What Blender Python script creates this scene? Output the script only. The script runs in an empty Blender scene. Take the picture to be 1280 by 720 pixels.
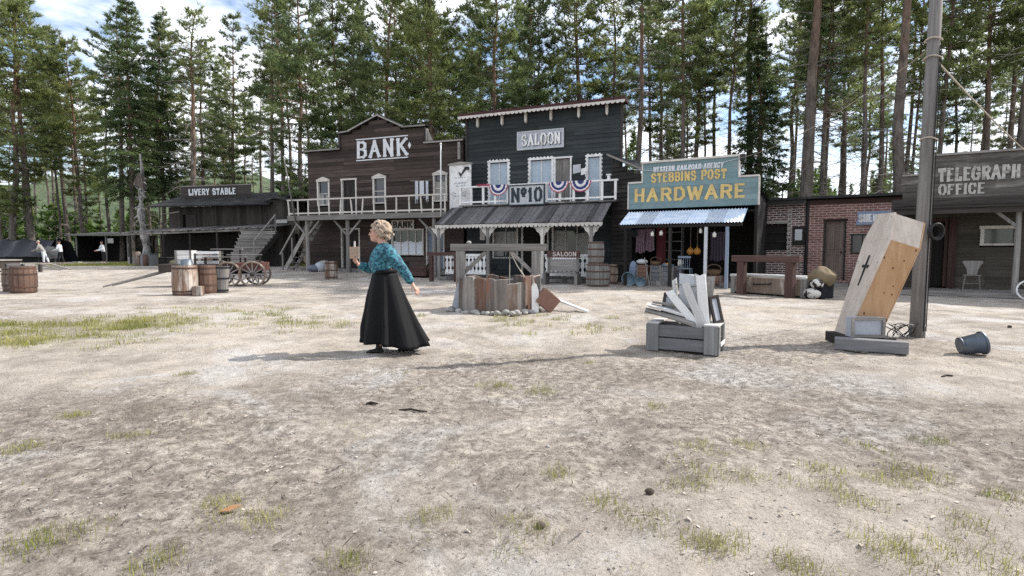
import bpy, bmesh, math, random
import numpy as np
from mathutils import Vector, Matrix, noise as mnoise
R = math.radians
sc = bpy.context.scene
COL = sc.collection

# ---------------------------------------------------------------- camera, sky, sun, exposure
F = 700.0; YH = 312.0; CH = 1.3            # focal length in photo pixels, horizon row, eye height
PITCH = math.atan((360 - YH) / F)
cam_d = bpy.data.cameras.new('camera'); cam = bpy.data.objects.new('camera', cam_d); COL.objects.link(cam)
cam.location = (0, 0, CH); cam.rotation_euler = (math.pi / 2 - PITCH, 0, 0)
cam_d.sensor_width = 36.0; cam_d.lens = F / 1280 * 36; cam_d.clip_start = 0.05; cam_d.clip_end = 3000
sc.camera = cam

SUN_AZ = R(17)       # sun stands to the right and this far behind the building row
SUN_EL = R(44)
sd = Vector((math.cos(SUN_AZ) * math.cos(SUN_EL), math.sin(SUN_AZ) * math.cos(SUN_EL), math.sin(SUN_EL)))
sl = bpy.data.lights.new('sun', 'SUN'); sl.energy = 4.6; sl.angle = R(0.55); sl.color = (1.0, 0.955, 0.89)
so = bpy.data.objects.new('sun', sl); COL.objects.link(so)
so.rotation_euler = sd.to_track_quat('Z', 'Y').to_euler()

w = bpy.data.worlds.new('World'); sc.world = w; w.use_nodes = True
nt = w.node_tree; nt.nodes.clear(); N = nt.nodes.new; LK = nt.links.new
out = N('ShaderNodeOutputWorld'); bg = N('ShaderNodeBackground'); bg.inputs[1].default_value = 0.135
sky = N('ShaderNodeTexSky'); sky.sky_type = 'NISHITA'; sky.sun_disc = False
sky.sun_elevation = SUN_EL; sky.sun_rotation = math.pi / 2 - SUN_AZ; sky.air_density = 1.0; sky.dust_density = 0.8; sky.ozone_density = 1.6
tc = N('ShaderNodeTexCoord'); mp = N('ShaderNodeMapping'); mp.inputs['Scale'].default_value = (1.6, 1.6, 4.2); mp.inputs['Location'].default_value = (0.35, 0.1, 0.2)
LK(tc.outputs['Generated'], mp.inputs[0])
nz = N('ShaderNodeTexNoise'); nz.inputs['Scale'].default_value = 2.2; nz.inputs['Detail'].default_value = 7; nz.inputs['Roughness'].default_value = 0.58
LK(mp.outputs[0], nz.inputs['Vector'])
cr = N('ShaderNodeValToRGB'); cr.color_ramp.elements[0].position = 0.39; cr.color_ramp.elements[1].position = 0.56
LK(nz.outputs[0], cr.inputs[0])
mx = N('ShaderNodeMix'); mx.data_type = 'RGBA'
LK(cr.outputs[0], mx.inputs[0]); LK(sky.outputs[0], mx.inputs[6]); mx.inputs[7].default_value = (8.4, 8.6, 9.1, 1)
LK(mx.outputs[2], bg.inputs[0]); LK(bg.outputs[0], out.inputs[0])

sc.view_settings.view_transform = 'Standard'; sc.view_settings.look = 'None'; sc.view_settings.gamma = 1
sc.view_settings.use_curve_mapping = False
sc.view_settings.exposure = 0.64
sc.render.engine = 'CYCLES'; sc.cycles.use_denoising = False
sc.cycles.max_bounces = 6; sc.cycles.diffuse_bounces = 3; sc.cycles.glossy_bounces = 2; sc.cycles.transmission_bounces = 3; sc.cycles.transparent_max_bounces = 4
sc.cycles.sample_clamp_indirect = 6

# ---------------------------------------------------------------- where a photo pixel lies in the place
def ray(u, v):
    dx = (u - 640) / F; dy = (360 - v) / F; s, c = math.sin(PITCH), math.cos(PITCH)
    return Vector((dx, c + dy * s, -s + dy * c))
EYE = Vector((0, 0, CH))
def onz(u, v, z=0.0):
    d = ray(u, v); return EYE + d * ((z - CH) / d.z)
def ony(u, v, y):
    d = ray(u, v); return EYE + d * (y / d.y)
def C(u, s): return Vector(((u - 640) / s, F / s, 0))
def ss(a, b, x):
    t = min(1, max(0, (x - a) / (b - a))); return t * t * (3 - 2 * t)
def gz(x, y):
    return 0.25 * ss(24.0, 28.3, y) * ss(-0.4, -3.4, x) if x < 0 else 0.0
class Frame:
    """a building front: origin at its left foot, x along the front, y into the building"""
    def __init__(s, a, b, z=0):
        s.o = Vector((a.x, a.y, z)); d = b - a; s.w = d.length; s.ang = math.atan2(d.y, d.x)
        s.X = Vector((math.cos(s.ang), math.sin(s.ang), 0)); s.Y = Vector((-s.X.y, s.X.x, 0))
    def px(s, u, v, y=0.0):
        d = ray(u, v); p0 = s.o + s.Y * y; t = (p0 - EYE).dot(s.Y) / d.dot(s.Y); p = EYE + d * t - s.o
        return p.dot(s.X), p.z
    def x(s, u, y=0.0, v=312): return s.px(u, v, y)[0]
    def z(s, u, v, y=0.0): return s.px(u, v, y)[1]
    def w3(s, x, y, z=0): return s.o + s.X * x + s.Y * y + Vector((0, 0, z))

# ---------------------------------------------------------------- mesh building
rng = random.Random(7)
class MB:
    def __init__(s): s.v = []; s.f = []; s.r = []; s.M = None
    def add(s, vs, fs, r=None):
        b = len(s.v); r = rng.random() if r is None else r
        if s.M is not None: vs = [s.M @ Vector(p) for p in vs]
        s.v += [tuple(p) for p in vs]; s.f += [tuple(i + b for i in f) for f in fs]; s.r += [r] * len(fs); return s
    def box(s, x0, x1, y0, y1, z0, z1, r=None):
        return s.add([(x0,y0,z0),(x1,y0,z0),(x1,y1,z0),(x0,y1,z0),(x0,y0,z1),(x1,y0,z1),(x1,y1,z1),(x0,y1,z1)],
                     [(0,3,2,1),(4,5,6,7),(0,1,5,4),(1,2,6,5),(2,3,7,6),(3,0,4,7)], r)
    def beam(s, p, q, w, h, up=(0,0,1), r=None):
        p = Vector(p); q = Vector(q); d = (q - p).normalized(); u = Vector(up)
        if abs(d.dot(u)) > .98: u = Vector((0,1,0))
        a = d.cross(u).normalized() * (w/2); b = a.cross(d).normalized() * (h/2)
        vs = [p-a-b,p+a-b,p+a+b,p-a+b,q-a-b,q+a-b,q+a+b,q-a+b]
        return s.add(vs, [(0,1,2,3),(7,6,5,4),(0,4,5,1),(1,5,6,2),(2,6,7,3),(3,7,4,0)], r)
    def tube(s, pts, rad, n=8, cap=True, r=None, closed=False):
        pts = [Vector(p) for p in pts]; k = len(pts)
        if not hasattr(rad, '__len__'): rad = [rad]*k
        vs = []; fs = []; ref = None
        for i, p in enumerate(pts):
            if closed: d = pts[(i+1) % k] - pts[i-1]
            else: d = pts[min(i+1,k-1)] - pts[max(i-1,0)]
            d.normalize()
            if ref is None: ref = Vector((0,0,1)) if abs(d.z) < .9 else Vector((1,0,0))
            a = (ref - d*ref.dot(d)).normalized(); ref = a; b = d.cross(a)
            rr = rad[i] if hasattr(rad[i], '__len__') else (rad[i], rad[i])
            for j in range(n):
                t = 2*math.pi*j/n; vs.append(p + a*(math.cos(t)*rr[0]) + b*(math.sin(t)*rr[1]))
        for i in range(k if closed else k-1):
            i2 = (i+1) % k
            for j in range(n):
                j2 = (j+1) % n; fs.append((i*n+j, i*n+j2, i2*n+j2, i2*n+j))
        if cap and not closed: fs += [tuple(reversed(range(n))), tuple(range((k-1)*n, k*n))]
        return s.add(vs, fs, r)
    def lathe(s, prof, n=24, c=(0,0,0), r=None, staves=0):
        c = Vector(c)
        if staves:
            for j in range(staves):
                t0 = 2*math.pi*j/staves; t1 = 2*math.pi*(j+.94)/staves; vs = []; fs = []
                for (rr, z) in prof:
                    for t in (t0, (t0+t1)/2, t1): vs.append(c + Vector((math.cos(t)*rr, math.sin(t)*rr, z)))
                for i in range(len(prof)-1):
                    for q in (0, 1): fs.append((i*3+q, i*3+q+1, i*3+q+4, i*3+q+3))
                s.add(vs, fs)
            return s
        vs = [c + Vector((math.cos(2*math.pi*j/n)*rr, math.sin(2*math.pi*j/n)*rr, z)) for rr, z in prof for j in range(n)]
        fs = [(i*n+j, i*n+(j+1) % n, (i+1)*n+(j+1) % n, (i+1)*n+j) for i in range(len(prof)-1) for j in range(n)]
        if prof[0][0] > 1e-4: fs.append(tuple(reversed(range(n))))
        if prof[-1][0] > 1e-4: fs.append(tuple(range((len(prof)-1)*n, len(prof)*n)))
        return s.add(vs, fs, r)
    def ball(s, c, rad, n=12, m=8, rot=None, r=None):
        c = Vector(c); rad = rad if hasattr(rad, '__len__') else (rad,)*3; vs = []; fs = []
        for i in range(m+1):
            ph = math.pi*i/m
            for j in range(n):
                t = 2*math.pi*j/n; p = Vector((rad[0]*math.sin(ph)*math.cos(t), rad[1]*math.sin(ph)*math.sin(t), rad[2]*math.cos(ph)))
                if rot is not None: p = rot @ p
                vs.append(c + p)
        for i in range(m):
            for j in range(n): fs.append((i*n+j, (i+1)*n+j, (i+1)*n+(j+1) % n, i*n+(j+1) % n))
        return s.add(vs, fs, r)
    def prism(s, poly, y0, y1, r=None):
        """a polygon in x,z given thickness from y0 (front) to y1"""
        n = len(poly); vs = [(x, y0, z) for x, z in poly] + [(x, y1, z) for x, z in poly]
        fs = [tuple(range(n)), tuple(reversed(range(n, 2*n)))] + [(i, n+i, n+(i+1) % n, (i+1) % n) for i in range(n)]
        return s.add(vs, fs, r)
    def build(s, name, mat, parent=None, smooth=False, bevel=0, fix=True):
        me = bpy.data.meshes.new(name); me.from_pydata(s.v, [], s.f)
        a = me.attributes.new('rnd', 'FLOAT', 'FACE'); a.data.foreach_set('value', s.r)
        if fix:
            bm = bmesh.new(); bm.from_mesh(me); bmesh.ops.recalc_face_normals(bm, faces=bm.faces); bm.to_mesh(me); bm.free()
        me.materials.append(mat)
        if smooth: me.shade_smooth()
        o = bpy.data.objects.new(name, me); COL.objects.link(o)
        if parent is not None: o.parent = parent
        if bevel:
            m = o.modifiers.new('bevel', 'BEVEL'); m.width = bevel; m.segments = 2; m.limit_method = 'ANGLE'
        return o
def tag(o, label, cat, group=None, kind=None):
    o['label'] = label; o['category'] = cat
    if group: o['group'] = group
    if kind: o['kind'] = kind
    return o
def thing(name, label, cat, loc=(0,0,0), rz=0, group=None):
    o = bpy.data.objects.new(name, None); COL.objects.link(o); o.empty_display_size = .2
    o.location = loc; o.rotation_euler = (0, 0, rz); return tag(o, label, cat, group)
def structure(o): o['kind'] = 'structure'; return o
def kids(o): return [c for c in o.children]
def copy_tree(o, loc=None, rz=None, label=None, group=None, scale=None, parent=None):
    c = o.copy(); COL.objects.link(c)
    if parent is not None: c.parent = parent
    for ch in kids(o): copy_tree(ch, parent=c)
    if loc is not None: c.location = loc
    if rz is not None: c.rotation_euler = (0, 0, rz)
    if scale is not None: c.scale = scale if hasattr(scale, '__len__') else (scale,)*3
    if label: c['label'] = label
    if group: c['group'] = group
    return c
def frame_thing(name, label, cat, fr): return thing(name, label, cat, fr.o, fr.ang)

# ---------------------------------------------------------------- materials
class NM:
    def __init__(s, name, rough=.85, spec=.25):
        s.m = bpy.data.materials.new(name); s.m.use_nodes = True; s.t = s.m.node_tree
        s.b = s.t.nodes['Principled BSDF']; s.b.inputs['Roughness'].default_value = rough
        s.b.inputs['Specular IOR Level'].default_value = spec
    def n(s, t, **k):
        o = s.t.nodes.new(t)
        for a, v in k.items(): setattr(o, a, v)
        return o
    def l(s, a, b): s.t.links.new(a, b)
    def coord(s, scale=(1,1,1), src='Object', rot=(0,0,0)):
        t = s.n('ShaderNodeTexCoord'); m = s.n('ShaderNodeMapping'); m.inputs['Scale'].default_value = scale; m.inputs['Rotation'].default_value = rot
        s.l(t.outputs[src], m.inputs[0]); return m.outputs[0]
    def noise(s, vec, scale=1, detail=5, rough=.6, dist=0):
        o = s.n('ShaderNodeTexNoise'); o.inputs['Scale'].default_value = scale; o.inputs['Detail'].default_value = detail
        o.inputs['Roughness'].default_value = rough; o.inputs['Distortion'].default_value = dist
        if vec is not None: s.l(vec, o.inputs['Vector'])
        return o.outputs[0]
    def ramp(s, x, stops):
        o = s.n('ShaderNodeValToRGB'); e = o.color_ramp.elements
        while len(e) < len(stops): e.new(.5)
        for q, (p, c) in zip(e, stops):
            q.position = p; q.color = (c, c, c, 1) if not hasattr(c, '__len__') else (*c, 1)
        s.l(x, o.inputs[0]); return o.outputs[0]
    def mix(s, f, a, b, mode='MIX'):
        o = s.n('ShaderNodeMix', data_type='RGBA', blend_type=mode)
        for i, x in ((0, f), (6, a), (7, b)):
            if hasattr(x, 'links') or hasattr(x, 'is_linked'): s.l(x, o.inputs[i])
            elif i == 0: o.inputs[0].default_value = x
            else: o.inputs[i].default_value = (*x, 1) if len(x) == 3 else x
        return o.outputs[2]
    def math(s, op, a, b=None):
        o = s.n('ShaderNodeMath', operation=op)
        for i, x in ((0, a), (1, b)):
            if x is None: continue
            if hasattr(x, 'is_linked'): s.l(x, o.inputs[i])
            else: o.inputs[i].default_value = x
        return o.outputs[0]
    def attr(s, name='rnd'):
        return s.n('ShaderNodeAttribute', attribute_name=name).outputs['Fac']
    def bump(s, h, strength=.4, dist=.01):
        o = s.n('ShaderNodeBump'); o.inputs['Strength'].default_value = strength; o.inputs['Distance'].default_value = dist
        s.l(h, o.inputs['Height']); s.l(o.outputs[0], s.b.inputs['Normal'])
    def col(s, x): s.l(x, s.b.inputs['Base Color'])
def wood(name, c1, c2, axis='X', var=.35, rough=.85, wear=None, wearamt=.5, grain=14.0, spec=.2):
    """weathered wood: grain along one axis, each board its own tone, optional worn patches of another colour"""
    m = NM(name, rough, spec); st = {'X': (.7, grain, grain), 'Y': (grain, .7, grain), 'Z': (grain, grain, .7)}[axis]
    g = m.noise(m.coord(st), 1.6, 6, .65, .4)
    c = m.mix(m.ramp(g, [(.3, 0), (.7, 1)]), c1, c2)
    if wear is not None:
        st2 = {'X': (1, 4, 4), 'Y': (4, 1, 4), 'Z': (4, 4, 1)}[axis]
        wn = m.noise(m.coord(st2), 1.3, 5, .65)
        c = m.mix(m.ramp(wn, [(.62 - wearamt*.3, 0), (.72 - wearamt*.2, .85)]), c, wear)
    big = m.noise(m.coord((.5, .5, .5)), 1.0, 4, .6)
    c = m.mix(1.0, c, m.ramp(big, [(.25, .72), (.75, 1.15)]), 'MULTIPLY')
    r = m.attr(); rr = m.ramp(r, [(0, 1 - var), (1, 1 + var)])
    m.col(m.mix(1.0, c, rr, 'MULTIPLY')); m.bump(g, .35, .006); return m.m
def plain(name, c, rough=.7, var=.12, spec=.3, metal=0, nscale=6, bump=0, dirt=None):
    m = NM(name, rough, spec); m.b.inputs['Metallic'].default_value = metal
    n = m.noise(m.coord(), nscale, 6, .65)
    f = m.ramp(n, [(.25, 1 - var), (.75, 1 + var)])
    cc = m.mix(1.0, c, f, 'MULTIPLY')
    if dirt is not None:
        d = m.noise(m.coord(), nscale*.6, 7, .7); cc = m.mix(m.ramp(d, [(.5, 0), (.68, .8)]), cc, dirt)
    rr = m.ramp(m.attr(), [(0, 1 - var*.7), (1, 1 + var*.7)])
    m.col(m.mix(1.0, cc, rr, 'MULTIPLY'))
    if bump: m.bump(n, bump, .01)
    return m.m
def glass_mat(name, c=(.03, .035, .04), rough=.08):
    m = NM(name, rough, .6); n = m.noise(m.coord(), 1.5, 3); m.col(m.mix(1.0, c, m.ramp(n, [(.3, .7), (.7, 1.3)]), 'MULTIPLY')); return m.m
M = {}
M['bank'] = wood('bank_brown_boards', (.035,.026,.023), (.074,.056,.049), 'X', .4, .85)
M['bank_low'] = wood('bank_dark_boards', (.022,.020,.019), (.045,.040,.037), 'Z', .3)
M['saloon'] = wood('saloon_green_black_boards', (.021,.026,.028), (.048,.056,.058), 'X', .32, .8)
M['white'] = plain('old_white_paint', (.68,.68,.67), .6, .10, dirt=(.38,.36,.33), nscale=5)
M['cream'] = plain('cream_trim_paint', (.52,.49,.45), .65, .12, dirt=(.30,.27,.24))
M['greywood'] = wood('grey_weathered_wood', (.15,.140,.13), (.33,.31,.29), 'X', .25)
M['greywood_z'] = wood('grey_weathered_posts', (.13,.122,.115), (.27,.255,.24), 'Z', .22)
M['greywood_y'] = wood('grey_weathered_roof_boards', (.09,.085,.08), (.27,.255,.24), 'Y', .45)
M['palewood'] = wood('pale_grey_boards', (.42,.41,.40), (.66,.65,.63), 'X', .22)
M['darkwood'] = wood('dark_old_wood', (.020,.018,.017), (.055,.048,.044), 'X', .35)
M['darkwood_z'] = wood('dark_old_upright_wood', (.018,.016,.015), (.052,.044,.040), 'Z', .4)
M['shed'] = wood('black_stable_boards', (.018,.016,.014), (.058,.050,.044), 'Z', .5)
M['tele'] = wood('telegraph_grey_boards', (.052,.048,.043), (.14,.128,.115), 'X', .3, wear=(.20,.19,.175), wearamt=.35)
M['telewall'] = wood('telegraph_wall_boards', (.045,.040,.033), (.10,.088,.072), 'X', .3)
M['redbrown'] = wood('red_brown_rail_wood', (.052,.031,.027), (.105,.064,.055), 'X', .2)
M['redbrown_z'] = wood('red_brown_post_wood', (.048,.028,.025), (.098,.058,.050), 'Z', .2)
M['teal'] = plain('hardware_teal_paint', (.140,.215,.228), .7, .16, dirt=(.21,.25,.25), nscale=3)
M['gold'] = plain('old_gold_paint', (.56,.41,.16), .7, .14, dirt=(.40,.32,.17))
M['tinletter'] = plain('dull_white_letter_paint', (.56,.58,.60), .6, .1)
M['fadedletter'] = plain('faded_white_lettering', (.36,.35,.33), .8, .15, dirt=(.12,.115,.105), nscale=16)
M['signgrey'] = plain('pale_grey_blue_sign', (.34,.36,.40), .6, .1, dirt=(.26,.27,.29))
M['signgrey2'] = plain('pale_sign_ground', (.45,.47,.49), .6, .08, dirt=(.34,.34,.34))
M['signdark'] = plain('dark_slate_letter_paint', (.020,.030,.040), .6, .1)
M['signblue'] = plain('washed_blue_sign', (.20,.25,.36), .65, .15, dirt=(.34,.36,.40), nscale=8)
M['black'] = plain('black_iron', (.012,.012,.013), .5, .15)
M['darkroof'] = plain('black_roofing_felt', (.022,.022,.024), .85, .25, dirt=(.06,.055,.05), nscale=2)
M['redroof'] = plain('dark_red_cornice_paint', (.055,.020,.022), .75, .2)
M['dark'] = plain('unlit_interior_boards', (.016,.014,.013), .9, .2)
M['glass'] = glass_mat('dark_window_glass')
M['curtain'] = plain('white_net_curtain', (.60,.64,.70), .9, .12, nscale=12)
M['curtain2'] = plain('pale_blue_window_blind', (.36,.43,.50), .5, .10, nscale=5)
M['iron'] = plain('rusty_hoop_iron', (.070,.042,.032), .7, .3, dirt=(.13,.055,.03))
M['stave'] = wood('grey_brown_barrel_staves', (.115,.085,.066), (.25,.195,.155), 'Z', .3, wear=(.42,.37,.32), wearamt=.3)
M['stave_red'] = wood('red_brown_barrel_staves', (.085,.052,.040), (.17,.108,.082), 'Z', .28)
M['stave_grey'] = wood('silver_grey_barrel_staves', (.13,.122,.115), (.27,.255,.24), 'Z', .22)
M['stave_pale'] = wood('peeling_barrel_staves', (.14,.085,.058), (.27,.19,.145), 'Z', .35, wear=(.44,.40,.36), wearamt=.45)
M['wagon'] = wood('dark_wagon_boards', (.030,.024,.022), (.068,.055,.048), 'X', .2)
M['wagonred'] = wood('faded_red_wagon_boards', (.090,.038,.034), (.17,.080,.070), 'X', .15)
M['skin'] = plain('skin', (.50,.29,.22), .55, .07, .35, nscale=30)
M['hair'] = plain('fair_curly_hair', (.44,.345,.26), .8, .35, .2, nscale=45, bump=.8)
M['skirt'] = plain('black_skirt_cloth', (.0035,.0035,.0045), .75, .2, .2, nscale=20)
M['boot'] = plain('black_boot_leather', (.014,.013,.013), .45, .15)
M['coffin'] = wood('pale_coffin_boards', (.40,.345,.295), (.55,.485,.425), 'Z', .1, grain=9)
M['coffinside'] = wood('raw_orange_pine', (.33,.165,.070), (.47,.27,.13), 'Z', .08, grain=9)
M['bucket'] = plain('blue_grey_galvanised_tin', (.085,.105,.135), .45, .2, .5, metal=.3, nscale=9, dirt=(.18,.19,.20))
M['cratewood'] = wood('blue_grey_crate_boards', (.110,.110,.115), (.215,.212,.215), 'X', .18)
M['cratewood_z'] = wood('grey_crate_battens', (.13,.13,.13), (.26,.26,.255), 'Z', .18)
M['rope'] = plain('hemp_rope', (.36,.32,.26), .9, .2)
M['tarp'] = plain('blue_black_tarpaulin', (.022,.023,.030), .55, .2, .4, nscale=2)
M['sack'] = plain('tan_sackcloth', (.19,.145,.092), .9, .25, nscale=4, bump=.3, dirt=(.17,.12,.075))
M['stone'] = plain('white_grey_stones', (.29,.28,.26), .85, .3, nscale=7)
M['enamelblue'] = plain('blue_grey_enamel', (.14,.21,.26), .35, .12, .5, nscale=5)
M['clothmauve'] = plain('mauve_cloth', (.16,.105,.13), .9, .2, nscale=9)
M['clothdark'] = plain('dark_plum_cloth', (.045,.035,.048), .9, .2, nscale=9)
M['clothwhite'] = plain('white_linen', (.58,.60,.63), .9, .08, nscale=9)
M['clothgrey'] = plain('grey_cloth', (.30,.29,.27), .9, .15, nscale=9)
M['clothdk'] = plain('black_cloth', (.014,.014,.018), .9, .2)
M['wicker'] = plain('brown_wicker', (.13,.085,.055), .85, .35, nscale=40)
M['boxgrey'] = wood('grey_goods_crate_boards', (.12,.125,.13), (.22,.225,.23), 'X', .25)
M['boxbrown'] = plain('brown_box_board', (.19,.105,.080), .85, .15)
M['pumpkin'] = plain('orange_gourd_skin', (.50,.24,.055), .5, .2)
M['chairblue'] = plain('blue_grey_chair_paint', (.17,.21,.27), .6, .12)
M['red'] = plain('bunting_red', (.34,.05,.09), .85, .1)
M['navy'] = plain('bunting_blue', (.040,.045,.15), .85, .1)
M['lamp'] = plain('white_enamel_lamp', (.72,.70,.64), .4, .06)
M['maroon'] = wood('maroon_shop_boards', (.055,.012,.014), (.095,.025,.028), 'Z', .25)

# teal printed blouse
m = NM('teal_printed_blouse', .7, .3)
n = m.noise(m.coord(), 34, 3, .6, .6); n2 = m.noise(m.coord(), 9, 4)
c = m.mix(m.ramp(n, [(.46, 0), (.56, 1)]), (.012,.050,.080), (.050,.20,.25))
m.col(m.mix(1.0, c, m.ramp(n2, [(.3, .75), (.7, 1.2)]), 'MULTIPLY')); M['blouse'] = m.m
# blue-white corrugated tin with a few panels of different age
m = NM('pale_blue_painted_tin', .4, .5)
n = m.noise(m.coord((1.2, 3, 3)), 1.5, 6, .65)
c = m.mix(m.ramp(n, [(.35, 0), (.7, 1)]), (.50,.60,.74), (.74,.80,.86))
m.col(m.mix(1.0, c, m.ramp(m.attr(), [(0, .72), (1, 1.15)]), 'MULTIPLY')); M['tin'] = m.m
# brick, laid in the wall's own x,z
def brick(name, c1, c2, mortar, ms=.012):
    m = NM(name, .9, .2); t = m.n('ShaderNodeTexCoord'); sp = m.n('ShaderNodeSeparateXYZ'); cb = m.n('ShaderNodeCombineXYZ')
    m.l(t.outputs['Object'], sp.inputs[0]); m.l(sp.outputs[0], cb.inputs[0]); m.l(sp.outputs[2], cb.inputs[1])
    b = m.n('ShaderNodeTexBrick'); b.inputs['Scale'].default_value = 1; b.inputs['Brick Width'].default_value = .255; b.inputs['Row Height'].default_value = .085
    b.inputs['Mortar Size'].default_value = ms; b.inputs['Mortar Smooth'].default_value = .2; b.inputs['Bias'].default_value = 0
    b.inputs['Color1'].default_value = (*c1, 1); b.inputs['Color2'].default_value = (*c2, 1); b.inputs['Mortar'].default_value = (*mortar, 1)
    m.l(cb.outputs[0], b.inputs[0]); n = m.noise(m.coord(), 1.3, 6, .7); n2 = m.noise(m.coord(), 18, 4)
    c = m.mix(1.0, b.outputs[0], m.ramp(n, [(.3, .65), (.7, 1.25)]), 'MULTIPLY'); c = m.mix(1.0, c, m.ramp(n2, [(.3, .75), (.7, 1.2)]), 'MULTIPLY')
    m.col(c); m.bump(b.outputs[1], -.5, .012); return m.m
M['brick'] = brick('red_brick', (.170,.078,.065), (.25,.125,.105), (.40,.34,.32))
M['brick2'] = brick('dark_brick_white_joints', (.062,.032,.032), (.15,.070,.064), (.48,.44,.42), .018)
# bark and needles
m = NM('pine_bark', .95, .1); g = m.noise(m.coord((7, 7, 1.6)), 1.2, 6, .7, .5)
sp = m.n('ShaderNodeSeparateXYZ'); m.l(m.coord(), sp.inputs[0]); hi = m.n('ShaderNodeMapRange'); hi.inputs[1].default_value = 6; hi.inputs[2].default_value = 13; m.l(sp.outputs[2], hi.inputs[0])
lo = m.mix(m.ramp(g, [(.35, 0), (.68, 1)]), (.055,.047,.041), (.185,.160,.14)); up = m.mix(m.ramp(g, [(.35, 0), (.68, 1)]), (.085,.056,.040), (.23,.145,.095))
dead = m.ramp(m.attr(), [(.94, 0), (.96, 1)]); m.col(m.mix(dead, m.mix(hi.outputs[0], lo, up), (.215,.195,.18))); m.bump(g, .9, .04); M['bark'] = m.m
M['deadtwig'] = plain('grey_dead_twigs', (.21,.19,.175), .95, .25, .1)
def needles(name, dark, light, tr=.35):
    m = NM(name, .75, .15); n = m.noise(m.coord(), .9, 4, .6)
    oi = m.n('ShaderNodeObjectInfo')
    c = m.mix(m.ramp(n, [(.33, 0), (.68, 1)]), dark, light)
    c = m.mix(1.0, c, m.ramp(m.attr(), [(0, .65), (1, 1.4)]), 'MULTIPLY')
    c = m.mix(1.0, c, m.ramp(oi.outputs['Random'], [(0, (.72,.78,.8)), (1, (1.3,1.18,1.0))]), 'MULTIPLY'); m.col(c)
    t = m.n('ShaderNodeBsdfTranslucent'); m.l(c, t.inputs[0]); mixs = m.n('ShaderNodeMixShader'); mixs.inputs[0].default_value = tr
    o = m.t.nodes['Material Output']; m.l(m.b.outputs[0], mixs.inputs[1]); m.l(t.outputs[0], mixs.inputs[2]); m.l(mixs.outputs[0], o.inputs[0]); return m.m
M['needle'] = needles('pine_needles', (.085,.125,.060), (.245,.290,.125), .62)
M['spruce'] = needles('spruce_needles', (.058,.098,.052), (.165,.210,.090), .58)
M['leaf'] = needles('young_green_leaves', (.050,.105,.024), (.140,.220,.050), .45)
M['grass'] = needles('yard_grass', (.165,.205,.045), (.34,.345,.105), .5)
M['drygrass'] = needles('dry_straw_grass', (.20,.17,.11), (.36,.31,.21), .25)
M['litter'] = plain('dead_needles_and_chips', (.072,.058,.047), .9, .6, .15, nscale=30)
M['paleleaf'] = plain('bleached_dead_leaves', (.38,.33,.28), .9, .35, .15, nscale=30)
# ---------------------------------------------------------------- ground
def vnoise(x, y, seed=0):
    x = np.asarray(x, float); y = np.asarray(y, float)
    xi = np.floor(x).astype(np.int64); yi = np.floor(y).astype(np.int64); fx = x - xi; fy = y - yi
    fx = fx*fx*(3-2*fx); fy = fy*fy*(3-2*fy)
    def h(a, b):
        n = (a*374761393 + b*668265263 + seed*982451653) & 0xffffffff
        n = ((n ^ (n >> 13)) * 1274126177) & 0xffffffff
        return ((n ^ (n >> 16)) & 0xffff) / 65535.0
    return (h(xi, yi)*(1-fx) + h(xi+1, yi)*fx)*(1-fy) + (h(xi, yi+1)*(1-fx) + h(xi+1, yi+1)*fx)*fy
def fbm(x, y, seed=0, oct=4):
    s = 0; a = .5
    for i in range(oct): s = s + a*(vnoise(x*2**i, y*2**i, seed+i)-.5); a *= .5
    return s
def axis(segs):
    out = []
    for a, b, st in segs: out += list(np.arange(a, b, st))
    return np.array(out + [segs[-1][1]])
gx = axis([(-900,-100,100), (-100,-30,5), (-30,-9,.5), (-9,-4,.07), (-4,4,.035), (4,9,.07), (9,30,.5), (30,100,5), (100,900,100)])
gy = axis([(-100,0,20), (0,1.6,.2), (1.6,6,.03), (6,12,.06), (12,30,.3), (30,100,3), (100,300,20), (300,1500,150)])
X, Y = np.meshgrid(gx, gy)
def ground_h(X, Y):
    near = np.clip(1 - (Y-14)/14, 0.15, 1) * np.clip(1 - (np.abs(X)-12)/20, .15, 1)
    z = (fbm(X*.9, Y*.9, 3, 3)*.08 + fbm(X*3.6, Y*3.6, 11, 3)*.050 + fbm(X*12, Y*12, 23, 3)*.030*(Y < 13)) * near
    def sst(a, b, v): t = np.clip((v-a)/(b-a), 0, 1); return t*t*(3-2*t)
    return z + .25*sst(24.0, 28.3, Y)*sst(.4, 3.4, -X)
Z = ground_h(X, Y)
ny, nx = X.shape
vs = np.stack([X, Y, Z], -1).reshape(-1, 3)
idx = np.arange(ny*nx).reshape(ny, nx)
fs = np.stack([idx[:-1,:-1], idx[:-1,1:], idx[1:,1:], idx[1:,:-1]], -1).reshape(-1, 4)
me = bpy.data.meshes.new('ground'); me.vertices.add(len(vs)); me.vertices.foreach_set('co', vs.ravel())
me.loops.add(len(fs)*4); me.loops.foreach_set('vertex_index', fs.ravel().astype(np.int32))
me.polygons.add(len(fs)); me.polygons.foreach_set('loop_start', np.arange(0, len(fs)*4, 4, dtype=np.int32))
me.update(calc_edges=True); me.shade_smooth()
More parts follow.
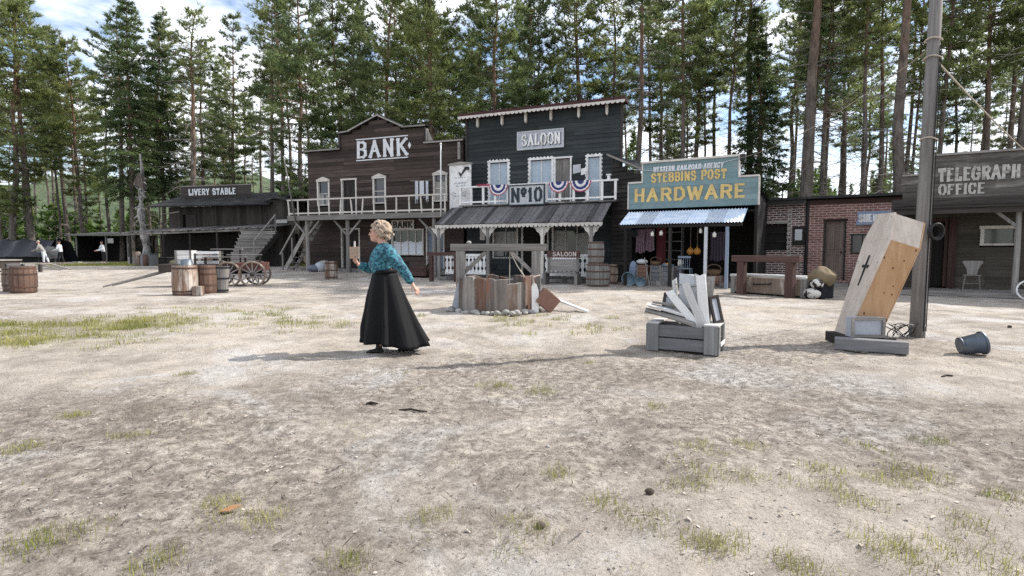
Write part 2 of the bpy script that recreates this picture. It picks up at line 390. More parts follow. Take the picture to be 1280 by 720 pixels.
# where low green cover grows (a property of the ground, read by its material)
def blob(cx, cy, rx, ry): return np.exp(-(((X-cx)/rx)**2 + ((Y-cy)/ry)**2))
gp = [onz(90, 408), onz(190, 403), onz(20, 425), onz(340, 395), onz(390, 402), onz(430, 408), onz(300, 388), onz(620, 398), onz(720, 410)]
gr = [(1.7,.8,1.2), (.8,.5,.8), (1.5,.6,.9), (.8,.6,.3), (.7,.4,.35), (.6,.3,.25), (1.6,.6,.25), (1.4,.4,.3), (1.2,.5,.2)]
cover = sum(a*blob(p.x, p.y, rx, ry) for p, (rx, ry, a) in zip(gp, gr))
cover = cover*np.clip(.65 + 1.6*fbm(X*2.2, Y*2.2, 41, 3), 0, 1.4) + .85*np.exp(-((Y-40)/3.0)**2)*(X < -11)
at = me.attributes.new('cover', 'FLOAT', 'POINT'); at.data.foreach_set('value', np.clip(cover, 0, 1).ravel())
litter = np.clip(.36 + 3.4*fbm(X*.38, Y*.5, 77, 4) - .34*np.clip((Y-2.8)/6, 0, 1) + .85*np.exp(-((X-3.2)/1.5)**2-((Y-4.0)/1.5)**2) + .5*np.exp(-((X+2.0)/1.5)**2-((Y-3.2)/.8)**2) + .25*np.exp(-((X-.8)/1.0)**2-((Y-3.1)/.5)**2), 0, 1)
at = me.attributes.new('litter', 'FLOAT', 'POINT'); at.data.foreach_set('value', litter.ravel())
m = NM('sandy_yard_ground', .95, .12)
co = m.coord()
n1 = m.noise(co, .33, 6, .62); n2 = m.noise(co, 1.9, 9, .68, .3); n3 = m.noise(co, 11, 8, .72); n4 = m.noise(co, 60, 5, .72); n5 = m.noise(co, .55, 9, .68, .8)
mixn = m.math('ADD', m.math('MULTIPLY', n1, .4), m.math('MULTIPLY', n2, .6))
c = m.mix(m.ramp(mixn, [(.38, 0), (.56, 1)]), (.215,.186,.156), (.420,.372,.318))
c = m.mix(m.ramp(n5, [(.51, 0), (.64, .75)]), c, (.49,.478,.462))
dk = m.math('MULTIPLY', m.ramp(n3, [(.40, 0), (.58, 1)]), m.ramp(m.attr('litter'), [(.12, .10), (.75, .80)]))
c = m.mix(dk, c, (.122,.102,.086))
c = m.mix(m.ramp(n4, [(.54, 0), (.66, .7)]), c, (.10,.085,.07)); c = m.mix(m.ramp(n4, [(.32, .6), (.42, 0)]), c, (.58,.56,.53))
n6 = m.noise(co, 230, 4, .7); c = m.mix(1.0, c, m.ramp(n6, [(.32, .76), (.68, 1.22)]), 'MULTIPLY')
c = m.mix(m.math('MULTIPLY', m.attr('cover'), m.ramp(n3, [(.30, .25), (.58, .9)])), c, (.205,.195,.080))
sp = m.n('ShaderNodeSeparateXYZ'); m.l(co, sp.inputs[0])
yy = m.math('ADD', sp.outputs[1], m.math('MULTIPLY', sp.outputs[0], .5)); yy = m.math('ADD', yy, m.math('MULTIPLY', m.math('SUBTRACT', n1, .5), 8))
mr = m.n('ShaderNodeMapRange'); mr.inputs[1].default_value = 27; mr.inputs[2].default_value = 32; m.l(yy, mr.inputs[0])
floorc = m.mix(m.ramp(n2, [(.35, 0), (.65, 1)]), (.060,.052,.030), (.105,.125,.045))
c = m.mix(mr.outputs[0], c, floorc)
m.col(c)
hb = m.math('ADD', m.math('MULTIPLY', n3, .7), m.math('MULTIPLY', n4, .35)); m.bump(hb, 1.0, .04)
me.materials.append(m.m)
g = bpy.data.objects.new('ground', me); COL.objects.link(g); structure(g)

# low wooded hill far behind the left of the yard
hx = np.linspace(-420, 330, 160); hy = np.linspace(150, 420, 40); HX, HY = np.meshgrid(hx, hy)
HZ = (np.clip((HY-150)/60, 0, 1)*(20 + 10*np.exp(-((HX+130)/80)**2)) + fbm(HX/14, HY/14, 5, 4)*9)*np.clip((HY-150)/20, 0, 1) - 1
mb = MB(); vv = np.stack([HX, HY, HZ], -1).reshape(-1, 3); ii = np.arange(HX.size).reshape(HX.shape)
mb.add([tuple(p) for p in vv], [tuple(q) for q in np.stack([ii[:-1,:-1], ii[:-1,1:], ii[1:,1:], ii[1:,:-1]], -1).reshape(-1, 4)])
m = NM('far_woodland', 1, .05); n = m.noise(m.coord(), .16, 8, .7)
m.col(m.mix(m.ramp(n, [(.35, 0), (.65, 1)]), (.075,.105,.065), (.15,.19,.105))); m.bump(n, 1, 3)
structure(mb.build('hill', m.m, smooth=True, fix=False))
# ---------------------------------------------------------------- pine forest
def cloud_mesh(name, V, Fc, rnd, mat):
    me = bpy.data.meshes.new(name); me.vertices.add(len(V)); me.vertices.foreach_set('co', np.asarray(V, np.float32).ravel())
    k = Fc.shape[1]; me.loops.add(len(Fc)*k); me.loops.foreach_set('vertex_index', Fc.ravel().astype(np.int32))
    me.polygons.add(len(Fc)); me.polygons.foreach_set('loop_start', np.arange(0, len(Fc)*k, k, dtype=np.int32))
    me.update(calc_edges=True); a = me.attributes.new('rnd', 'FLOAT', 'FACE'); a.data.foreach_set('value', np.asarray(rnd, np.float32)); me.materials.append(mat); return me
def sprays(nr, P, D, K, ln, wd, spread, tone):
    """K needle-bundles at every point P, fanned about direction D"""
    n = len(P); P = np.repeat(P, K, 0); D = np.repeat(D, K, 0); tn = np.repeat(tone, K)
    d = D + nr.normal(0, spread, D.shape); d /= np.linalg.norm(d, axis=1)[:, None] + 1e-9
    L = nr.uniform(.65, 1.25, len(P))*ln; sd_ = np.cross(d, nr.normal(0, 1, d.shape)); sd_ /= np.linalg.norm(sd_, axis=1)[:, None] + 1e-9
    a = P - sd_*wd/2; b = P + sd_*wd/2; t = P + d*L[:, None]
    V = np.stack([a, b, t], 1).reshape(-1, 3); Fc = np.arange(len(V)).reshape(-1, 3)
    return V, Fc, np.clip(tn + nr.normal(0, .12, len(tn)), 0, 1)
def make_tree(name, seed, H, base, maxr, kind='pine', r0=.2, dead=60, dens=1.0, mat=None, K=7):
    nr = np.random.default_rng(seed); wood_ = MB(); lean = nr.normal(0, .018, 2); wob = nr.normal(0, .09, (9, 2))
    def axis_at(z):
        q = z/H*8; i = min(7, int(q)); f = q - i; o = wob[i]*(1-f) + wob[i+1]*f
        return np.array([lean[0]*z + o[0]*min(1, z/2), lean[1]*z + o[1]*min(1, z/2), z])
    zs = [0, .35] + list(np.linspace(1.2, H, 9)); rad = [r0*1.35, r0*1.05] + [max(.02, r0*(1-(z/H)**1.15*.93)) for z in zs[2:]]
    wood_.tube([axis_at(z) for z in zs], rad, 9, True, r=.5)
    P = []; D = []; T = []
    zc = base*H; nw = int((H - zc)/(.52 if kind == 'pine' else .40))
    for k in range(nw):
        t = min(.99, max(0, (k + nr.uniform(-.3, .3))/nw)); z = zc + (H-zc)*max(0, t)
        if kind == 'pine': prof = (min(1, .35 + t*2.2))*(1 - t**2.2)**.7 + .08; nb = nr.integers(3, 6)
        elif kind == 'spruce': prof = (1 - t)**.85*min(1, .6+t*3) + .05; nb = nr.integers(4, 7)
        else: prof = math.sin(math.pi*min(.97, t*.8+.2)) + .1; nb = nr.integers(3, 6)
        az0 = nr.uniform(0, 6.28)
        for b in range(nb):
            if kind == 'pine' and nr.random() < .18: continue
            az = az0 + b*6.283/nb + nr.normal(0, .35); L = maxr*prof*nr.uniform(.55, 1.15)
            el = (-.18 + .95*t**1.5 if kind == 'pine' else (-.38 + .75*t if kind == 'spruce' else .5)) + nr.normal(0, .12)
            d = np.array([math.cos(az)*math.cos(el), math.sin(az)*math.cos(el), math.sin(el)])
            p0 = axis_at(z); curve = (.22 if kind == 'pine' else -.10 if kind == 'spruce' else .1)*L
            pts = [p0 + d*L*q + np.array([0, 0, curve*q*q]) for q in (0, .5, 1)]
            wood_.tube(pts, [max(.012, .018+L*.008), .014+L*.004, .006], 4, False, r=.5)
            m_ = int((6 + L*22)*dens); start = .28 if kind == 'pine' else .1
            q = start + (1-start)*nr.random(m_)**.72
            side = np.cross(d, [0, 0, 1]); wide = (.16 + .19*L)*(1 - q*.5)
            pp = p0 + d*L*q[:, None] + np.outer(curve*q*q, [0, 0, 1]) + np.outer(nr.normal(0, 1, m_)*wide, side) + np.outer(nr.normal(0, nr.uniform(.03, .08) if kind == 'pine' else .04, m_) - (wide*.2 if kind == 'spruce' else 0), [0, 0, 1])
            P.append(pp); dd = d*.6 + np.array([0, 0, .55 if kind == 'pine' else -.15]); D.append(np.repeat(dd[None], m_, 0)); T.append(np.full(m_, np.clip(nr.normal(.5, .27), 0, 1)))
    P = np.concatenate(P); D = np.concatenate(D); T = np.concatenate(T)
    ln, wd, sp_ = {'pine': (.33, .052, .62), 'spruce': (.26, .055, .45), 'young': (.17, .07, .8)}[kind]
    V, Fc, rn = sprays(nr, P, D, K, ln, wd, sp_, T)
    root = bpy.data.objects.new(name, None); COL.objects.link(root)
    cm = cloud_mesh('crown', V, Fc, rn, mat or M['needle' if kind == 'pine' else 'spruce' if kind == 'spruce' else 'leaf'])
    co_ = bpy.data.objects.new('crown', cm); COL.objects.link(co_); co_.parent = root
    if dead:
        tw = wood_
        for k in range(dead):
            z = nr.uniform(.12, min(.9, base+.25))*H; az = nr.uniform(0, 6.28); L = nr.uniform(.5, 1.6)*(1.5 if dead > 120 else 1); el = nr.normal(-.1, .25)
            d = np.array([math.cos(az)*math.cos(el), math.sin(az)*math.cos(el), math.sin(el)]); p0 = axis_at(z); p1 = p0 + d*L*.55; p2 = p1 + d*L*.45 + np.array([0, 0, nr.normal(-.12, .16)*L])
            tw.tube([p0, p1, p2], [.020, .013, .005], 3, False, r=1.0)
            for j in range(3):
                s_ = p0 + d*L*nr.uniform(.35, .95); e = s_ + np.array([*nr.normal(0, .28, 2), nr.normal(-.05, .15)])*L*.6
                tw.tube([s_, e], [.008, .003], 3, False, r=1.0)
    wood_.build('trunk', M['bark'], root, smooth=True, fix=False)
    return root
PROTO = {}
for i in range(5): PROTO['pine%d' % i] = make_tree('pine_tree', 100+i, 21, [.42,.36,.50,.32,.44][i], [2.5,2.2,2.6,2.3,1.9][i], 'pine', [.19,.15,.21,.17,.13][i], 60, [.62,.6,.62,.65,.6][i])
for i in range(3): PROTO['full%d' % i] = make_tree('pine_tree', 200+i, 21, [.24,.30,.18][i], [2.8,2.5,2.4][i], 'pine', .18, 40, .78)
for i in range(3): PROTO['spruce%d' % i] = make_tree('spruce_tree', 300+i, 20, [.26,.30,.34][i], [2.9,2.5,2.1][i], 'spruce', .18, 25, .85, K=6)
PROTO['dead0'] = make_tree('pine_tree', 400, 20, .70, 1.8, 'pine', .21, 190, .5)
PROTO['dead1'] = make_tree('pine_tree', 401, 19, .62, 1.9, 'pine', .18, 150, .6)
PROTO['thin0'] = make_tree('pine_tree', 500, 19, .48, 1.6, 'pine', .11, 55, .6)
PROTO['thin1'] = make_tree('pine_tree', 501, 18, .40, 1.5, 'pine', .10, 50, .6)
PROTO['tall0'] = make_tree('pine_tree', 510, 20, .60, 2.3, 'pine', .20, 70, .62)
PROTO['tall1'] = make_tree('pine_tree', 511, 20, .66, 2.0, 'pine', .17, 80, .62)
for i in range(3): PROTO['young%d' % i] = make_tree('young_tree', 600+i, [5.0,3.6,6.5][i], .06, [1.5,1.3,1.4][i], 'young' if i < 2 else 'spruce', .05, 0, 1.3, K=6, mat=M['leaf'] if i < 2 else M['needle'])
USED = set()
def plant(kind, u, d, h, label, cat='tree', group=None, wide=1.0, rz=None):
    y = d; x = (u - 640)/F*d; p = (x, y, gz(x, y) - .03)
    o = PROTO[kind]; Hh = {'y': [5.0,3.6,6.5][int(kind[-1])] if kind[0] == 'y' else 1}.get(kind[0], {'pin': 21, 'ful': 21, 'spr': 20, 'dea': 20, 'thi': 18.5}.get(kind[:3], 20))
    s = h/Hh; a = rng.uniform(0, 6.28) if rz is None else rz
    if kind in USED: o = copy_tree(o)
    USED.add(kind); o.location = p; o.rotation_euler = (0, 0, a); o.scale = (s*wide, s*wide, s)
    return tag(o, label, cat, group)
# prominent trees one can tell apart: kind, column in the photo, distance, height, own label
for k, u, d, h, lab, wd in [
    ('full2', 18, 50, 25, 'broad bright green pine at the photo edge, green almost to the ground', 1.35),
    ('tall0', 42, 51, 24, 'pine with the thick pale lower trunk behind the dark tarpaulin shelter', 1.25),
    ('thin1', 78, 54, 22.5, 'slim pine with a narrow pointed top standing alone against blue sky', 1.0),
    ('full1', 108, 54, 21, 'yellow green bushy pine behind the low open shed', 1.15),
    ('spruce0', 166, 48, 23, 'dark drooping spruce directly behind the twisted dead snag', 1.05),
    ('spruce1', 208, 52, 22, 'dark spruce between the snag and the stable sign', 1.05),
    ('dead0', 240, 48, 21.5, 'pine covered in bare grey dead branches above the stable sign', 1.3),
    ('pine3', 296, 52, 22, 'open crowned pine with dark upper boughs right of the grey dead pine', 1.1),
    ('dead1', 344, 45, 21, 'pine with curling bare grey lower branches left of the bank', 1.1),
    ('full0', 378, 40, 21, 'tall bright green pine rising just left of the bank gable', 1.15),
    ('full1', 478, 38, 20.5, 'full green pine rising behind the peak of the bank gable', 1.2),
    ('full0', 540, 36, 20.5, 'dense dark pine rising between the bank gable and the saloon roof', 1.2),
    ('full2', 618, 37, 21, 'light green pine rising behind the left end of the saloon cornice', 1.25),
    ('pine1', 668, 44, 21, 'loose crowned pine rising behind the middle of the saloon cornice', 1.1),
    ('pine4', 852, 31, 22, 'straight dark trunk rising above the middle of the hardware sign', 1.1),
    ('spruce1', 950, 37, 17, 'spruce with low dark boughs above the right end of the hardware sign', 1.1),
    ('tall0', 1001, 28, 24, 'thickest pine trunk, rising above the left half of the brick building', 1.35),
    ('thin0', 1078, 29, 22, 'straight pine trunk above the brick doorway', 1.0),
    ('tall1', 1118, 23.5, 22, 'dark close trunk between the sheriff sign and the telegraph office', 1.35),
    ('tall0', 1262, 26, 22, 'dark trunked pine behind the right end of the telegraph sign', 1.1),
    ]:
    plant(k, u, d, h, lab, wide=wd)
# the rest of the forest: pines nobody could tell from their neighbours, grouped by what they stand behind
zones = [(-60, 150, 'slender pine in the wood behind tarpaulin shelter and open shed', 'pines behind the tarpaulin shelter', 56, 86, 15),
         (150, 350, 'slender pine in the wood behind the livery stable', 'pines behind the livery stable', 52, 86, 16),
         (350, 585, 'slender pine in the wood behind the bank', 'pines behind the bank', 43, 80, 16),
         (585, 790, 'slender pine in the wood behind the saloon', 'pines behind the saloon', 40, 80, 16),
         (790, 945, 'bare trunked pine in the wood behind the hardware store', 'pines behind the hardware store', 34, 78, 13),
         (945, 1130, 'bare trunked pine in the wood behind the brick building', 'pines behind the brick building', 32, 78, 16),
         (1130, 1340, 'bare trunked pine in the wood behind the telegraph office', 'pines behind the telegraph office', 28, 76, 16)]
kinds_l = ['pine0','pine1','pine3','pine4','thin0','thin1','tall0','pine2','full0','thin0','tall1','dead1']
kinds_r = ['tall0','tall1','tall0','tall1','pine4','thin0','thin1','pine2','dead0','tall1']
for zi, (u0, u1, lab, grp, d0, d1, n) in enumerate(zones):
    for i in range(n):
        u = u0 + (i + rng.uniform(.1, .9))*(u1-u0)/n; d = d0 + (d1-d0)*rng.random()**1.15
        k = rng.choice(kinds_l if zi < 4 else kinds_r)
        plant(k, u, d, rng.uniform(20, 25) if zi < 2 else rng.uniform(20, 25), lab, group=grp, wide=rng.uniform(.85, 1.2))
for (u0, u1, lab, grp, d0, d1, n) in [(-40, 200, 'small leafy young tree growing low behind the tarpaulin shelter', 'young trees behind the tarpaulin shelter', 62, 80, 4),
                                     (200, 590, 'young green tree growing low between the pines behind stable and bank', 'young trees behind the stable and the bank', 46, 66, 8),
                                     (590, 960, 'young green tree filling the gap between pines behind saloon and hardware store', 'young trees behind saloon and hardware store', 42, 62, 10),
                                     (960, 1330, 'young green tree between the bare trunks behind the brick and telegraph buildings', 'young trees behind brick and telegraph buildings', 40, 62, 9)]:
    for i in range(n):
        u = u0 + (i + rng.uniform(.1, .9))*(u1-u0)/n
        plant('young%d' % rng.randrange(3), u, rng.uniform(d0, d1), rng.uniform(4, 9), lab, group=grp, wide=rng.uniform(.9, 1.4))
# the wood beyond them reads as one mass
nr = np.random.default_rng(91); P = []; D = []; T = []; tr = MB()
for i in range(150):
    y = nr.uniform(78, 135); x = nr.uniform(-1.05, 1.05)*y; h = nr.uniform(6, 11) if x < -18 else nr.uniform(9, 19)
    tr.tube([(x, y, 0), (x + nr.normal(0, .2), y, h)], [.17, .03], 5, False, r=float(nr.random()))
    m_ = 150; b = nr.uniform(.15, .55); t = nr.random(m_); rr = 2.0*np.sqrt(nr.random(m_))*(1.02-t); az = nr.uniform(0, 6.28, m_)
    P.append(np.stack([x + rr*np.cos(az), y + rr*np.sin(az), h*(b + (1-b)*t)], 1)); D.append(np.tile([0, 0, .4], (m_, 1))); T.append(np.full(m_, nr.random()))
V, Fc, rn = sprays(nr, np.concatenate(P), np.concatenate(D), 4, .70, .20, .8, np.concatenate(T))
fo = bpy.data.objects.new('far_forest', cloud_mesh('far_forest', V, Fc, rn, M['leaf'])); COL.objects.link(fo)
tag(fo, 'far pale green wood closing the view behind all the pines', 'forest', kind='stuff')
t_ = tr.build('trunks', M['bark'], fo, fix=False)
for k, o in PROTO.items():                                          # a kind the forest did not need
    if k not in USED:
        for c in kids(o): bpy.data.objects.remove(c)
        bpy.data.objects.remove(o)
# ---------------------------------------------------------------- letters painted or cut by hand
GL = {
'A': (1.0, [[(0,0),(.5,1)],[(.5,1),(1,0)],[(.22,.36),(.78,.36)]], [(0,0),(1,0)]),
'B': (.9, [[(.1,0),(.1,1)],[(.1,1),(.72,1),(.95,.86),(.95,.66),(.72,.53),(.1,.53)],[(.72,.53),(1,.39),(1,.14),(.75,0),(.1,0)]], []),
'C': (.9, [[(1,.76),(.78,1),(.24,1),(0,.76),(0,.24),(.24,0),(.78,0),(1,.24)]], []),
'D': (.95, [[(.1,0),(.1,1)],[(.1,1),(.68,1),(1,.72),(1,.28),(.68,0),(.1,0)]], []),
'E': (.8, [[(.08,0),(.08,1)],[(.08,1),(.95,1)],[(.08,.52),(.75,.52)],[(.08,0),(.98,0)]], []),
'F': (.78, [[(.08,0),(.08,1)],[(.08,1),(.95,1)],[(.08,.52),(.75,.52)]], [(.08,0)]),
'G': (.95, [[(1,.78),(.78,1),(.24,1),(0,.76),(0,.24),(.24,0),(.78,0),(1,.24),(1,.46),(.6,.46)]], []),
'H': (.95, [[(.08,0),(.08,1)],[(.92,0),(.92,1)],[(.08,.52),(.92,.52)]], [(.08,0),(.08,1),(.92,0),(.92,1)]),
'I': (.30, [[(.5,0),(.5,1)]], [(.5,0),(.5,1)]),
'K': (.95, [[(.08,0),(.08,1)],[(.95,1),(.12,.45)],[(.35,.60),(1,0)]], [(.08,0),(.08,1),(1,0),(.93,1)]),
'L': (.78, [[(.08,0),(.08,1)],[(.08,0),(.96,0),(.96,.2)]], [(.08,1)]),
'N': (.95, [[(.08,0),(.08,1)],[(.08,1),(.92,0)],[(.92,0),(.92,1)]], [(.08,0),(.92,1)]),
'O': (.95, [[(.28,0),(.72,0),(1,.26),(1,.74),(.72,1),(.28,1),(0,.74),(0,.26),(.28,0)]], []),
'P': (.85, [[(.08,0),(.08,1)],[(.08,1),(.72,1),(1,.86),(1,.60),(.72,.46),(.08,.46)]], [(.08,0)]),
'R': (.92, [[(.08,0),(.08,1)],[(.08,1),(.72,1),(.98,.86),(.98,.62),(.72,.49),(.08,.49)],[(.6,.49),(1,0)]], [(.08,0),(1,0)]),
'S': (.85, [[(.97,.80),(.75,1),(.25,1),(.02,.80),(.02,.66),(.25,.53),(.75,.47),(.98,.34),(.98,.20),(.75,0),(.25,0),(.02,.20)]], []),
'T': (.85, [[(.5,0),(.5,1)],[(0,.84),(0,1),(1,1),(1,.84)]], [(.5,0)]),
'V': (.95, [[(0,1),(.5,0)],[(.5,0),(1,1)]], [(0,1),(1,1)]),
'W': (1.3, [[(0,1),(.25,0)],[(.25,0),(.5,.9)],[(.5,.9),(.75,0)],[(.75,0),(1,1)]], [(0,1),(1,1)]),
'Y': (.9, [[(0,1),(.5,.5)],[(1,1),(.5,.5)],[(.5,.5),(.5,0)]], [(.5,0)]),
'1': (.5, [[(.2,.80),(.55,1)],[(.55,1),(.55,0)]], [(.55,0)]),
'0': (.8, [[(.28,0),(.72,0),(1,.26),(1,.74),(.72,1),(.28,1),(0,.74),(0,.26),(.28,0)]], []),
'o': (.5, [[(.3,.55),(.7,.55),(1,.68),(1,.87),(.7,1),(.3,1),(0,.87),(0,.68),(.3,.55)],[(.1,.36),(.9,.36)]], []),
'-': (.45, [[(0,.5),(1,.5)]], []),
' ': (.45, [], []),
}
def letters(text, x0, x1, z0, z1, y, tv=.16, th=.11, serif=0.0, gap=.24, depth=.008, slant=0.0, lift=0.0):
    """strokes as thin slabs standing proud of the plane y, joints stepped a little so no faces coincide"""
    mb = MB(); H = z1 - z0; ws = [GL[c][0] for c in text]; tot = sum(ws) + gap*(len(text)-1); k = (x1-x0)/tot; x = x0; q = 0
    for c, w_ in zip(text, ws):
        W_ = w_*k; pad = tv*H/2
        def pt(p): 
            px_ = x + pad*.5 + p[0]*(W_-pad); pz = z0 + p[1]*H + (lift*(px_-x0))
            return (px_ + slant*p[1]*H + rng.gauss(0, .010)*H, pz + rng.gauss(0, .010)*H)
        def bar(a, b, t):
            nonlocal q
            d = Vector((b[0]-a[0], 0, b[1]-a[1])); L = d.length
            if L < 1e-5: return
            d /= L; n_ = Vector((-d.z, 0, d.x))*(t/2); e = d*(t*.42); A = Vector((a[0],0,a[1])) - e; B = Vector((b[0],0,b[1])) + e
            q += 1; yy = y - depth - .0012*(q % 7)
            mb.prism([((A+n_).x,(A+n_).z),((A-n_).x,(A-n_).z),((B-n_).x,(B-n_).z),((B+n_).x,(B+n_).z)], yy, y + .001*(q % 3))
        zc0, zc1 = th*.5, 1-th*.5
        for pl in GL[c][1]:
            P_ = [pt((p[0], zc0 + p[1]*(zc1-zc0))) for p in pl]
            for a, b in zip(P_[:-1], P_[1:]):
                steep = abs(b[1]-a[1])/(math.hypot(b[0]-a[0], b[1]-a[1]) + 1e-9)
                bar(a, b, H*(th + (tv-th)*steep))
        if serif:
            for p in GL[c][2]:
                a = pt((p[0], zc0 + p[1]*(zc1-zc0))); bar((a[0]-serif*H, a[1]), (a[0]+serif*H, a[1]), H*th*.8)
        x += W_ + gap*k
    return mb
# ---------------------------------------------------------------- building helpers
def siding(mb, x0, x1, z0, z1, bh, holes=(), top=None, y=0.0, proud=.022, joint=3.2):
    """lapped boards, each a wedge, with openings left out and an optional stepped top profile top(x)"""
    z = z0
    while z < z1 - .01:
        zt = min(z + bh, z1); zm = (z + zt)/2; spans = [(x0, x1)]
        if top is not None:
            spans = []; n = 120; on = None
            for i in range(n+1):
                xx = x0 + (x1-x0)*i/n; ok = top(xx) >= zt - .02
                if ok and on is None: on = xx
                if on is not None and (not ok or i == n): spans.append((on, xx if ok else x0 + (x1-x0)*(i-1)/n)); on = None
        for (hx0, hx1, hz0, hz1) in holes:
            if hz0 < zm < hz1:
                new = []
                for a, b in spans:
                    if hx0 > a: new.append((a, min(b, hx0)))
                    if hx1 < b: new.append((max(a, hx1), b))
                spans = [(a, b) for a, b in new if b - a > .01]
        for a, b in spans:
            cuts = [a]; xx = a + rng.uniform(.8, joint)
            while xx < b - .5: cuts.append(xx); xx += rng.uniform(joint*.6, joint*1.3)
            cuts.append(b)
            for p, q in zip(cuts[:-1], cuts[1:]):
                q2 = q - .004; dz = rng.uniform(-.011, .011); pr = proud*rng.uniform(.8, 1.25)
                mb.add([(p,y-pr,z+dz),(q2,y-pr,z+dz),(q2,y-.004,zt+.006),(p,y-.004,zt+.006),(p,y+.02,z+dz),(q2,y+.02,z+dz),(q2,y+.02,zt+.006),(p,y+.02,zt+.006)],
                       [(0,1,2,3),(0,4,5,1),(3,2,6,7),(0,3,7,4),(1,5,6,2),(5,4,7,6)])
        z = zt
def uprights(mb, x0, x1, z0, z1, bw, holes=(), y=0.0, th=.03):
    x = x0
    while x < x1 - .01:
        xt = min(x + bw*rng.uniform(.8, 1.2), x1); xm = (x+xt)/2; spans = [(z0, z1 + rng.uniform(-.02, .02))]
        for (hx0, hx1, hz0, hz1) in holes:
            if hx0 < xm < hx1:
                new = []
                for a, b in spans:
                    if hz0 > a: new.append((a, min(b, hz0)))
                    if hz1 < b: new.append((max(a, hz1), b))
                spans = [(a, b) for a, b in new if b-a > .01]
        for a, b in spans:
            j = rng.uniform(0, .012); mb.box(x, xt-.008, y-j-.004, y+th, a, b)
        x = xt
def window(par, x0, x1, z0, z1, frame_mat, y=0.0, fw=.09, curtain=None, bars=(1, 1), pediment=False, scallop=False, recess=.10, glass=None, name='window', sill=True):
    f = MB()
    f.box(x0, x0+fw, y-.045, y+recess, z0, z1-.002); f.box(x1-fw, x1, y-.045, y+recess, z0, z1-.002)
    f.box(x0-.03, x1+.03, y-.06, y+recess-.004, z1, z1+fw); f.box(x0+fw+.002, x1-fw-.002, y-.03, y+recess, z0+.002, z0+fw*.7)
    if pediment: f.prism([(x0-.06, z1+fw+.003), (x1+.06, z1+fw+.003), ((x0+x1)/2, z1+fw+.16)], y-.07, y+.01)
    if scallop:
        k = int((z1-z0)/.17)
        for i in range(k):
            zz = z0 + (i+.5)*(z1-z0)/k
            for sx, sg in ((x0, -1), (x1, 1)):
                f.prism([(sx + sg*.002, zz-.06), (sx+sg*.042, zz-.02), (sx+sg*.042, zz+.02), (sx+sg*.002, zz+.06)][::sg], y-.040, y+.005)
        k = int((x1-x0)/.16)
        for i in range(k):
            xx = x0 + (i+.5)*(x1-x0)/k; f.prism([(xx-.055, z1+fw+.002), (xx+.055, z1+fw+.002), (xx+.02, z1+fw+.045), (xx-.02, z1+fw+.045)], y-.055, y+.004)
    fr = f.build(name, frame_mat, par)
    g = MB(); g.box(x0+fw, x1-fw, y+recess-.03, y+recess-.02, z0+fw*.7, z1-.002); g.build('pane', glass or M['glass'], fr)
    b = MB(); w_ = (x1-x0-2*fw)
    for i in range(1, bars[0]+1): xx = x0+fw+w_*i/(bars[0]+1); b.box(xx-.018, xx+.018, y+recess-.065, y+recess-.032, z0+fw*.7, z1-.004)
    for i in range(1, bars[1]+1): zz = z0+(z1-z0)*i/(bars[1]+1); b.box(x0+fw+.001, x1-fw-.001, y+recess-.060, y+recess-.034, zz-.016, zz+.016)
    if bars[0] or bars[1]: b.build('sash', frame_mat, fr)
    if curtain:
        c = MB(); h = curtain[1]; n = 28
        zt = z1 - .03 if curtain[0] == 'full' else z0 + (z1-z0)*h
        for i in range(n):
            t0, t1 = i/n, (i+1)/n; sag = (lambda t: 0 if curtain[0] == 'full' else -.07*math.sin(math.pi*((t*2) % 1)))
            xa = x0+fw + w_*t0; xb = x0+fw + w_*t1; wa = y+recess-.034+.004*math.sin(t0*50); wb = y+recess-.034+.004*math.sin(t1*50)
            if curtain[0] == 'pair' and .36 < t0 < .62: continue
            c.add([(xa, wa, z0+fw*.7), (xb, wb, z0+fw*.7), (xb, wb, zt+sag(t1)), (xa, wa, zt+sag(t0))], [(0,1,2,3)], .5)
        c.build('curtain', curtain[2], fr, fix=False)
    return fr
def door(par, x0, x1, z0, z1, mat, frame_mat, y=0.0, recess=.09, panels=True, name='door', fw=.08, handle=True):
    d = MB(); n = max(3, int((x1-x0)/.16))
    for i in range(n): d.box(x0+fw+(x1-x0-2*fw)*i/n, x0+fw+(x1-x0-2*fw)*(i+1)/n-.005, y+recess-.02, y+recess+.02, z0, z1-.004)
    if panels:
        w_ = x1-x0-2*fw
        for (a, b, c_, e) in ((.08,.46,.52,.92), (.54,.92,.52,.92), (.08,.46,.08,.44), (.54,.92,.08,.44)):
            X0, X1, Z0, Z1 = x0+fw+w_*a, x0+fw+w_*b, z0+(z1-z0)*c_, z0+(z1-z0)*e
            for (p, q, r_, s_) in ((X0, X1, Z0, Z0+.03), (X0, X1, Z1-.03, Z1), (X0, X0+.03, Z0+.031, Z1-.031), (X1-.03, X1, Z0+.031, Z1-.031)): d.box(p, q, y+recess-.036, y+recess-.021, r_, s_)
    dr = d.build(name, mat, par)
    f = MB(); f.box(x0, x0+fw, y-.04, y+recess+.03, z0, z1-.002); f.box(x1-fw, x1, y-.04, y+recess+.03, z0, z1-.002); f.box(x0-.03, x1+.03, y-.05, y+recess+.026, z1, z1+fw)
    f.build('frame', frame_mat, dr)
    if handle: MB().ball((x1-fw-.08, y+recess-.06, z0+(z1-z0)*.47), .03, 8, 6).build('handle', M['black'], dr, True)
    return dr
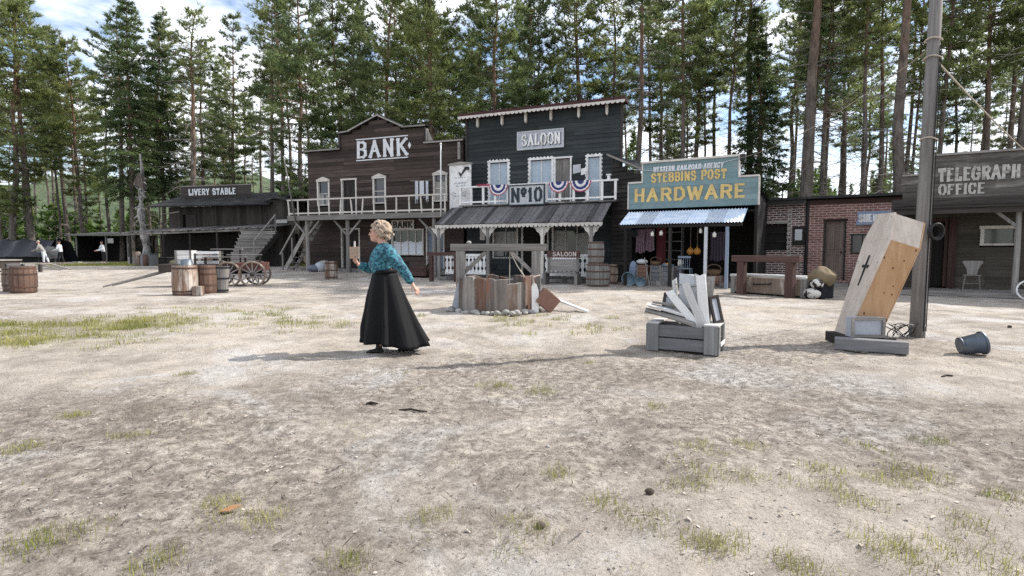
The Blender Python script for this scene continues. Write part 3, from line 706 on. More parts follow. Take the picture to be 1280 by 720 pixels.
def railing(name, label, fr, x0, x1, y, z0, h, n, mat, post_w=.07, skip=(), wob=.0, bottom=True, cat='railing'):
    t = thing(name, label, cat, fr.o, fr.ang); a = MB(); a.box(x0-.05, x1+.05, y-.055, y+.055, z0+h-.07, z0+h); a.build('top_rail', mat, t)
    if bottom: MB().box(x0, x1, y-.03, y+.03, z0+.07, z0+.14).build('bottom_rail', mat, t)
    for i in range(n):
        xx = x0 + (x1-x0)*i/(n-1); xx = min(max(xx, x0+post_w/2), x1-post_w/2)
        b = MB(); b.beam((xx+rng.uniform(-wob, wob), y, z0), (xx+rng.uniform(-wob, wob), y, z0+h-.072), post_w, post_w*.8, (0,1,0)); b.build('baluster', mat, t)
    return t
def post_braced(par, x, y, z0, z1, r=.09, mat=None, arms=(-1, 1), al=.55, name='post', sq=False):
    p = MB()
    if sq: p.box(x-r, x+r, y-r, y+r, z0, z1)
    else: p.tube([(x, y, z0), (x+.01, y, (z0+z1)/2), (x, y, z1)], [r*1.1, r, r*.95], 10)
    for s in arms: p.beam((x+s*r*.7, y-.01, z1-al), (x+s*(al+.05), y-.01, z1-.03), .08, .07, (0,1,0))
    return p.build(name, mat or M['greywood_z'], par, smooth=False)
def corrugated(mb, x0, x1, p_top, p_bot, pitch=.09, amp=.014, panels=6, over=None):
    """sheet between (y,z) p_top and p_bot, ribs running down the slope"""
    (yt, zt), (yb, zb) = p_top, p_bot
    for k in range(panels):
        a = x0 + (x1-x0)*k/panels; b = x0 + (x1-x0)*(k+1)/panels + .03; n = int((b-a)/pitch*6); vs = []; dy = rng.uniform(-.04, .03); lift = .004*(k % 2)
        for i in range(n+1):
            xx = a + (b-a)*i/n; o = amp*math.sin(2*math.pi*(xx-a)/pitch) + lift
            vs += [(xx, yt, zt+o), (xx, yb+dy, zb+o), (xx, yb+dy, zb+o-.006), (xx, yt, zt+o-.006)]
        fs = []
        for i in range(n): q = i*4; fs += [(q, q+1, q+5, q+4), (q+3, q+7, q+6, q+2), (q+1, q+2, q+6, q+5)]
        mb.add(vs, fs)
def scallop_strip(mb, x0, x1, y, z, h=.10, pitch=.16, th=.02):
    n = max(2, int((x1-x0)/pitch)); p = (x1-x0)/n
    for i in range(n):
        a = x0+i*p; pts = [(a, z), (a, z-h*.35)] + [(a + p*(.5-.5*math.cos(t)), z-h*.35-h*.65*math.sin(t)) for t in [math.pi*j/6 for j in range(1, 6)]] + [(a+p-.002, z-h*.35), (a+p-.002, z)]
        mb.prism(pts, y, y+th, .5)
# ---------------------------------------------------------------- BANK
BK = Frame(C(388, 23.5), C(580, 26.4)); GB = .25
bank = frame_thing('bank_building', 'two storey dark brown clapboard bank with stepped gabled false front', 'building', BK)
zS = BK.z(405, 189); zT = BK.z(428, 167.5); x1s = BK.x(428); x2s = BK.x(534); xp = BK.x(476); zP = BK.z(476, 144.5); xa = BK.x(441); xb = BK.x(507)
zS2 = BK.z(556, 178); W_ = BK.w
prof = [(0, zS), (x1s, zS), (x1s, zT), (xa, zT+.06), (xp, zP), (xb, zT+.02), (x2s, zT), (x2s, zS2), (W_, zS2)]
def bank_top(x):
    for (a, za), (b, zb) in zip(prof[:-1], prof[1:]):
        if b > a and a <= x <= b: return za + (zb-za)*(x-a)/(b-a)
    return zS
DZ = 2.98                                              # balcony floor
def bx(u, v=240): return BK.x(u, 0, v)
def rect(fr, u0, u1, vt, vb, y=0): 
    um = (u0+u1)/2; return fr.x(u0, y), fr.x(u1, y), fr.z(um, vb, y), fr.z(um, vt, y)
bw1 = rect(BK, 398.5, 414, 227, 257); bw2 = rect(BK, 467.5, 484, 223, 254.5); bw3 = rect(BK, 542.5, 560, 219, 252); bd = rect(BK, 428.5, 447.5, 225, 268)
bd = (bd[0], bd[1], DZ, bd[3])
lw = rect(BK, 490, 530, 288, 319); ld = (BK.x(427), BK.x(450.5), GB+.12, BK.z(438, 287)); ld2 = (BK.x(533), BK.x(556), GB+.12, BK.z(545, 285))
wl = MB(); siding(wl, 0, W_, DZ-.05, zP, .19, [bw1, bw2, bw3, bd], bank_top)
siding(wl, 0, W_, GB-.2, DZ-.05, .22, [lw, ld, ld2])
wl.build('front_wall', M['bank'], bank)
b = MB(); b.prism([(0, DZ), (W_, DZ)] + [(x, z-.03) for x, z in prof[::-1]], .13, .17); b.box(0, W_, .13, .16, GB-.2, DZ-.004)
b.build('backing_wall', M['dark'], bank)
b = MB(); b.box(.0, .10, .18, 7, GB-.2, 6.0); b.box(W_-.10, W_, .18, 7, GB-.2, 6.0); b.box(.11, W_-.11, 6.9, 7, GB-.2, 6.0); b.build('side_wall', M['bank_low'], bank)
b = MB(); b.add([(-.1,.18,6.25),(W_+.1,.18,6.25),(W_+.1,7.2,5.6),(-.1,7.2,5.6)], [(0,1,2,3)]); b.build('roof', M['darkroof'], bank)
tr = MB(); q = 0
for (a, za), (c_, zc) in zip(prof[:-1], prof[1:]):
    q += 1; up = abs(c_-a) < 1e-6
    if up: tr.box(a-.05, a+.05, -.10-.003*q, .20+.003*q, min(za, zc), max(za, zc)-.05)
    else: tr.beam((a-.10 if q in (1, 3) else a-.02, .04, za+.05), (c_+(.12 if q in (6, 8) else .02), .04, zc+.05), .36+.004*q, .08, (0,0,1))
tr.build('cornice', M['darkwood'], bank)
tr = MB(); q = 0
for (a, za), (c_, zc) in zip(prof[:-1], prof[1:]):
    q += 1
    if abs(c_-a) > 1e-6: tr.beam((a-.05, -.16-.002*q, za+.03), (c_+.05, -.16-.002*q, zc+.03), .02, .07, (0,0,1))
tr.box(x2s+.03, x2s+.12, -.12, .05, zS2+.12, zT-.12); tr.prism([(x2s+.13, zS2+.12), (x2s+.40, zS2+.12), (x2s+.13, zS2+.6)], -.06, -.02); tr.box(W_-.22, W_-.10, -.16, -.09, zS2-.85, zS2-.06)
tr.build('cornice_trim', M['greywood'], bank)
for r_, cu in ((bw1, ('pair', .5, M['clothgrey'])), (bw2, None), (bw3, ('half', .8, M['clothgrey']))):
    window(bank, *r_, M['cream'], fw=.085, pediment=True, curtain=cu, bars=(0, 1))
door(bank, *bd, M['bank_low'], M['cream'], name='door')
window(bank, *lw, M['cream'], fw=.07, bars=(3, 1), curtain=('half', .58, M['curtain']), name='shop_window')
door(bank, *ld, M['bank_low'], M['cream'], fw=.07); door(bank, *ld2, M['chairblue'], M['cream'], fw=.07)
# painted name on the boards
x0, x1 = BK.x(449), BK.x(511); z1a, z0a = BK.z(480, 174.5), BK.z(480, 196)
lt = letters('BANK', x0, x1, z0a, z1a, -.03, tv=.20, th=.12, serif=.09, gap=.34)
xd = BK.x(514); zd = (z0a+z1a)/2+.04; lt.prism([(xd-.09, zd), (xd, zd-.17), (xd+.09, zd), (xd, zd+.17)], -.045, -.03)
lt.box(x0-.05, x1+.05, -.042, -.028, z1a+.07, z1a+.12); lt.box(x0-.05, x1+.05, -.042, -.028, z0a-.13, z0a-.08)
lt.build('lettering', M['tinletter'], bank)
# balcony
BY = -1.6
xl = BK.x(362, BY); xr = BK.x(558, BY)
dk = MB(); n = 46
for i in range(n): dk.box(xl+(xr-xl)*i/n, xl+(xr-xl)*(i+1)/n-.012, BY, -.03, DZ-.05, DZ+rng.uniform(-.004, .004))
bal = dk.build('balcony_floor', M['greywood_y'], bank)
dk = MB(); dk.box(xl-.05, xr+.03, BY-.05, BY-.004, DZ-.24, DZ+.0); dk.box(xl, xr, BY+.1, BY+.22, DZ-.22, DZ-.055); dk.build('balcony_beam', M['greywood'], bank)
for u in (384.5, 435, 543): post_braced(bank, BK.x(u, BY+.15), BY+.16, .0, DZ-.23, .10, al=.72, arms=(-1, 1) if u < 500 else (-1,))
railing('balcony_railing', 'long cream railing of the bank balcony with uneven balusters', BK, xl, xr, BY-.0, DZ+.004, .80, 15, M['cream'], .06, wob=.05)
# flag poles
fp = MB(); p = BK.px(551, 262, BY-.1); t0 = BK.px(551, 181, BY-.1); fp.tube([(p[0], BY-.10, DZ-.22), (t0[0], BY-.10, t0[1])], [.035, .028], 8)
fp.ball((t0[0], BY-.10, t0[1]+.04), .05, 8, 6); o = fp.build('flagpole', M['white'], None, True); o.location = BK.o; o.rotation_euler.z = BK.ang
tag(o, 'upright white flagpole rising from the right end of the bank balcony', 'flagpole')
fp = MB(); p = BK.px(369, 266, BY-.1); t0 = BK.px(360, 196, BY-.1); fp.tube([(p[0], BY-.11, DZ-.22), (t0[0], BY-.4, t0[1])], [.04, .028], 8); o = fp.build('flagpole', M['greywood_z'], None, True); o.location = BK.o; o.rotation_euler.z = BK.ang
tag(o, 'tilted grey pole at the left corner of the bank balcony', 'flagpole')
# hanging laundry, each garment its own thing
for (u, ww, hh, lab) in ((521.5, .16, 1.0, 'white linen strip hanging left on the bank balcony rail'), (528, .24, .78, 'widest white linen hanging in the middle on the bank balcony rail'), (534.5, .14, 1.05, 'narrow white linen with ragged hem hanging right on the bank balcony rail')):
    cx = BK.x(u, -.3); c_ = MB(); zt = BK.z(u, 226, -.3); n = 9
    for i in range(n):
        a, b_ = cx-ww/2+ww*i/n, cx-ww/2+ww*(i+1)/n; f0 = .025*math.sin(i*1.7+u); f1 = .025*math.sin((i+1)*1.7+u); rag = hh*(.8+.3*rng.random())
        c_.add([(a, -.30+f0, zt), (b_, -.30+f1, zt), (b_, -.30+f1, zt-rag), (a, -.30+f0, zt-rag), (a, -.292+f0, zt), (b_, -.292+f1, zt), (b_, -.292+f1, zt-rag), (a, -.292+f0, zt-rag)], [(0,3,2,1), (4,5,6,7), (0,1,5,4), (3,7,6,2), (0,4,7,3), (1,2,6,5)])
    o = c_.build('laundry', M['clothwhite']); o.location = BK.o; o.rotation_euler.z = BK.ang; tag(o, lab, 'laundry', 'laundry on the bank balcony')
ln = MB(); zt = BK.z(528, 226, -.3); ln.tube([(BK.x(514, -.3), -.30, zt+.03), (BK.x(528, -.3), -.30, zt), (BK.x(542, -.3), -.30, zt+.03)], .008, 5)
ln.tube([(BK.x(514, -.3), -.30, zt+.03), (BK.x(514, -.3), .0, zt+.05)], .01, 5); ln.tube([(BK.x(542, -.3), -.30, zt+.03), (BK.x(542, -.3), .0, zt+.05)], .01, 5)
o = ln.build('washing_line', M['rope']); o.location = BK.o; o.rotation_euler.z = BK.ang; tag(o, 'short washing line holding the white linen before the bank wall', 'line')
# lower bank sign
t = frame_thing('bank_sign', 'small cream board with black bank lettering over the ground floor window', 'sign', BK)
r_ = rect(BK, 490, 518, 275, 287, -.1); MB().box(r_[0], r_[1], -.12, -.08, r_[2]+.02, r_[3]).build('board', M['cream'], t)
letters('BANK', r_[0]+.10, r_[1]-.10, r_[2]+.09, r_[3]-.07, -.121, tv=.26, th=.17, serif=.10, gap=.26).build('lettering', M['black'], t)
# steps and stair
t = frame_thing('balcony_stair', 'steep open wooden stair with slanting handrail under the left end of the balcony', 'stair', BK)
sx0, sx1 = BK.x(356, BY+.4), BK.x(388, BY+.4); st = MB()
for yy in (BY+.25, BY+.95): st.beam((sx0, yy, .1), (sx1+.25, yy, DZ-.25), .05, .20, (0,0,1))
st.build('stringer', M['greywood'], t)
for i in range(9):
    f = (i+.5)/9; MB().box(sx0+(sx1+.25-sx0)*f-.12, sx0+(sx1+.25-sx0)*f+.12, BY+.28, BY+.92, .2+(DZ-.45)*f-.02, .2+(DZ-.45)*f+.02).build('tread', M['greywood'], t)
MB().beam((sx0-.15, BY+.22, 1.05), (sx1-.55, BY+.22, 2.72), .05, .07).build('handrail', M['greywood'], t)
MB().box(sx0-.02, sx0+.05, BY+.19, BY+.25, .1, 1.15).box(sx0+.62, sx0+.68, BY+.19, BY+.25, .7, 1.9).build('handrail_post', M['greywood_z'], t)
t = frame_thing('boardwalk', 'low plank walk along the foot of the bank front', 'boardwalk', BK); b = MB()
for i in range(40): b.box(.2+i*.225, .2+i*.225+.215, -1.35, -.06, GB-.1, GB+.10+rng.uniform(-.006,.006))
b.build('planks', M['greywood_y'], t)
# bench and steps in front of the shop window
t = thing('steps', 'short flight of brown wooden steps with side rail before the bank window', 'steps', BK.w3(BK.x(524, -1.7), -2.1, .12), BK.ang)
for i in range(3): MB().box(-.5, .5, .25*i, .25*(i+1)-.004, 0, .12*(i+1)+.05).build('step', M['redbrown'], t)
MB().beam((.55, -.05, .35), (.55, .8, .85), .05, .07).box(.52, .58, -.02, .04, 0, .36).box(.52, .58, .7, .76, 0, .80).build('rail', M['redbrown'], t)
# ---------------------------------------------------------------- SALOON
SA = Frame(C(584, 26.6), C(775.5, 29.9))
sal = frame_thing('saloon_building', 'two storey saloon with green black clapboard false front and white trimmed windows', 'building', SA)
W_ = SA.w; zt = (SA.z(590, 148) + SA.z(770, 131))/2; SD = 3.27
sw1 = rect(SA, 611, 637, 203, 245); sc1 = rect(SA, 661, 714, 199, 245); sw3 = rect(SA, 732, 751, 196, 243)
sw1 = (sw1[0], sw1[1], SD+.05, sw1[3]); sw3 = (sw3[0], sw3[1], SD+.05, sw3[3]); xm = SA.x(691.5)
cw = (sc1[0], xm, SD+.05, sc1[3]); cd = (xm+.02, sc1[1], SD, sc1[3])
l1 = rect(SA, 616, 648, 281, 345); l1 = (l1[0], l1[1], .9, l1[3]); l2 = (SA.x(652), SA.x(686), .2, SA.z(669, 283)); l3 = (SA.x(690), SA.x(738), .9, SA.z(714, 281))
wl = MB(); siding(wl, 0, W_, SD-.1, zt, .185, [sw1, (sc1[0], sc1[1], SD-.1, sc1[3]), sw3]); siding(wl, 0, W_, 0, SD-.1, .2, [l1, l2, l3]); wl.build('front_wall', M['saloon'], sal)
b = MB(); b.box(0, W_, .13, .17, 0, zt-.02); b.build('backing_wall', M['dark'], sal)
sidev = MB(); sidev.M = Matrix.Translation((W_-2.1, .18, 0)) @ Matrix.Rotation(R(90), 4, 'Z'); siding(sidev, 0, 4, 0, 6.2, .2); sidev.M = Matrix.Translation((.1, 4.18, 0)) @ Matrix.Rotation(R(-90), 4, 'Z'); siding(sidev, 0, 4, 0, 6.2, .2)
sidev.M = None; sidev.box(.12, W_-2.15, 4.05, 4.1, 0, 6.1); sidev.build('side_wall', M['saloon'], sal)
MB().add([(0,.2,6.4),(W_-2.0,.2,6.4),(W_-2.0,4.4,6.1),(0,4.4,6.1)], [(0,1,2,3)]).build('roof', M['darkroof'], sal)
co_ = MB(); co_.box(-.22, W_+.2, -.42, .25, zt+.0, zt+.09); co_.box(-.20, W_+.18, -.38, .22, zt+.091, zt+.19); co_.build('cornice', M['redroof'], sal)
tr = MB(); scallop_strip(tr, -.22, W_+.2, -.445, zt+.055, .13, .20); tr.build('cornice_trim', M['cream'], sal)
for u in (599, 629, 658, 689, 723, 757.5):
    xx = SA.x(u); MB().prism([(xx-.05, zt-.01), (xx+.05, zt-.01), (xx+.05, zt-.36), (xx, zt-.45), (xx-.05, zt-.36)], -.16, -.03).build('bracket', M['cream'], sal)
MB().box(-.03, .07, -.05, .02, SD-.1, zt).box(W_-.07, W_+.03, -.05, .02, 0, zt).build('corner_board', M['darkwood_z'], sal)
window(sal, *sw1, M['white'], fw=.09, curtain=('full', 1, M['curtain2']), bars=(1, 0), scallop=True)
window(sal, *cw, M['white'], fw=.09, curtain=('full', 1, M['curtain2']), bars=(1, 0), scallop=True)
window(sal, *sw3, M['white'], fw=.085, curtain=('full', 1, M['curtain2']), bars=(0, 0), scallop=True)
door(sal, *cd, M['greywood_z'], M['white'], fw=.07)
window(sal, *l1, M['cream'], fw=.08, bars=(1, 0), curtain=('pair', .8, M['clothgrey']), name='shop_window'); window(sal, *l3, M['cream'], fw=.08, bars=(2, 0), curtain=('pair', .8, M['clothgrey']), name='shop_window')
door(sal, *l2, M['dark'], M['cream'], fw=.07, handle=False)
# hanging name board
t = frame_thing('saloon_sign', 'pale grey framed board lettered in white high on the green black wall', 'sign', SA)
s0, s1 = SA.x(647), SA.x(704.5); sz0, sz1 = SA.z(675, 186.5), SA.z(675, 163)
MB().box(s0+.05, s1-.05, -.075, -.03, sz0+.05, sz1-.05).build('board', M['signgrey'], t)
fr_ = MB(); fr_.box(s0, s1, -.095, -.03, sz0, sz0+.05); fr_.box(s0, s1, -.095, -.03, sz1-.05, sz1); fr_.box(s0, s0+.05, -.093, -.03, sz0+.051, sz1-.051); fr_.box(s1-.05, s1, -.093, -.03, sz0+.051, sz1-.051); fr_.build('frame', M['signgrey2'], t)
letters('SALOON', s0+.24+.025, s1-.16+.025, sz0+.17-.025, sz1-.15-.025, -.076, tv=.17, th=.11, serif=.055, gap=.30, depth=.008).build('letter_shadow', M['signdark'], t)
letters('SALOON', s0+.24, s1-.16, sz0+.17, sz1-.15, -.090, tv=.17, th=.11, serif=.055, gap=.30, depth=.010).build('lettering', M['white'], t)
# balcony rail
RY = -1.25
rx0, rx1 = SA.x(575, RY), SA.x(770, RY)
rl = railing('balcony_railing', 'white painted railing of the saloon balcony hung with bunting', SA, rx0, rx1, RY, SD, .80, 13, M['white'], .095, bottom=True)
po = MB(); xx = SA.x(760, RY); po.box(xx-.055, xx+.055, RY-.058, RY+.058, SD+.802, SD+.95); po.box(xx-.09, xx+.09, RY-.09, RY+.09, SD+.951, SD+1.0); po.build('newel_cap', M['white'], rl)
fl = MB()
for i in range(30): fl.box(rx0+(rx1-rx0)*i/30, rx0+(rx1-rx0)*(i+1)/30-.01, RY-.06, -.03, SD-.07, SD-.02)
fl.build('balcony_floor', M['greywood_y'], sal)
t = frame_thing('number_sign', 'pale board with dark border and large dark number ten on the white rail', 'sign', SA)
s0, s1 = SA.x(637, RY), SA.x(682, RY); z0_, z1_ = SA.z(659, 257, RY), SA.z(659, 231, RY); Y0 = RY-.13
MB().box(s0+.05, s1-.05, Y0, Y0+.04, z0_+.05, z1_-.05).build('board', M['signgrey2'], t)
fr_ = MB(); fr_.box(s0, s1, Y0-.02, Y0+.04, z0_, z0_+.05); fr_.box(s0, s1, Y0-.02, Y0+.04, z1_-.05, z1_); fr_.box(s0, s0+.05, Y0-.018, Y0+.04, z0_+.051, z1_-.051); fr_.box(s1-.05, s1, Y0-.018, Y0+.04, z0_+.051, z1_-.051); fr_.build('frame', M['signdark'], t)
letters('No10', s0+.14, s1-.14, z0_+.16, z1_-.15, Y0, tv=.22, th=.10, serif=.11, gap=.26).build('lettering', M['signdark'], t)
# bunting fans
for (u0, u1, lab) in ((611, 634.5, 'striped red white and blue fan bunting left of the number board'), (685.5, 710, 'striped fan bunting directly right of the number board'), (712, 738, 'striped fan bunting farthest right on the saloon rail')):
    a, b_ = SA.x(u0, RY-.1), SA.x(u1, RY-.1); cx = (a+b_)/2; rr = (b_-a)/2; t = frame_thing('fan_bunting', lab, 'bunting', SA); t['group'] = 'fan bunting on the saloon rail'; zt_ = SD+.80
    for i, (r0_, r1_, mt) in enumerate(((0, .32, 'navy'), (.32, .55, 'white'), (.55, .78, 'navy'), (.78, .90, 'white'), (.90, 1.0, 'red'))):
        m_ = MB(); n = 18
        for k in range(n):
            t0, t1 = math.pi*k/n, math.pi*(k+1)/n
            def P_(q, tt): return (cx - rr*q*math.cos(tt), RY-.075 - .018*math.sin(tt*14)*q - .01, zt_ - rr*q*1.05*math.sin(tt))
            m_.add([P_(r0_, t0), P_(r1_, t0), P_(r1_, t1), P_(r0_, t1)], [(0,1,2,3)], .5)
        m_.build('band', M[mt], t, fix=False)
gl = MB(); a, b_ = SA.x(596, RY-.1), SA.x(613, RY-.1)
for i in range(7):
    x0_, x1_ = a+(b_-a)*i/7, a+(b_-a)*(i+1)/7; pts = [(x0_+(x1_-x0_)*q/6, RY-.07, SD+.86-.07*math.sin(math.pi*q/6)) for q in range(7)]; gl.tube(pts, .022, 6)
o = gl.build('garland', M['red']); o.location = SA.o; o.rotation_euler.z = SA.ang; tag(o, 'thin red garland looped along the left end of the white saloon rail', 'garland')
# posters on the wall
for (u0, u1, v0, v1, mt, lab) in ((715.5, 725, 205.5, 217, 'signgrey2', 'square pale notice pinned beside the balcony door'), (725.5, 732, 210, 219, 'white', 'small torn white paper right of the square notice')):
    r_ = rect(SA, u0, u1, v0, v1, -.04); p = MB(); p.add([(r_[0], -.045, r_[2]), (r_[1], -.05, r_[2]+.05), (r_[1], -.045, r_[3]), (r_[0], -.04, r_[3]-.02), (r_[0], -.03, r_[2]), (r_[1], -.03, r_[2]+.05), (r_[1], -.03, r_[3]), (r_[0], -.03, r_[3]-.02)], [(0,1,2,3), (7,6,5,4), (0,4,5,1), (1,5,6,2), (2,6,7,3), (3,7,4,0)])
    o = p.build('notice', M[mt]); o.location = SA.o; o.rotation_euler.z = SA.ang; tag(o, lab, 'notice')
# tall white painted board between bank and saloon
t = frame_thing('painted_board', 'tall worn white board with peaked top and black pistol mark between bank and saloon', 'sign', SA)
QY = -.95; r_ = rect(SA, 562.5, 589, 206, 261, QY); MB().box(r_[0], r_[1], QY, QY+.06, r_[2], r_[3]).build('board', M['white'], t)
cap = MB(); xm_ = (r_[0]+r_[1])/2; cap.prism([(r_[0]-.08, r_[3]+.002), (r_[1]+.08, r_[3]+.002), (r_[1]+.02, r_[3]+.07), (xm_, r_[3]+.13), (r_[0]-.02, r_[3]+.07)], QY-.05, QY+.08); cap.build('cap', M['greywood'], t)
pk = MB(); cx, cz = SA.x(579, QY), SA.z(579, 214, QY)
pk.prism([(cx-.12, cz-.20), (cx-.02, cz-.14), (cx+.18, cz+.06), (cx+.33, cz+.02), (cx+.33, cz+.18), (cx+.13, cz+.20)], QY-.03, QY-.001)
pk.prism([(cx-.22, cz-.02), (cx-.15, cz-.05), (cx-.03, cz-.17), (cx-.10, cz-.24)], QY-.034, QY-.002); pk.build('painted_mark', M['black'], t)
sm = MB()
for zf, w_ in ((.70, .55), (.57, .62), (.50, .5), (.34, .66), (.28, .6)):
    n = 9
    for i in range(n):
        if rng.random() < .75: xx = xm_-w_*.5+w_*i/n; zz = r_[2]+(r_[3]-r_[2])*zf; sm.box(xx, xx+w_/n*.7, QY-.006, QY-.001, zz, zz+rng.uniform(.04, .09))
sm.build('faded_paint', M['signgrey'], t)
# porch roof, posts, deck
PY = -2.65; PT = (RY+.05, SD-.10); PB = (PY, 2.38); px0, px1 = -.12, SA.x(764, RY)
pr = MB(); n = 34
for i in range(n):
    a, b_ = px0+(px1-px0)*i/n, px0+(px1-px0)*(i+1)/n-.012; l_ = .006*(i % 2); e = rng.uniform(-.06, .03)
    pr.add([(a, PT[0], PT[1]+l_), (b_, PT[0], PT[1]+l_), (b_, PB[0]+e, PB[1]+l_), (a, PB[0]+e, PB[1]+l_), (a, PT[0], PT[1]+l_-.03), (b_, PT[0], PT[1]+l_-.03), (b_, PB[0]+e, PB[1]+l_-.03), (a, PB[0]+e, PB[1]+l_-.03)], [(0,1,2,3), (7,6,5,4), (3,2,6,7), (0,3,7,4), (1,5,6,2)])
pr.build('porch_roof', wood('porch_roof_boards', (.045,.043,.045), (.16,.15,.15), 'Y', .55), sal)
tr = MB(); tr.box(px0, px1, PY+.03, PY+.09, PB[1]-.17, PB[1]-.04); tr.build('porch_beam', M['darkwood'], sal)
tr = MB(); scallop_strip(tr, px0, px1, PY+.005, PB[1]-.045, .15, .17, .02); tr.build('porch_fringe', M['cream'], sal)
for u in (546, 610, 678, 739):
    xx = max(SA.x(u, PY+.15), px0+.1); p = MB(); p.box(xx-.06, xx+.06, PY+.10, PY+.22, .0, PB[1]-.06); p_ = p.build('post', M['cream' if u == 678 else 'greywood_z'], sal)
    br = MB(); zb = PB[1]-.18
    for sg in (-1, 1): br.prism([(xx+sg*.065, zb), (xx+sg*.42, zb), (xx+sg*.30, zb-.06), (xx+sg*.22, zb-.20), (xx+sg*.14, zb-.24), (xx+sg*.065, zb-.42)], PY+.13, PY+.18)
    br.build('bracket', M['cream'], p_)
dk = MB()
for i in range(34): dk.box(.0+7.0*i/34, 7.0*(i+1)/34-.012, PY+.05, -.03, .02, .15+rng.uniform(-.005, .005))
dk.build('porch_floor', M['greywood_y'], sal)
def baluster_panel(u0, u1, label):
    t = frame_thing('porch_balustrade', label, 'balustrade', SA); y_ = PY+.16; a, b_ = SA.x(u0, y_), SA.x(u1, y_); z0_, z1_ = .27, 1.12; MB().box(a, b_, y_-.03, y_+.03, z1_-.09, z1_).build('top_rail', M['white'], t); MB().box(a, b_, y_-.03, y_+.03, z0_, z0_+.09).build('bottom_rail', M['white'], t)
    n = max(3, int((b_-a)/.17)); h = z1_-z0_-.18
    for i in range(n):
        xx = a+(b_-a)*(i+.5)/n; zz = z0_+.09; prof_ = [(.075, 0), (.075, .12), (.03, .2), (.03, .26), (.072, .38), (.072, .62), (.03, .74), (.03, .8), (.075, .88), (.075, 1)]
        MB().prism([(xx+w_, zz+h*q) for w_, q in prof_] + [(xx-w_, zz+h*q) for w_, q in prof_[::-1]], y_-.012, y_+.012).build('baluster', M['white'], t)
    return t
baluster_panel(556.5, 607.5, 'white cut-out balustrade on the saloon porch behind the well')
baluster_panel(681, 737, 'white cut-out balustrade on the saloon porch behind the bench')
# hanging lantern box by the door and a dark hanging bag of the porch
t = frame_thing('framed_notice', 'narrow pale notice frame hung beside a porch post behind the well', 'notice', SA)
r_ = rect(SA, 600, 606, 286, 300, -.5); MB().box(r_[0], r_[1], -.5, -.47, r_[2], r_[3]).build('frame', M['cream'], t); MB().tube([((r_[0]+r_[1])/2, -.485, r_[3]), ((r_[0]+r_[1])/2, -.485, 2.75)], .006, 4).build('cord', M['rope'], t)
# ---------------------------------------------------------------- dark lean-to between saloon and hardware store
LS = Frame(C(764, 30.6), C(806, 32.0)); t = frame_thing('lean_to_shed', 'dark log lean-to with sloping roof squeezed between saloon and hardware store', 'shed', LS)
zl, zr = LS.z(767, 195), LS.z(804, 217); wl = MB(); siding(wl, 0, LS.w, 0, max(zl, zr), .17, [], lambda x: zl + (zr-zl)*x/LS.w - .12, joint=9, proud=.04); wl.build('wall', M['darkwood'], t)
MB().beam((-.1, 2.0, zl+.02), (LS.w+.25, 2.0, zr-.05), 4.4, .07).build('roof', M['darkroof'], t)
MB().beam((-.12, -.23, zl+.05), (LS.w+.27, -.23, zr-.02), .03, .07).build('barge_board', M['greywood'], t)
# ---------------------------------------------------------------- HARDWARE STORE
HW = Frame(C(785.5, 33.0), C(945, 36.9)); hw = frame_thing('hardware_building', 'small shop with stepped teal false front and open dark interior', 'building', HW); W_ = HW.w
z0_ = HW.z(865, 259); z1_ = HW.z(865, 225.5); z2_ = HW.z(862, 200.5); ua, ub = HW.x(803), HW.x(920.5)
b = MB(); y_ = -.02
for i in range(int((z1_-z0_)/.19)+1):
    za = z0_+i*.19; zb_ = min(za+.186, z1_)
    if zb_ > za: b.box(0, W_, y_-.03-rng.uniform(0,.006), .05, za, zb_)
for i in range(int((z2_-z1_)/.19)+1):
    za = z1_+.003+i*.19; zb_ = min(za+.186, z2_)
    if zb_ > za: b.box(ua, ub, y_-.03-rng.uniform(0,.006), .05, za, zb_)
b.build('false_front', M['teal'], hw)
tr = MB()
tr.box(-.03, ua-.003, -.10, .10, z1_, z1_+.06); tr.box(ub+.003, W_+.03, -.10, .10, z1_, z1_+.06); tr.box(ua-.09, ub+.09, -.10, .10, z2_, z2_+.07); tr.box(ua-.05, ua-.001, -.075, .06, z1_+.062, z2_-.002); tr.box(ub+.001, ub+.05, -.075, .06, z1_+.062, z2_-.002)
tr.box(-.05, -.001, -.075, .06, z0_, z1_-.002); tr.box(W_+.001, W_+.05, -.075, .06, z0_, z1_-.002); tr.build('cornice', M['cream'], hw)
MB().box(W_*0-.1, -.06, -.14, .1, z1_+.0, z1_+.05).box(ub+.05, ub+.22, -.12, .1, z2_-.14, z2_+.06).build('cornice_block', M['black'], hw)
tx = lambda s, u0, u1, vt, vb, mt, **k: letters(s, HW.x(u0, 0, vb), HW.x(u1, 0, vb), HW.z((u0+u1)/2, vb), HW.z((u0+u1)/2, vt), -.062, **k).build('lettering', M[mt], hw)
tx('HARDWARE', 794, 931, 233, 250, 'gold', tv=.24, th=.16, gap=.30)
tx('STEBBINS POST', 815, 908, 214, 226, 'gold', tv=.20, th=.15, serif=.05, gap=.30)
tx('WESTERN RAILROAD-AGENCY', 817, 904, 206, 212.5, 'tinletter', tv=.24, th=.17, gap=.30, slant=.12)
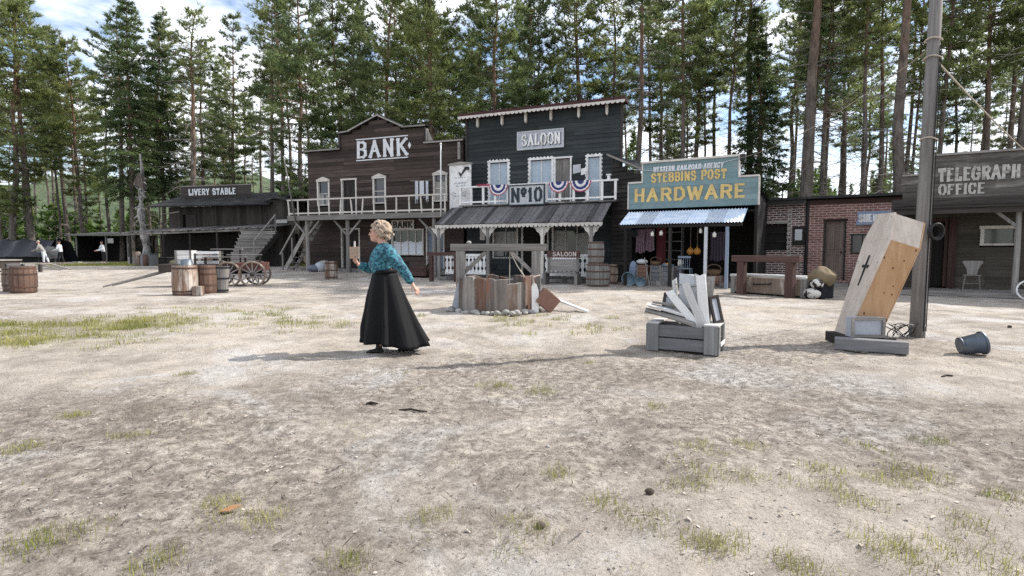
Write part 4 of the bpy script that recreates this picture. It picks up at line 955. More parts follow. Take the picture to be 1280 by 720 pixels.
# shell of the shop
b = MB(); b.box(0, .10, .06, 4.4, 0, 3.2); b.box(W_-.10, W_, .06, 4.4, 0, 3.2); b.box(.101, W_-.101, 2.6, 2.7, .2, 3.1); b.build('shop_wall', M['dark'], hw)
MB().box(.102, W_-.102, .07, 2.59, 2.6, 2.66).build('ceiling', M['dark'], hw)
MB().add([(-.1,.06,3.3),(W_+.1,.06,3.3),(W_+.1,4.6,3.0),(-.1,4.6,3.0)], [(0,1,2,3)]).build('roof', M['darkroof'], hw)
fl = MB()
for i in range(22): fl.box(.0+W_*i/22, W_*(i+1)/22-.01, -.55, 2.58, .0, .17+rng.uniform(-.004,.004))
fl.build('floor', M['greywood_y'], hw)
aw = MB(); AX0, AX1 = .0, HW.x(927, -1.0); corrugated(aw, AX0, AX1, (-.06, HW.z(860, 263)), (-1.08, 2.20), .10, .016, 7); tin = aw.build('awning', M['tin'], hw, fix=False)
MB().box(AX0, AX1, -1.02, -.95, 2.07, 2.165).build('awning_beam', M['darkwood'], hw)
for u, mt in ((782.5, 'darkwood_z'), (838, 'darkwood_z'), (882.5, 'signgrey2'), (909, 'chairblue')):
    xx = HW.x(u, -.9); MB().box(xx-.05, xx+.05, -1.0, -.90, 0, 2.06).build('post', M[mt], hw)
wp = MB()
for (u0, u1) in ((773, 789), (820, 832)):
    a, b_ = HW.x(u0, .2), HW.x(u1, .2); uprights(wp, max(a, .12), b_, .18, 2.6, .14, y=.25)
wp.build('shop_front', M['maroon'], hw)
sh = MB(); a, b_ = HW.x(830, 1.2), HW.x(852, 1.2)
for zz in (.9, 1.25, 1.6, 1.95): sh.box(a, b_, 1.1, 1.4, zz, zz+.03)
sh.box(a-.04, a, 1.1, 1.4, .2, 2.2); sh.box(b_, b_+.04, 1.1, 1.4, .2, 2.2); sh.build('shelf', M['boxgrey'], hw)
def HP(u, v, y): x, z = HW.px(u, v, y); return HW.w3(x, y, z)
def put(o, u, y, z=.17, rz=0): o.location = HW.w3(HW.x(u, y), y, z); o.rotation_euler.z = HW.ang + rz; return o
# goods on show
def basin(u, r, y, z, mt, label):
    o = MB().lathe([(0, 0), (r*.78, 0), (r*.82, .01), (r*.98, .13), (r*1.03, .135), (r*1.03, .15), (r*.96, .148), (r*.78, .03), (0, .025)], 28).build('basin', M[mt], None, True)
    o.location = HW.w3(HW.x(u, y), y, z+r*1.0); o.rotation_euler = (R(104), 0, HW.ang); tag(o, label, 'basin'); return o
basin(787.5, .26, -.85, .01, 'enamelblue', 'largest round blue-grey enamel basin leaning at the left of the shop front')
basin(802.5, .18, -.92, .01, 'enamelblue', 'smaller round enamel basin leaning right of the largest basin')
def goods_crate(u, y, w_, h, d, label, mt='boxgrey', z=.17, name='goods_crate'):
    t = thing(name, label, 'crate'); b = MB(); n = max(2, int(h/.14))
    for i in range(n): b.box(-w_/2, w_/2, 0, .02, h*i/n, h*(i+1)/n-.012); b.box(-w_/2, w_/2, d-.02, d, h*i/n, h*(i+1)/n-.012); b.box(-w_/2, -w_/2+.02, .021, d-.021, h*i/n, h*(i+1)/n-.012); b.box(w_/2-.02, w_/2, .021, d-.021, h*i/n, h*(i+1)/n-.012)
    b.box(-w_/2+.021, w_/2-.021, .021, d-.021, h-.06, h-.04); b.build('slats', M[mt], t)
    c_ = MB()
    for x in (-w_/2+.005, w_/2-.055): c_.box(x, x+.05, -.02, -.001, 0, h)
    c_.build('battens', M['greywood_z'], t); return put(t, u, y, z)
goods_crate(803, -.45, .42, .58, .4, 'brown crate under the folded cloth behind the basins', 'boxbrown')
goods_crate(820, -.50, .42, .30, .4, 'lower grey crate of the pair left of the vegetable table')
goods_crate(820, -.48, .40, .26, .38, 'upper grey crate carrying the brown basket', z=.475)
goods_crate(835, -.48, .44, .52, .42, 'grey crate under the tray of vegetables')
goods_crate(847, -.30, .34, .55, .36, 'dark crate left of the spindle chair', 'cratewood')
goods_crate(893, -.55, .50, .40, .4, 'brown crate under the dark basket at the right shop post', 'boxbrown', z=.02)
def basket(u, y, z, r, h, label, mt='wicker'):
    t = thing('basket', label, 'basket'); MB().lathe([(0, 0), (r*.8, 0), (r*.95, h*.5), (r, h), (r*1.04, h+.01), (r*.96, h-.01), (r*.8, .03), (0, .03)], 20).build('body', M[mt], t, True)
    MB().tube([(r*math.cos(a), 0, h + r*.75*math.sin(a)) for a in [math.pi*i/10 for i in range(11)]], .014, 6).build('handle', M[mt], t); return put(t, u, y, z)
basket(820, -.3, .74, .20, .14, 'brown wicker basket on the stacked grey crates'); basket(893, -.35, .43, .24, .18, 'wide dark wicker basket on the brown crate at the right')
t = MB().lathe([(0, 0), (.20, 0), (.24, .07), (.22, .07), (.19, .015), (0, .015)], 20).build('tray', M['enamelblue'], None, True); put(t, 835, -.28, .695); tag(t, 'shallow enamel tray of vegetables on the grey crate', 'tray')
for i, (du, dy, cc, lab) in enumerate(((-3.4, -.32, 'stone', 'pale round vegetable at the left of the tray'), (0, -.38, 'pumpkin', 'orange vegetable at the front of the tray'), (3, -.24, 'leaf', 'green leafy vegetable at the right of the tray'))):
    o = MB().ball((0, 0, .06), (.075, .07, .06), 10, 7).build('vegetable', M[cc], None, True); put(o, 835+du, dy, .71); tag(o, lab, 'vegetable')
for (u, lab) in ((863, 'orange gourd hung left in the dark shop doorway'), (871.5, 'orange gourd hung right in the dark shop doorway')):
    o = MB().lathe([(0, -.13), (.08, -.12), (.13, -.04), (.13, .04), (.07, .11), (.02, .14), (.02, .2)], 14).build('gourd', M['pumpkin'], None, True); p = HP(u, 314, .5); o.location = p; tag(o, lab, 'gourd')
    c_ = MB().tube([(0, 0, .19), (0, 0, 2.6-p.z)], .006, 4).build('cord', M['rope'], o)
def cloth(u0, u1, v0, v1, y, mt, label, waves=4, amp=.05):
    x0_, x1_ = HW.x(u0, y), HW.x(u1, y); za, zb_ = HW.z((u0+u1)/2, v1, y), HW.z((u0+u1)/2, v0, y); b = MB(); n = 26; m_ = 6; V = []; Fc = []
    for s_ in (0, .012):
        for j in range(m_+1):
            for i in range(n+1):
                f = i/n; g_ = j/m_; V.append((x0_+(x1_-x0_)*(.5+(f-.5)*(1-.12*math.sin(g_*3))), y+s_+amp*math.sin(f*6.28*waves+g_)*(.4+.6*(1-g_)), za+(zb_-za)*g_+.03*math.sin(f*9)*(1-g_)))
    k = (m_+1)*(n+1)
    for j in range(m_):
        for i in range(n): q = j*(n+1)+i; Fc += [(q, q+1, q+n+2, q+n+1), (k+q+1, k+q, k+q+n+1, k+q+n+2)]
    b.add(V, Fc, .5); o = b.build('hanging_cloth', M[mt], None, True, fix=False); o.location = HW.o; o.rotation_euler.z = HW.ang; tag(o, label, 'cloth'); return o
cloth(794, 806, 287, 316, -.25, 'clothmauve', 'mauve dress length hanging left under the tin awning'); cloth(806, 818, 286, 314, -.2, 'clothmauve', 'mauve cloth hanging directly right of the mauve dress length', 3)
cloth(887, 906, 290, 326, -.1, 'clothdark', 'dark plum striped garment hanging right of the pale shop post', 5)
cloth(789, 797, 288, 296, -.5, 'clothdk', 'short dark rag hanging at the left awning post', 2, .03)
for (u, v, lab) in ((815.5, 292, 'white enamel lantern hanging farthest left under the awning'), (826.5, 291, 'white enamel lantern hanging second from the left under the awning'), (838.5, 290, 'small white cup hanging in the middle of the awning'), (875.8, 288, 'round white lamp hanging before the dark doorway'), (893, 293, 'tall white enamel can hanging right of the pale post')):
    t = thing('hanging_lamp', lab, 'lamp'); p = HP(u, v, -.8); t.location = p; r = .05 if v < 291 else .06
    MB().lathe([(0, -.09), (r, -.09), (r*1.05, .02), (r*.5, .07), (.012, .09)], 12).build('body', M['lamp'], t, True); MB().tube([(0, 0, .085), (0, 0, 2.22-p.z)], .005, 4).build('wire', M['black'], t)
o = MB().ball((0, 0, .10), (.22, .17, .10), 14, 8).build('folded_cloth', M['clothwhite'], None, True); put(o, 803, -.25, .755); tag(o, 'bundled white cloth on the brown crate', 'cloth')
o = MB().ball((0, 0, .25), (.16, .13, .34), 14, 8).build('sack', M['signblue'], None, True); put(o, 792, -.35, .3); tag(o, 'pale blue sack standing behind the largest basin', 'sack')
o = MB().box(-.2, .2, -.2, .2, 0, .13).build('stand', M['boxgrey'], None); put(o, 792, -.33, .172); tag(o, 'low grey block under the pale blue sack', 'block')
def chair(label, mt, name='spindle_chair', back='spindle'):
    t = thing(name, label, 'chair'); sw_ = .21

    st_ = MB(); st_.box(-sw_, sw_, -.2, .2, .43, .465); st_.build('seat', M[mt], t, bevel=.01)
    for sx in (-1, 1):
        for sy in (-1, 1): MB().tube([(sx*.16, sy*.15, .43), (sx*.205, sy*.20, 0)], [.018, .013], 7).build('leg', M[mt], t)
    MB().tube([(-.18, -.17, .2), (.18, -.17, .2)], .010, 6).tube([(-.18, .17, .2), (.18, .17, .2)], .010, 6).build('stretcher', M[mt], t)
    bk = MB()
    if back == 'spindle':
        for i in range(6): x = -.17+.34*i/5; bk.tube([(x*.9, .18, .462), (x*1.08, .27, .84)], .009, 6)
        bk.beam((-.22, .275, .86), (.22, .275, .86), .03, .07)
    else:
        bk.prism([(-.11, .467), (.11, .467), (.13, .62), (.18, .74), (.24, .84), (.22, .88), (-.22, .88), (-.24, .84), (-.18, .74), (-.13, .62)], .18, .205)
    bk.build('backrest', M[mt], t); return t
c_ = chair('blue-grey spindle back chair standing before the dark shop doorway', 'chairblue'); put(c_, 858, -.30, .18, R(180))
jar = thing('jug', 'white enamel jug on the dark crate by the spindle chair', 'jug'); MB().lathe([(0, 0), (.07, 0), (.075, .1), (.05, .18), (.055, .22), (0, .21)], 14).build('body', M['lamp'], jar, True); MB().tube([(.06, 0, .19), (.12, 0, .16), (.11, 0, .07), (.07, 0, .06)], .01, 6).build('handle', M['lamp'], jar); put(jar, 850, -.12, .725)
for i, (u, y, r, lab) in enumerate(((872, -.7, .12, 'left heap of grey tin pots at the foot of the shop floor'), )):
    pass
for (u, r, lab) in ((868.5, .11, 'grey tin pot lying leftmost before the dark basket'), (873, .13, 'middle grey tin pot tilted before the dark basket'), (878, .10, 'grey tin pot lying nearest the pale shop post')):
    o = MB().lathe([(0, 0), (r*.85, 0), (r, .18), (r*1.05, .185), (r*.95, .18), (r*.8, .02), (0, .02)], 16).build('tin_pot', M['bucket'], None, True); put(o, u, -.72, .12); o.rotation_euler.x = R(70); tag(o, lab, 'pot')
o = MB().tube([(0, 0, 0), (.0, .5, 1.0)], .018, 7).build('broom_handle', M['greywood_z']); o.location = HW.w3(HW.x(813, -1.1), -1.1, 0.01); o.rotation_euler.z = HW.ang + R(40); tag(o, 'thin grey stick leaning between basins and crates', 'stick')
o = MB().tube([(HW.x(790, -.1), -.09, HW.z(790, 212, -.1)), (HW.x(830, -.12), -.14, HW.z(830, 214.5, -.12)), (HW.x(872, -.12), -.14, HW.z(872, 211, -.12)), (HW.x(921, -.1), -.12, HW.z(921, 198, -.1))], .010, 6).build('cable', M['signgrey2']); o.location = HW.o; o.rotation_euler.z = HW.ang; tag(o, 'thin pale cable sagging across the upper hardware board', 'cable')
# ---------------------------------------------------------------- SHERIFF / brick building
SH = Frame(C(933, 32.0), C(1112, 36.2)); SH.w += .75; sh_ = frame_thing('brick_building', 'low flat roofed red brick building with plank door and dark openings', 'building', SH); W_ = SH.w; zt = SH.z(1025, 250); xd = SH.x(1008)
wo = rect(SH, 945, 983, 280, 313); wo2 = rect(SH, 1063, 1092, 294, 317); do = (SH.x(1029), SH.x(1057), .22, SH.z(1043, 276))
def brick_wall(mb, x0, x1, z0, z1, holes, y0=-.0, th=.22):
    xs = sorted({x0, x1, *[h[i] for h in holes for i in (0, 1) if x0 < h[i] < x1]}); zs_ = sorted({z0, z1, *[h[i] for h in holes for i in (2, 3) if z0 < h[i] < z1]})
    for a, b_ in zip(xs[:-1], xs[1:]):
        for c_, d_ in zip(zs_[:-1], zs_[1:]):
            xm_, zm_ = (a+b_)/2, (c_+d_)/2
            if any(h[0] < xm_ < h[1] and h[2] < zm_ < h[3] for h in holes): continue
            mb.box(a, b_, y0, y0+th, c_, d_, .5)
b = MB(); brick_wall(b, 0, xd, -.1, zt, [wo]); b.build('dark_brick_wall', M['brick2'], sh_)
b = MB(); brick_wall(b, xd, W_, -.1, zt, [wo2, do], -.03); b.build('brick_wall', M['brick'], sh_)
for xo, sg in ((wo[0]-.03, -1), (wo[1]+.03, 1)):                    # toothed pale edge either side of the opening
    pts = [(xo, .2)]; zz = .2
    while zz < zt-.2: pts += [(xo + sg*.13, zz), (xo + sg*.13, zz+.07), (xo + sg*.025, zz+.0702), (xo + sg*.025, zz+.17)]; zz += .17
    pts.append((xo, zz)); MB().prism(pts, -.025, -.002).build('brick_edge', M['fadedletter'], sh_)
MB().box(wo[0]-.02, wo[1]+.02, -.028, -.001, wo[3]+.04, wo[3]+.10).build('brick_lintel', M['fadedletter'], sh_)
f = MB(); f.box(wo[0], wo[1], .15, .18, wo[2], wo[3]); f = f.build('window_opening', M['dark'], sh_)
br = MB()
for i in range(2): zz_ = wo[2] + (wo[3]-wo[2])*(i+1)/3; br.box(wo[0], wo[1], .05, .08, zz_, zz_+.03)
br.build('bars', M['black'], f)
w2 = window(sh_, *wo2, M['darkwood'], y=-.03, fw=.05, bars=(1, 0), recess=.14)
door(sh_, *do, wood('pale_plank_door', (.125,.095,.082), (.24,.19,.165), 'Z', .15), M['darkwood_z'], y=-.03, fw=.06)
MB().box(do[0]-.15, do[1]+.15, -.75, -.04, 0, .11).build('door_step', M['greywood'], sh_)
rf = MB(); rf.box(-.25, xd-.02, -.45, 6, zt+.02, zt+.10); rf.box(xd+.0, W_+.1, -.38, 6, zt+.03, zt+.11); rf.box(-.2, xd-.02, -.40, -.34, zt-.13, zt+.018); rf.build('roof', M['darkroof'], sh_)
MB().box(xd+.0, W_+.05, -.10, -.032, zt-.16, zt-.005).build('fascia', M['redbrown'], sh_)
p = MB(); p.tube([(xd, -.09, 0), (xd, -.09, zt)], .055, 8); p.build('downpipe', M['black'], sh_)
MB().box(0, .1, .23, 5.8, 0, zt).box(W_-.1, W_, .23, 5.8, 0, zt).box(.101, W_-.101, 5.7, 5.8, 0, zt).build('side_wall', M['dark'], sh_)
xx = SH.x(935, -.25); MB().box(xx-.08, xx+.08, -.33, -.17, 0, zt-.14).build('corner_post', M['darkwood_z'], sh_)
t = frame_thing('sheriff_sign', 'washed blue board with frayed ends lettered in white on the brick wall', 'sign', SH); r_ = rect(SH, 1068, 1112, 264, 281, -.08); e = .06
MB().prism([(r_[0], r_[2]), (r_[1]-.03, r_[2]+.02), (r_[1], r_[3]), (r_[0]+.03, r_[3]), (r_[0]+.06, (r_[2]+r_[3])/2)], -.10, -.05).build('board', M['signblue'], t)
letters('SHERIFF', r_[0]+.10, r_[1]-.08, r_[2]+.10, r_[3]-.10, -.101, tv=.24, th=.16, serif=.06, gap=.22).build('lettering', M['white'], t)
t = frame_thing('notice_board', 'dark framed notice board with white sheet right of the brick window', 'notice board', SH); r_ = rect(SH, 992, 1004, 285, 305, -.03); MB().box(r_[0]-.05, r_[1]+.03, -.06, -.002, r_[2]-.05, r_[3]+.05).build('board', M['darkwood'], t); MB().box(r_[0]+.03, r_[1]-.05, -.068, -.062, r_[2]+.14, r_[3]-.05).build('sheet', M['signgrey2'], t)
# ---------------------------------------------------------------- TELEGRAPH OFFICE
TE = Frame(C(1124, 43.4), C(1280, 47.6)); te = frame_thing('telegraph_building', 'weathered grey board office with stepped false front over a deep porch', 'building', TE); W_ = TE.w + 3.2
xs_ = TE.x(1153, 0, 200); z0_ = TE.z(1210, 259); z1_ = TE.z(1210, 193); zl_ = TE.z(1137, 221); zb_ = TE.z(1210, 246)
b = MB(); siding(b, xs_, W_, zb_+.0, z1_, .20, joint=5, proud=.015); siding(b, 0, xs_-.01, zb_, zl_, .20, joint=5, proud=.015); b.build('false_front', M['tele'], te)
MB().box(xs_-.03, W_, -.06, .10, z1_+.012, z1_+.07).box(-.03, xs_-.035, -.06, .10, zl_+.012, zl_+.06).build('cornice', M['greywood'], te)
MB().box(-.25, W_, -.30, .05, z0_-.02, z0_+.04).box(-.22, W_, -.24, -.20, z0_-.17, z0_-.025).box(-.25, W_, -.17, -.04, z0_+.06, zb_-.02).build('porch_eave', M['darkwood'], te)
tx = lambda s, u0, u1, vt, vb: letters(s, TE.x(u0, 0, vb), TE.x(u1, 0, vb), TE.z((u0+u1)/2, vb), TE.z((u0+u1)/2, vt), -.022, tv=.20, th=.14, serif=.06, gap=.28, depth=.006).build('lettering', M['fadedletter'], te)
tx('TELEGRAPH', 1173, 1274, 208, 225); tx('OFFICE', 1173, 1230, 229.5, 243)
YB = 1.5; w1 = rect(TE, 1224, 1272, 286, 307, YB); dd = (TE.x(1160, YB), TE.x(1184, YB), .2, TE.z(1172, 277, YB))
b = MB(); siding(b, .1, W_, .1, z0_, .21, [w1, dd], y=YB, proud=.012); b.build('porch_wall', M['telewall'], te)
window(te, *w1, M['cream'], y=YB, fw=.09, bars=(0, 0), recess=.08, glass=glass_mat('dusty_green_glass', (.045,.055,.040), .15))
door(te, *dd, M['dark'], M['redbrown_z'], y=YB, panels=False, handle=False)
jx = TE.x(1190, YB-.1); MB().box(jx-.09, jx+.09, YB-.14, YB-.03, .15, z0_-.2).build('jamb_post', M['redbrown_z'], te)
MB().box(.1, W_, YB+.12, YB+.16, 0, z0_).box(0, .1, YB-1.3, 5, 0, z0_).build('inner_wall', M['dark'], te)
MB().box(0, W_, .08, 5, z0_+.02, z0_+.10).build('roof', M['darkroof'], te)
fl = MB()
for i in range(6): fl.box(-.1, W_, -.15+.28*i, -.15+.28*(i+1)-.012, .02, .15+rng.uniform(-.005,.005))
fl.build('porch_floor', M['greywood'], te)
for u in (1271,): post_braced(te, TE.x(u, .0), .0, .14, z0_-.03, .065, M['greywood_z'], (-1,), .5)
for u in (1128,): MB().box(TE.x(u)-.07, TE.x(u)+.07, -.06, .08, .14, z0_-.03).build('post', M['darkwood_z'], te)
br = MB(); xx = TE.x(1162, 0); br.beam((xx-.35, .0, z0_-.55), (xx+.05, .0, z0_-.1), .07, .06, (0,1,0)); br.build('brace', M['darkwood_z'], te)
c_ = chair('pale grey fan backed chair standing alone on the telegraph porch', 'greywood_z', 'porch_chair', 'fan'); c_.location = TE.w3(TE.x(1217, .8), .8, .15); c_.rotation_euler.z = TE.ang + R(172); c_.scale = (.95, .95, .95)
whl = thing('wheel', 'white rimmed small wheel leaning at the right end of the telegraph porch', 'wheel', TE.w3(TE.x(1290, -.35), -.35, .26), TE.ang); MB().tube([(.25*math.cos(a), 0, .25*math.sin(a)) for a in [6.283*i/24 for i in range(24)]], .022, 8, closed=True).build('rim', M['white'], whl, True)
sp = MB()
for i in range(8): a = 6.283*i/8; sp.tube([(0, 0, 0), (.24*math.cos(a), 0, .24*math.sin(a))], .008, 5)
sp.build('spokes', M['greywood'], whl)
# ---------------------------------------------------------------- LIVERY STABLE
LV = Frame(C(196, 17.2), C(345, 18.3), GB); lv = frame_thing('livery_stable', 'low black plank stable with long felt roof and sign board on the ridge', 'stable', LV); W_ = LV.w
def LX(u, y=0): return LV.x(u, y)
def LZ(u, v, y=0): return LV.z(u, v, y) - 0
# Frame z values are measured from the raised ground here
ze = LZ(270, 257, -.5); zr = LZ(270, 243, 2.6); zm = LZ(270, 287)
x0, x1 = LX(213), LX(338)
b = MB(); hole = (LX(232), LX(247), zm+.1, LZ(240, 268)); uprights(b, x0, x1, zm, ze, .24, [hole]); uprights(b, x0-.4, x1, 0, zm, .3, [(LX(225), LX(262), -.1, zm-.1)], y=.05); b.build('front_wall', M['shed'], lv)
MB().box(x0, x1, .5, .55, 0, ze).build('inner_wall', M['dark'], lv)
rf = MB(); rf.beam(((x0+x1)/2-.2, -.9, ze-.02), ((x0+x1)/2-.2, 2.6, zr), W_*1.0, .08); rf.beam(((x0+x1)/2-.2, 2.62, zr), ((x0+x1)/2-.2, 6.4, ze+.2), W_*1.0, .08); rf.build('roof', M['darkroof'], lv)
MB().box(x0, x0+.06, .56, 6, 0, ze).box(x1-.06, x1, .56, 6, 0, ze).box(x0+.07, x1-.07, 5.9, 6, 0, ze).build('side_wall', M['shed'], lv)
wd = MB(); wd.box(hole[0]+.05, hole[1]-.05, .05, .08, hole[2], hole[3]); wd.build('shutter', M['darkwood_z'], lv)
MB().beam((x0-.1, -.06, LZ(220, 267)), (x0+1.0, -.06, LZ(230, 264.5)), .05, .09).build('pale_rail', M['greywood'], lv)
t = frame_thing('stable_sign', 'dark board with white stable lettering standing on the black roof', 'sign', LV); SY = .6
a, b_ = LX(229, SY), LX(316, SY); zb_, zt_ = LZ(272, 247, SY), LZ(272, 232.5, SY); sb = MB(); nb = 4
for i in range(nb): sb.box(a+(.0), b_, SY, SY+.05, zb_+(zt_-zb_)*i/nb, zb_+(zt_-zb_)*(i+1)/nb-.01)
sb.build('board', M['darkwood'], t); MB().box(a-.06, b_+.06, SY-.05, SY+.08, zt_, zt_+.07).build('cap', M['greywood'], t)
MB().prism([(b_+.0, zb_+.1), (b_+.35, zb_-.2), (b_+.25, zb_-.2), (b_, zb_)], SY, SY+.04).build('brace', M['darkwood_z'], t); MB().box(a+.3, a+.4, SY+.06, SY+.12, zb_-.6, zt_-.1).build('brace', M['darkwood_z'], t); MB().box(b_-.4, b_-.3, SY+.06, SY+.12, zb_-.6, zt_-.1).build('brace', M['darkwood_z'], t)
letters('LIVERY STABLE', LX(239, SY), LX(297, SY), LZ(268, 243.5, SY), LZ(268, 235.5, SY), SY, tv=.22, th=.15, gap=.30, depth=.02).build('lettering', M['tinletter'], t)
# front lean-to
lt = frame_thing('stable_lean_to', 'long low pole roof before the stable sheltering dark gear', 'lean-to', LV); YF = -3.0
xa, xb = LX(152, YF), LX(340, YF); za, zc = LZ(152, 290.5, YF), LZ(338, 283.5, YF); rf = MB(); n = 40
for i in range(n):
    f0, f1 = i/n, (i+1)/n; pa, pb = za+(zc-za)*f0, za+(zc-za)*f1; j = rng.uniform(-.2, .1); xA, xB = xa+(xb-xa)*f0, xa+(xb-xa)*f1-.03; o_ = .015*(i % 2)
    rf.add([(xA, YF+j, pa+o_), (xB, YF+j, pb+o_), (xB, -.08, pb+.35+o_), (xA, -.08, pa+.35+o_), (xA, YF+j, pa-.06+o_), (xB, YF+j, pb-.06+o_), (xB, -.08, pb+.29+o_), (xA, -.08, pa+.29+o_)], [(0,1,2,3), (7,6,5,4), (0,4,5,1), (1,5,6,2), (3,2,6,7), (0,3,7,4)])
rf.build('roof', M['greywood_y'], lt)
MB().beam((xa, YF+.15, za-.13), (xb, YF+.15, zc-.13), .12, .12).build('beam', M['greywood'], lt)
for u in (163, 205, 238, 272, 300): MB().tube([(LX(u, YF+.15), YF+.15, -.1), (LX(u, YF+.15), YF+.15, zc-.2)], .07, 7).build('post', M['darkwood_z'], lt)
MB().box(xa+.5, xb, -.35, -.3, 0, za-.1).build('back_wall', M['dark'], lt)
MB().box(LX(160, YF+.4), LX(235, YF+.4), YF+.35, YF+.42, 0, .55).build('low_wall', M['greywood'], lt)
# ramp
t = frame_thing('stable_stair', 'broad grey plank stair climbing to the right end of the stable', 'stair', LV); rp = MB(); ya, yb = -3.2, -.6
zA, zB = .45, LZ(322, 289, -3.2); n = 9; yf, yb = -4.9, -3.2
for i in range(n):
    f = (i+.5)/n; yy = yf+(yb-yf)*i/n; zz = zA+(zB-zA)*i/(n-1); a0 = LX(283+(302-283)*f, yy); a1 = LX(316+(346-316)*f, yy)
    rp.box(a0, a1, yy, yy+(yb-yf)/n+.05, zz-.05, zz); rp.box(a0+.02, a1-.02, yy+.04, yy+.07, zz-(zB-zA)/n+.004, zz-.052)
rp.build('treads', M['greywood'], t); MB().beam((LX(318, yf), yf, zA-.15), (LX(348, yb), yb+.1, zB-.1), .08, .25).build('stringer', M['darkwood'], t); xB = LX(346, yb)
MB().box(xB-.06, xB, yb-.06, yb, zB, zB+1.0).build('rail_post', M['greywood_z'], t); MB().box(LX(318, yf), LX(318, yf)+.06, yf-.06, yf, .3, 1.55).build('rail_post', M['greywood_z'], t); MB().beam((LX(318, yf), yf-.03, 1.55), (xB, yb-.03, zB+1.0), .06, .06).build('handrail', M['greywood'], t)
MB().box(LX(318, -3.0), LX(350, -3.0), -2.9, -2.8, 0, zB-.1).build('skirt_wall', M['shed'], t)
# dark wing between stable and bank
WG = Frame(C(337, 18.4), C(366, 19.0), GB); t = frame_thing('stable_wing', 'black plank wing closing the gap between stable and bank', 'shed', WG); zt_ = WG.z(350, 250)
b = MB(); uprights(b, 0, WG.w+.3, 0, zt_, .25, y=.0); b.build('wall', M['shed'], t); MB().beam((-.4, 1.6, zt_+.35), (WG.w+.4, 1.6, zt_-.12), 4.2, .08).build('roof', M['darkroof'], t)
MB().box(WG.x(347), WG.x(361), -.09, -.045, WG.z(354, 279), WG.z(354, 274.5)).build('name_board', M['fadedletter'], t)
# goods under the stable roof
def LP(u, y, z=0): return LV.w3(LV.x(u, y), y, z)
for i, (u, y, w_, h, mt, lab) in enumerate(((186, -3.6, .8, .75, 'boxgrey', 'grey crate stacked with tools at the left end of the stable lean-to'), (212, -2.4, 1.3, .5, 'darkwood', 'dark feed box inside the stable lean-to'), (262, -2.2, 1.1, .9, 'boxbrown', 'brown crate in the deep shade of the stable lean-to'))):
    o = MB().box(-w_/2, w_/2, -.3, .3, 0, h).box(-w_/2-.03, w_/2+.03, -.33, .33, h+.001, h+.05).build('feed_box', M[mt], bevel=.01); o.location = LP(u, y, -.02); o.rotation_euler.z = LV.ang; tag(o, lab, 'box')
for (u, y, r, h, mt, lab) in ((172, -3.8, .16, .9, 'stave', 'brown can standing left of the tool crate'), (181, -4.1, .14, .7, 'stave_red', 'reddish can in front of the tool crate')):
    o = MB().lathe([(0, 0), (r, 0), (r*1.05, h*.5), (r, h), (r*.4, h+.05), (0, h+.05)], 12).build('milk_can', M[mt], None, True); o.location = LP(u, y, -.02); tag(o, lab, 'can')
o = MB().ball((0, 0, 0), (.9, .45, .25), 14, 8).build('hay_heap', M['drygrass'], None, True); o.location = LP(228, -2.6, .2); tag(o, 'low dim heap of hay under the middle of the lean-to roof', 'hay')
# twisted dead snag
sg = thing('dead_snag', 'twisted silver grey dead tree trunk behind the left end of the stable roof', 'snag', LP(181, 1.2)); d_ = MB(); zt_ = LZ(181, 192, 1.2)
pts = []; rad = []
for i in range(26):
    f = i/25; pts.append((.14*math.sin(f*9)*(1-f*.6)-.05*f, .12*math.cos(f*8)*(1-f*.5), f*zt_)); rad.append(.26*(1-f)**.8+.05+.06*math.sin(f*31)*(f < .8))
d_.tube(pts, rad, 10)
for k in range(22):
    f = rng.uniform(.2, .8); i = int(f*25); p = Vector(pts[i]); a = rng.uniform(0, 6.28); e = p + Vector((math.cos(a)*.45, math.sin(a)*.45, rng.uniform(-.35, .25))); mid = (p+e)/2 + Vector((0, 0, rng.uniform(-.12, .12))); d_.tube([p, mid, e], [.09, .07, .02], 6)
d_.build('trunk', wood('silver_snag_wood', (.20,.19,.18), (.46,.44,.42), 'Z', .2, wear=(.018,.017,.016), wearamt=.55), sg, True); r_ = MB(); r_.prism([(-.55, zt_*.72), (.25, zt_*.68), (.1, zt_*.80), (-.1, zt_*.83)], -.2, .2); r_.build('bark_flap', M['bark'], sg)
# open shed farther left
SD_ = Frame(C(93, 13.6), C(168, 14.0)); t = frame_thing('open_shed', 'low open fronted pole shed with flat board roof beside the tarpaulin', 'shed', SD_); ztp = SD_.z(130, 294); W2 = SD_.w
MB().beam((W2/2, -.6, ztp), (W2/2, 3, ztp+.35), W2+.5, .12).build('roof', M['greywood_y'], t); MB().box(.1, W2, 2.6, 2.65, 0, ztp).box(.1, .16, .3, 2.6, 0, ztp).box(W2-.06, W2, .3, 2.6, 0, ztp).build('wall', M['dark'], t)
for u in (96, 133, 160): MB().tube([(SD_.x(u, -.3), -.3, -.05), (SD_.x(u, -.3), -.3, ztp-.1)], .07, 7).build('post', M['greywood_z'], t)
MB().box(SD_.x(136, -.32), SD_.x(143, -.32), -.40, -.36, SD_.z(139, 304, -.3), SD_.z(139, 298, -.3)).build('notice', M['fadedletter'], t)
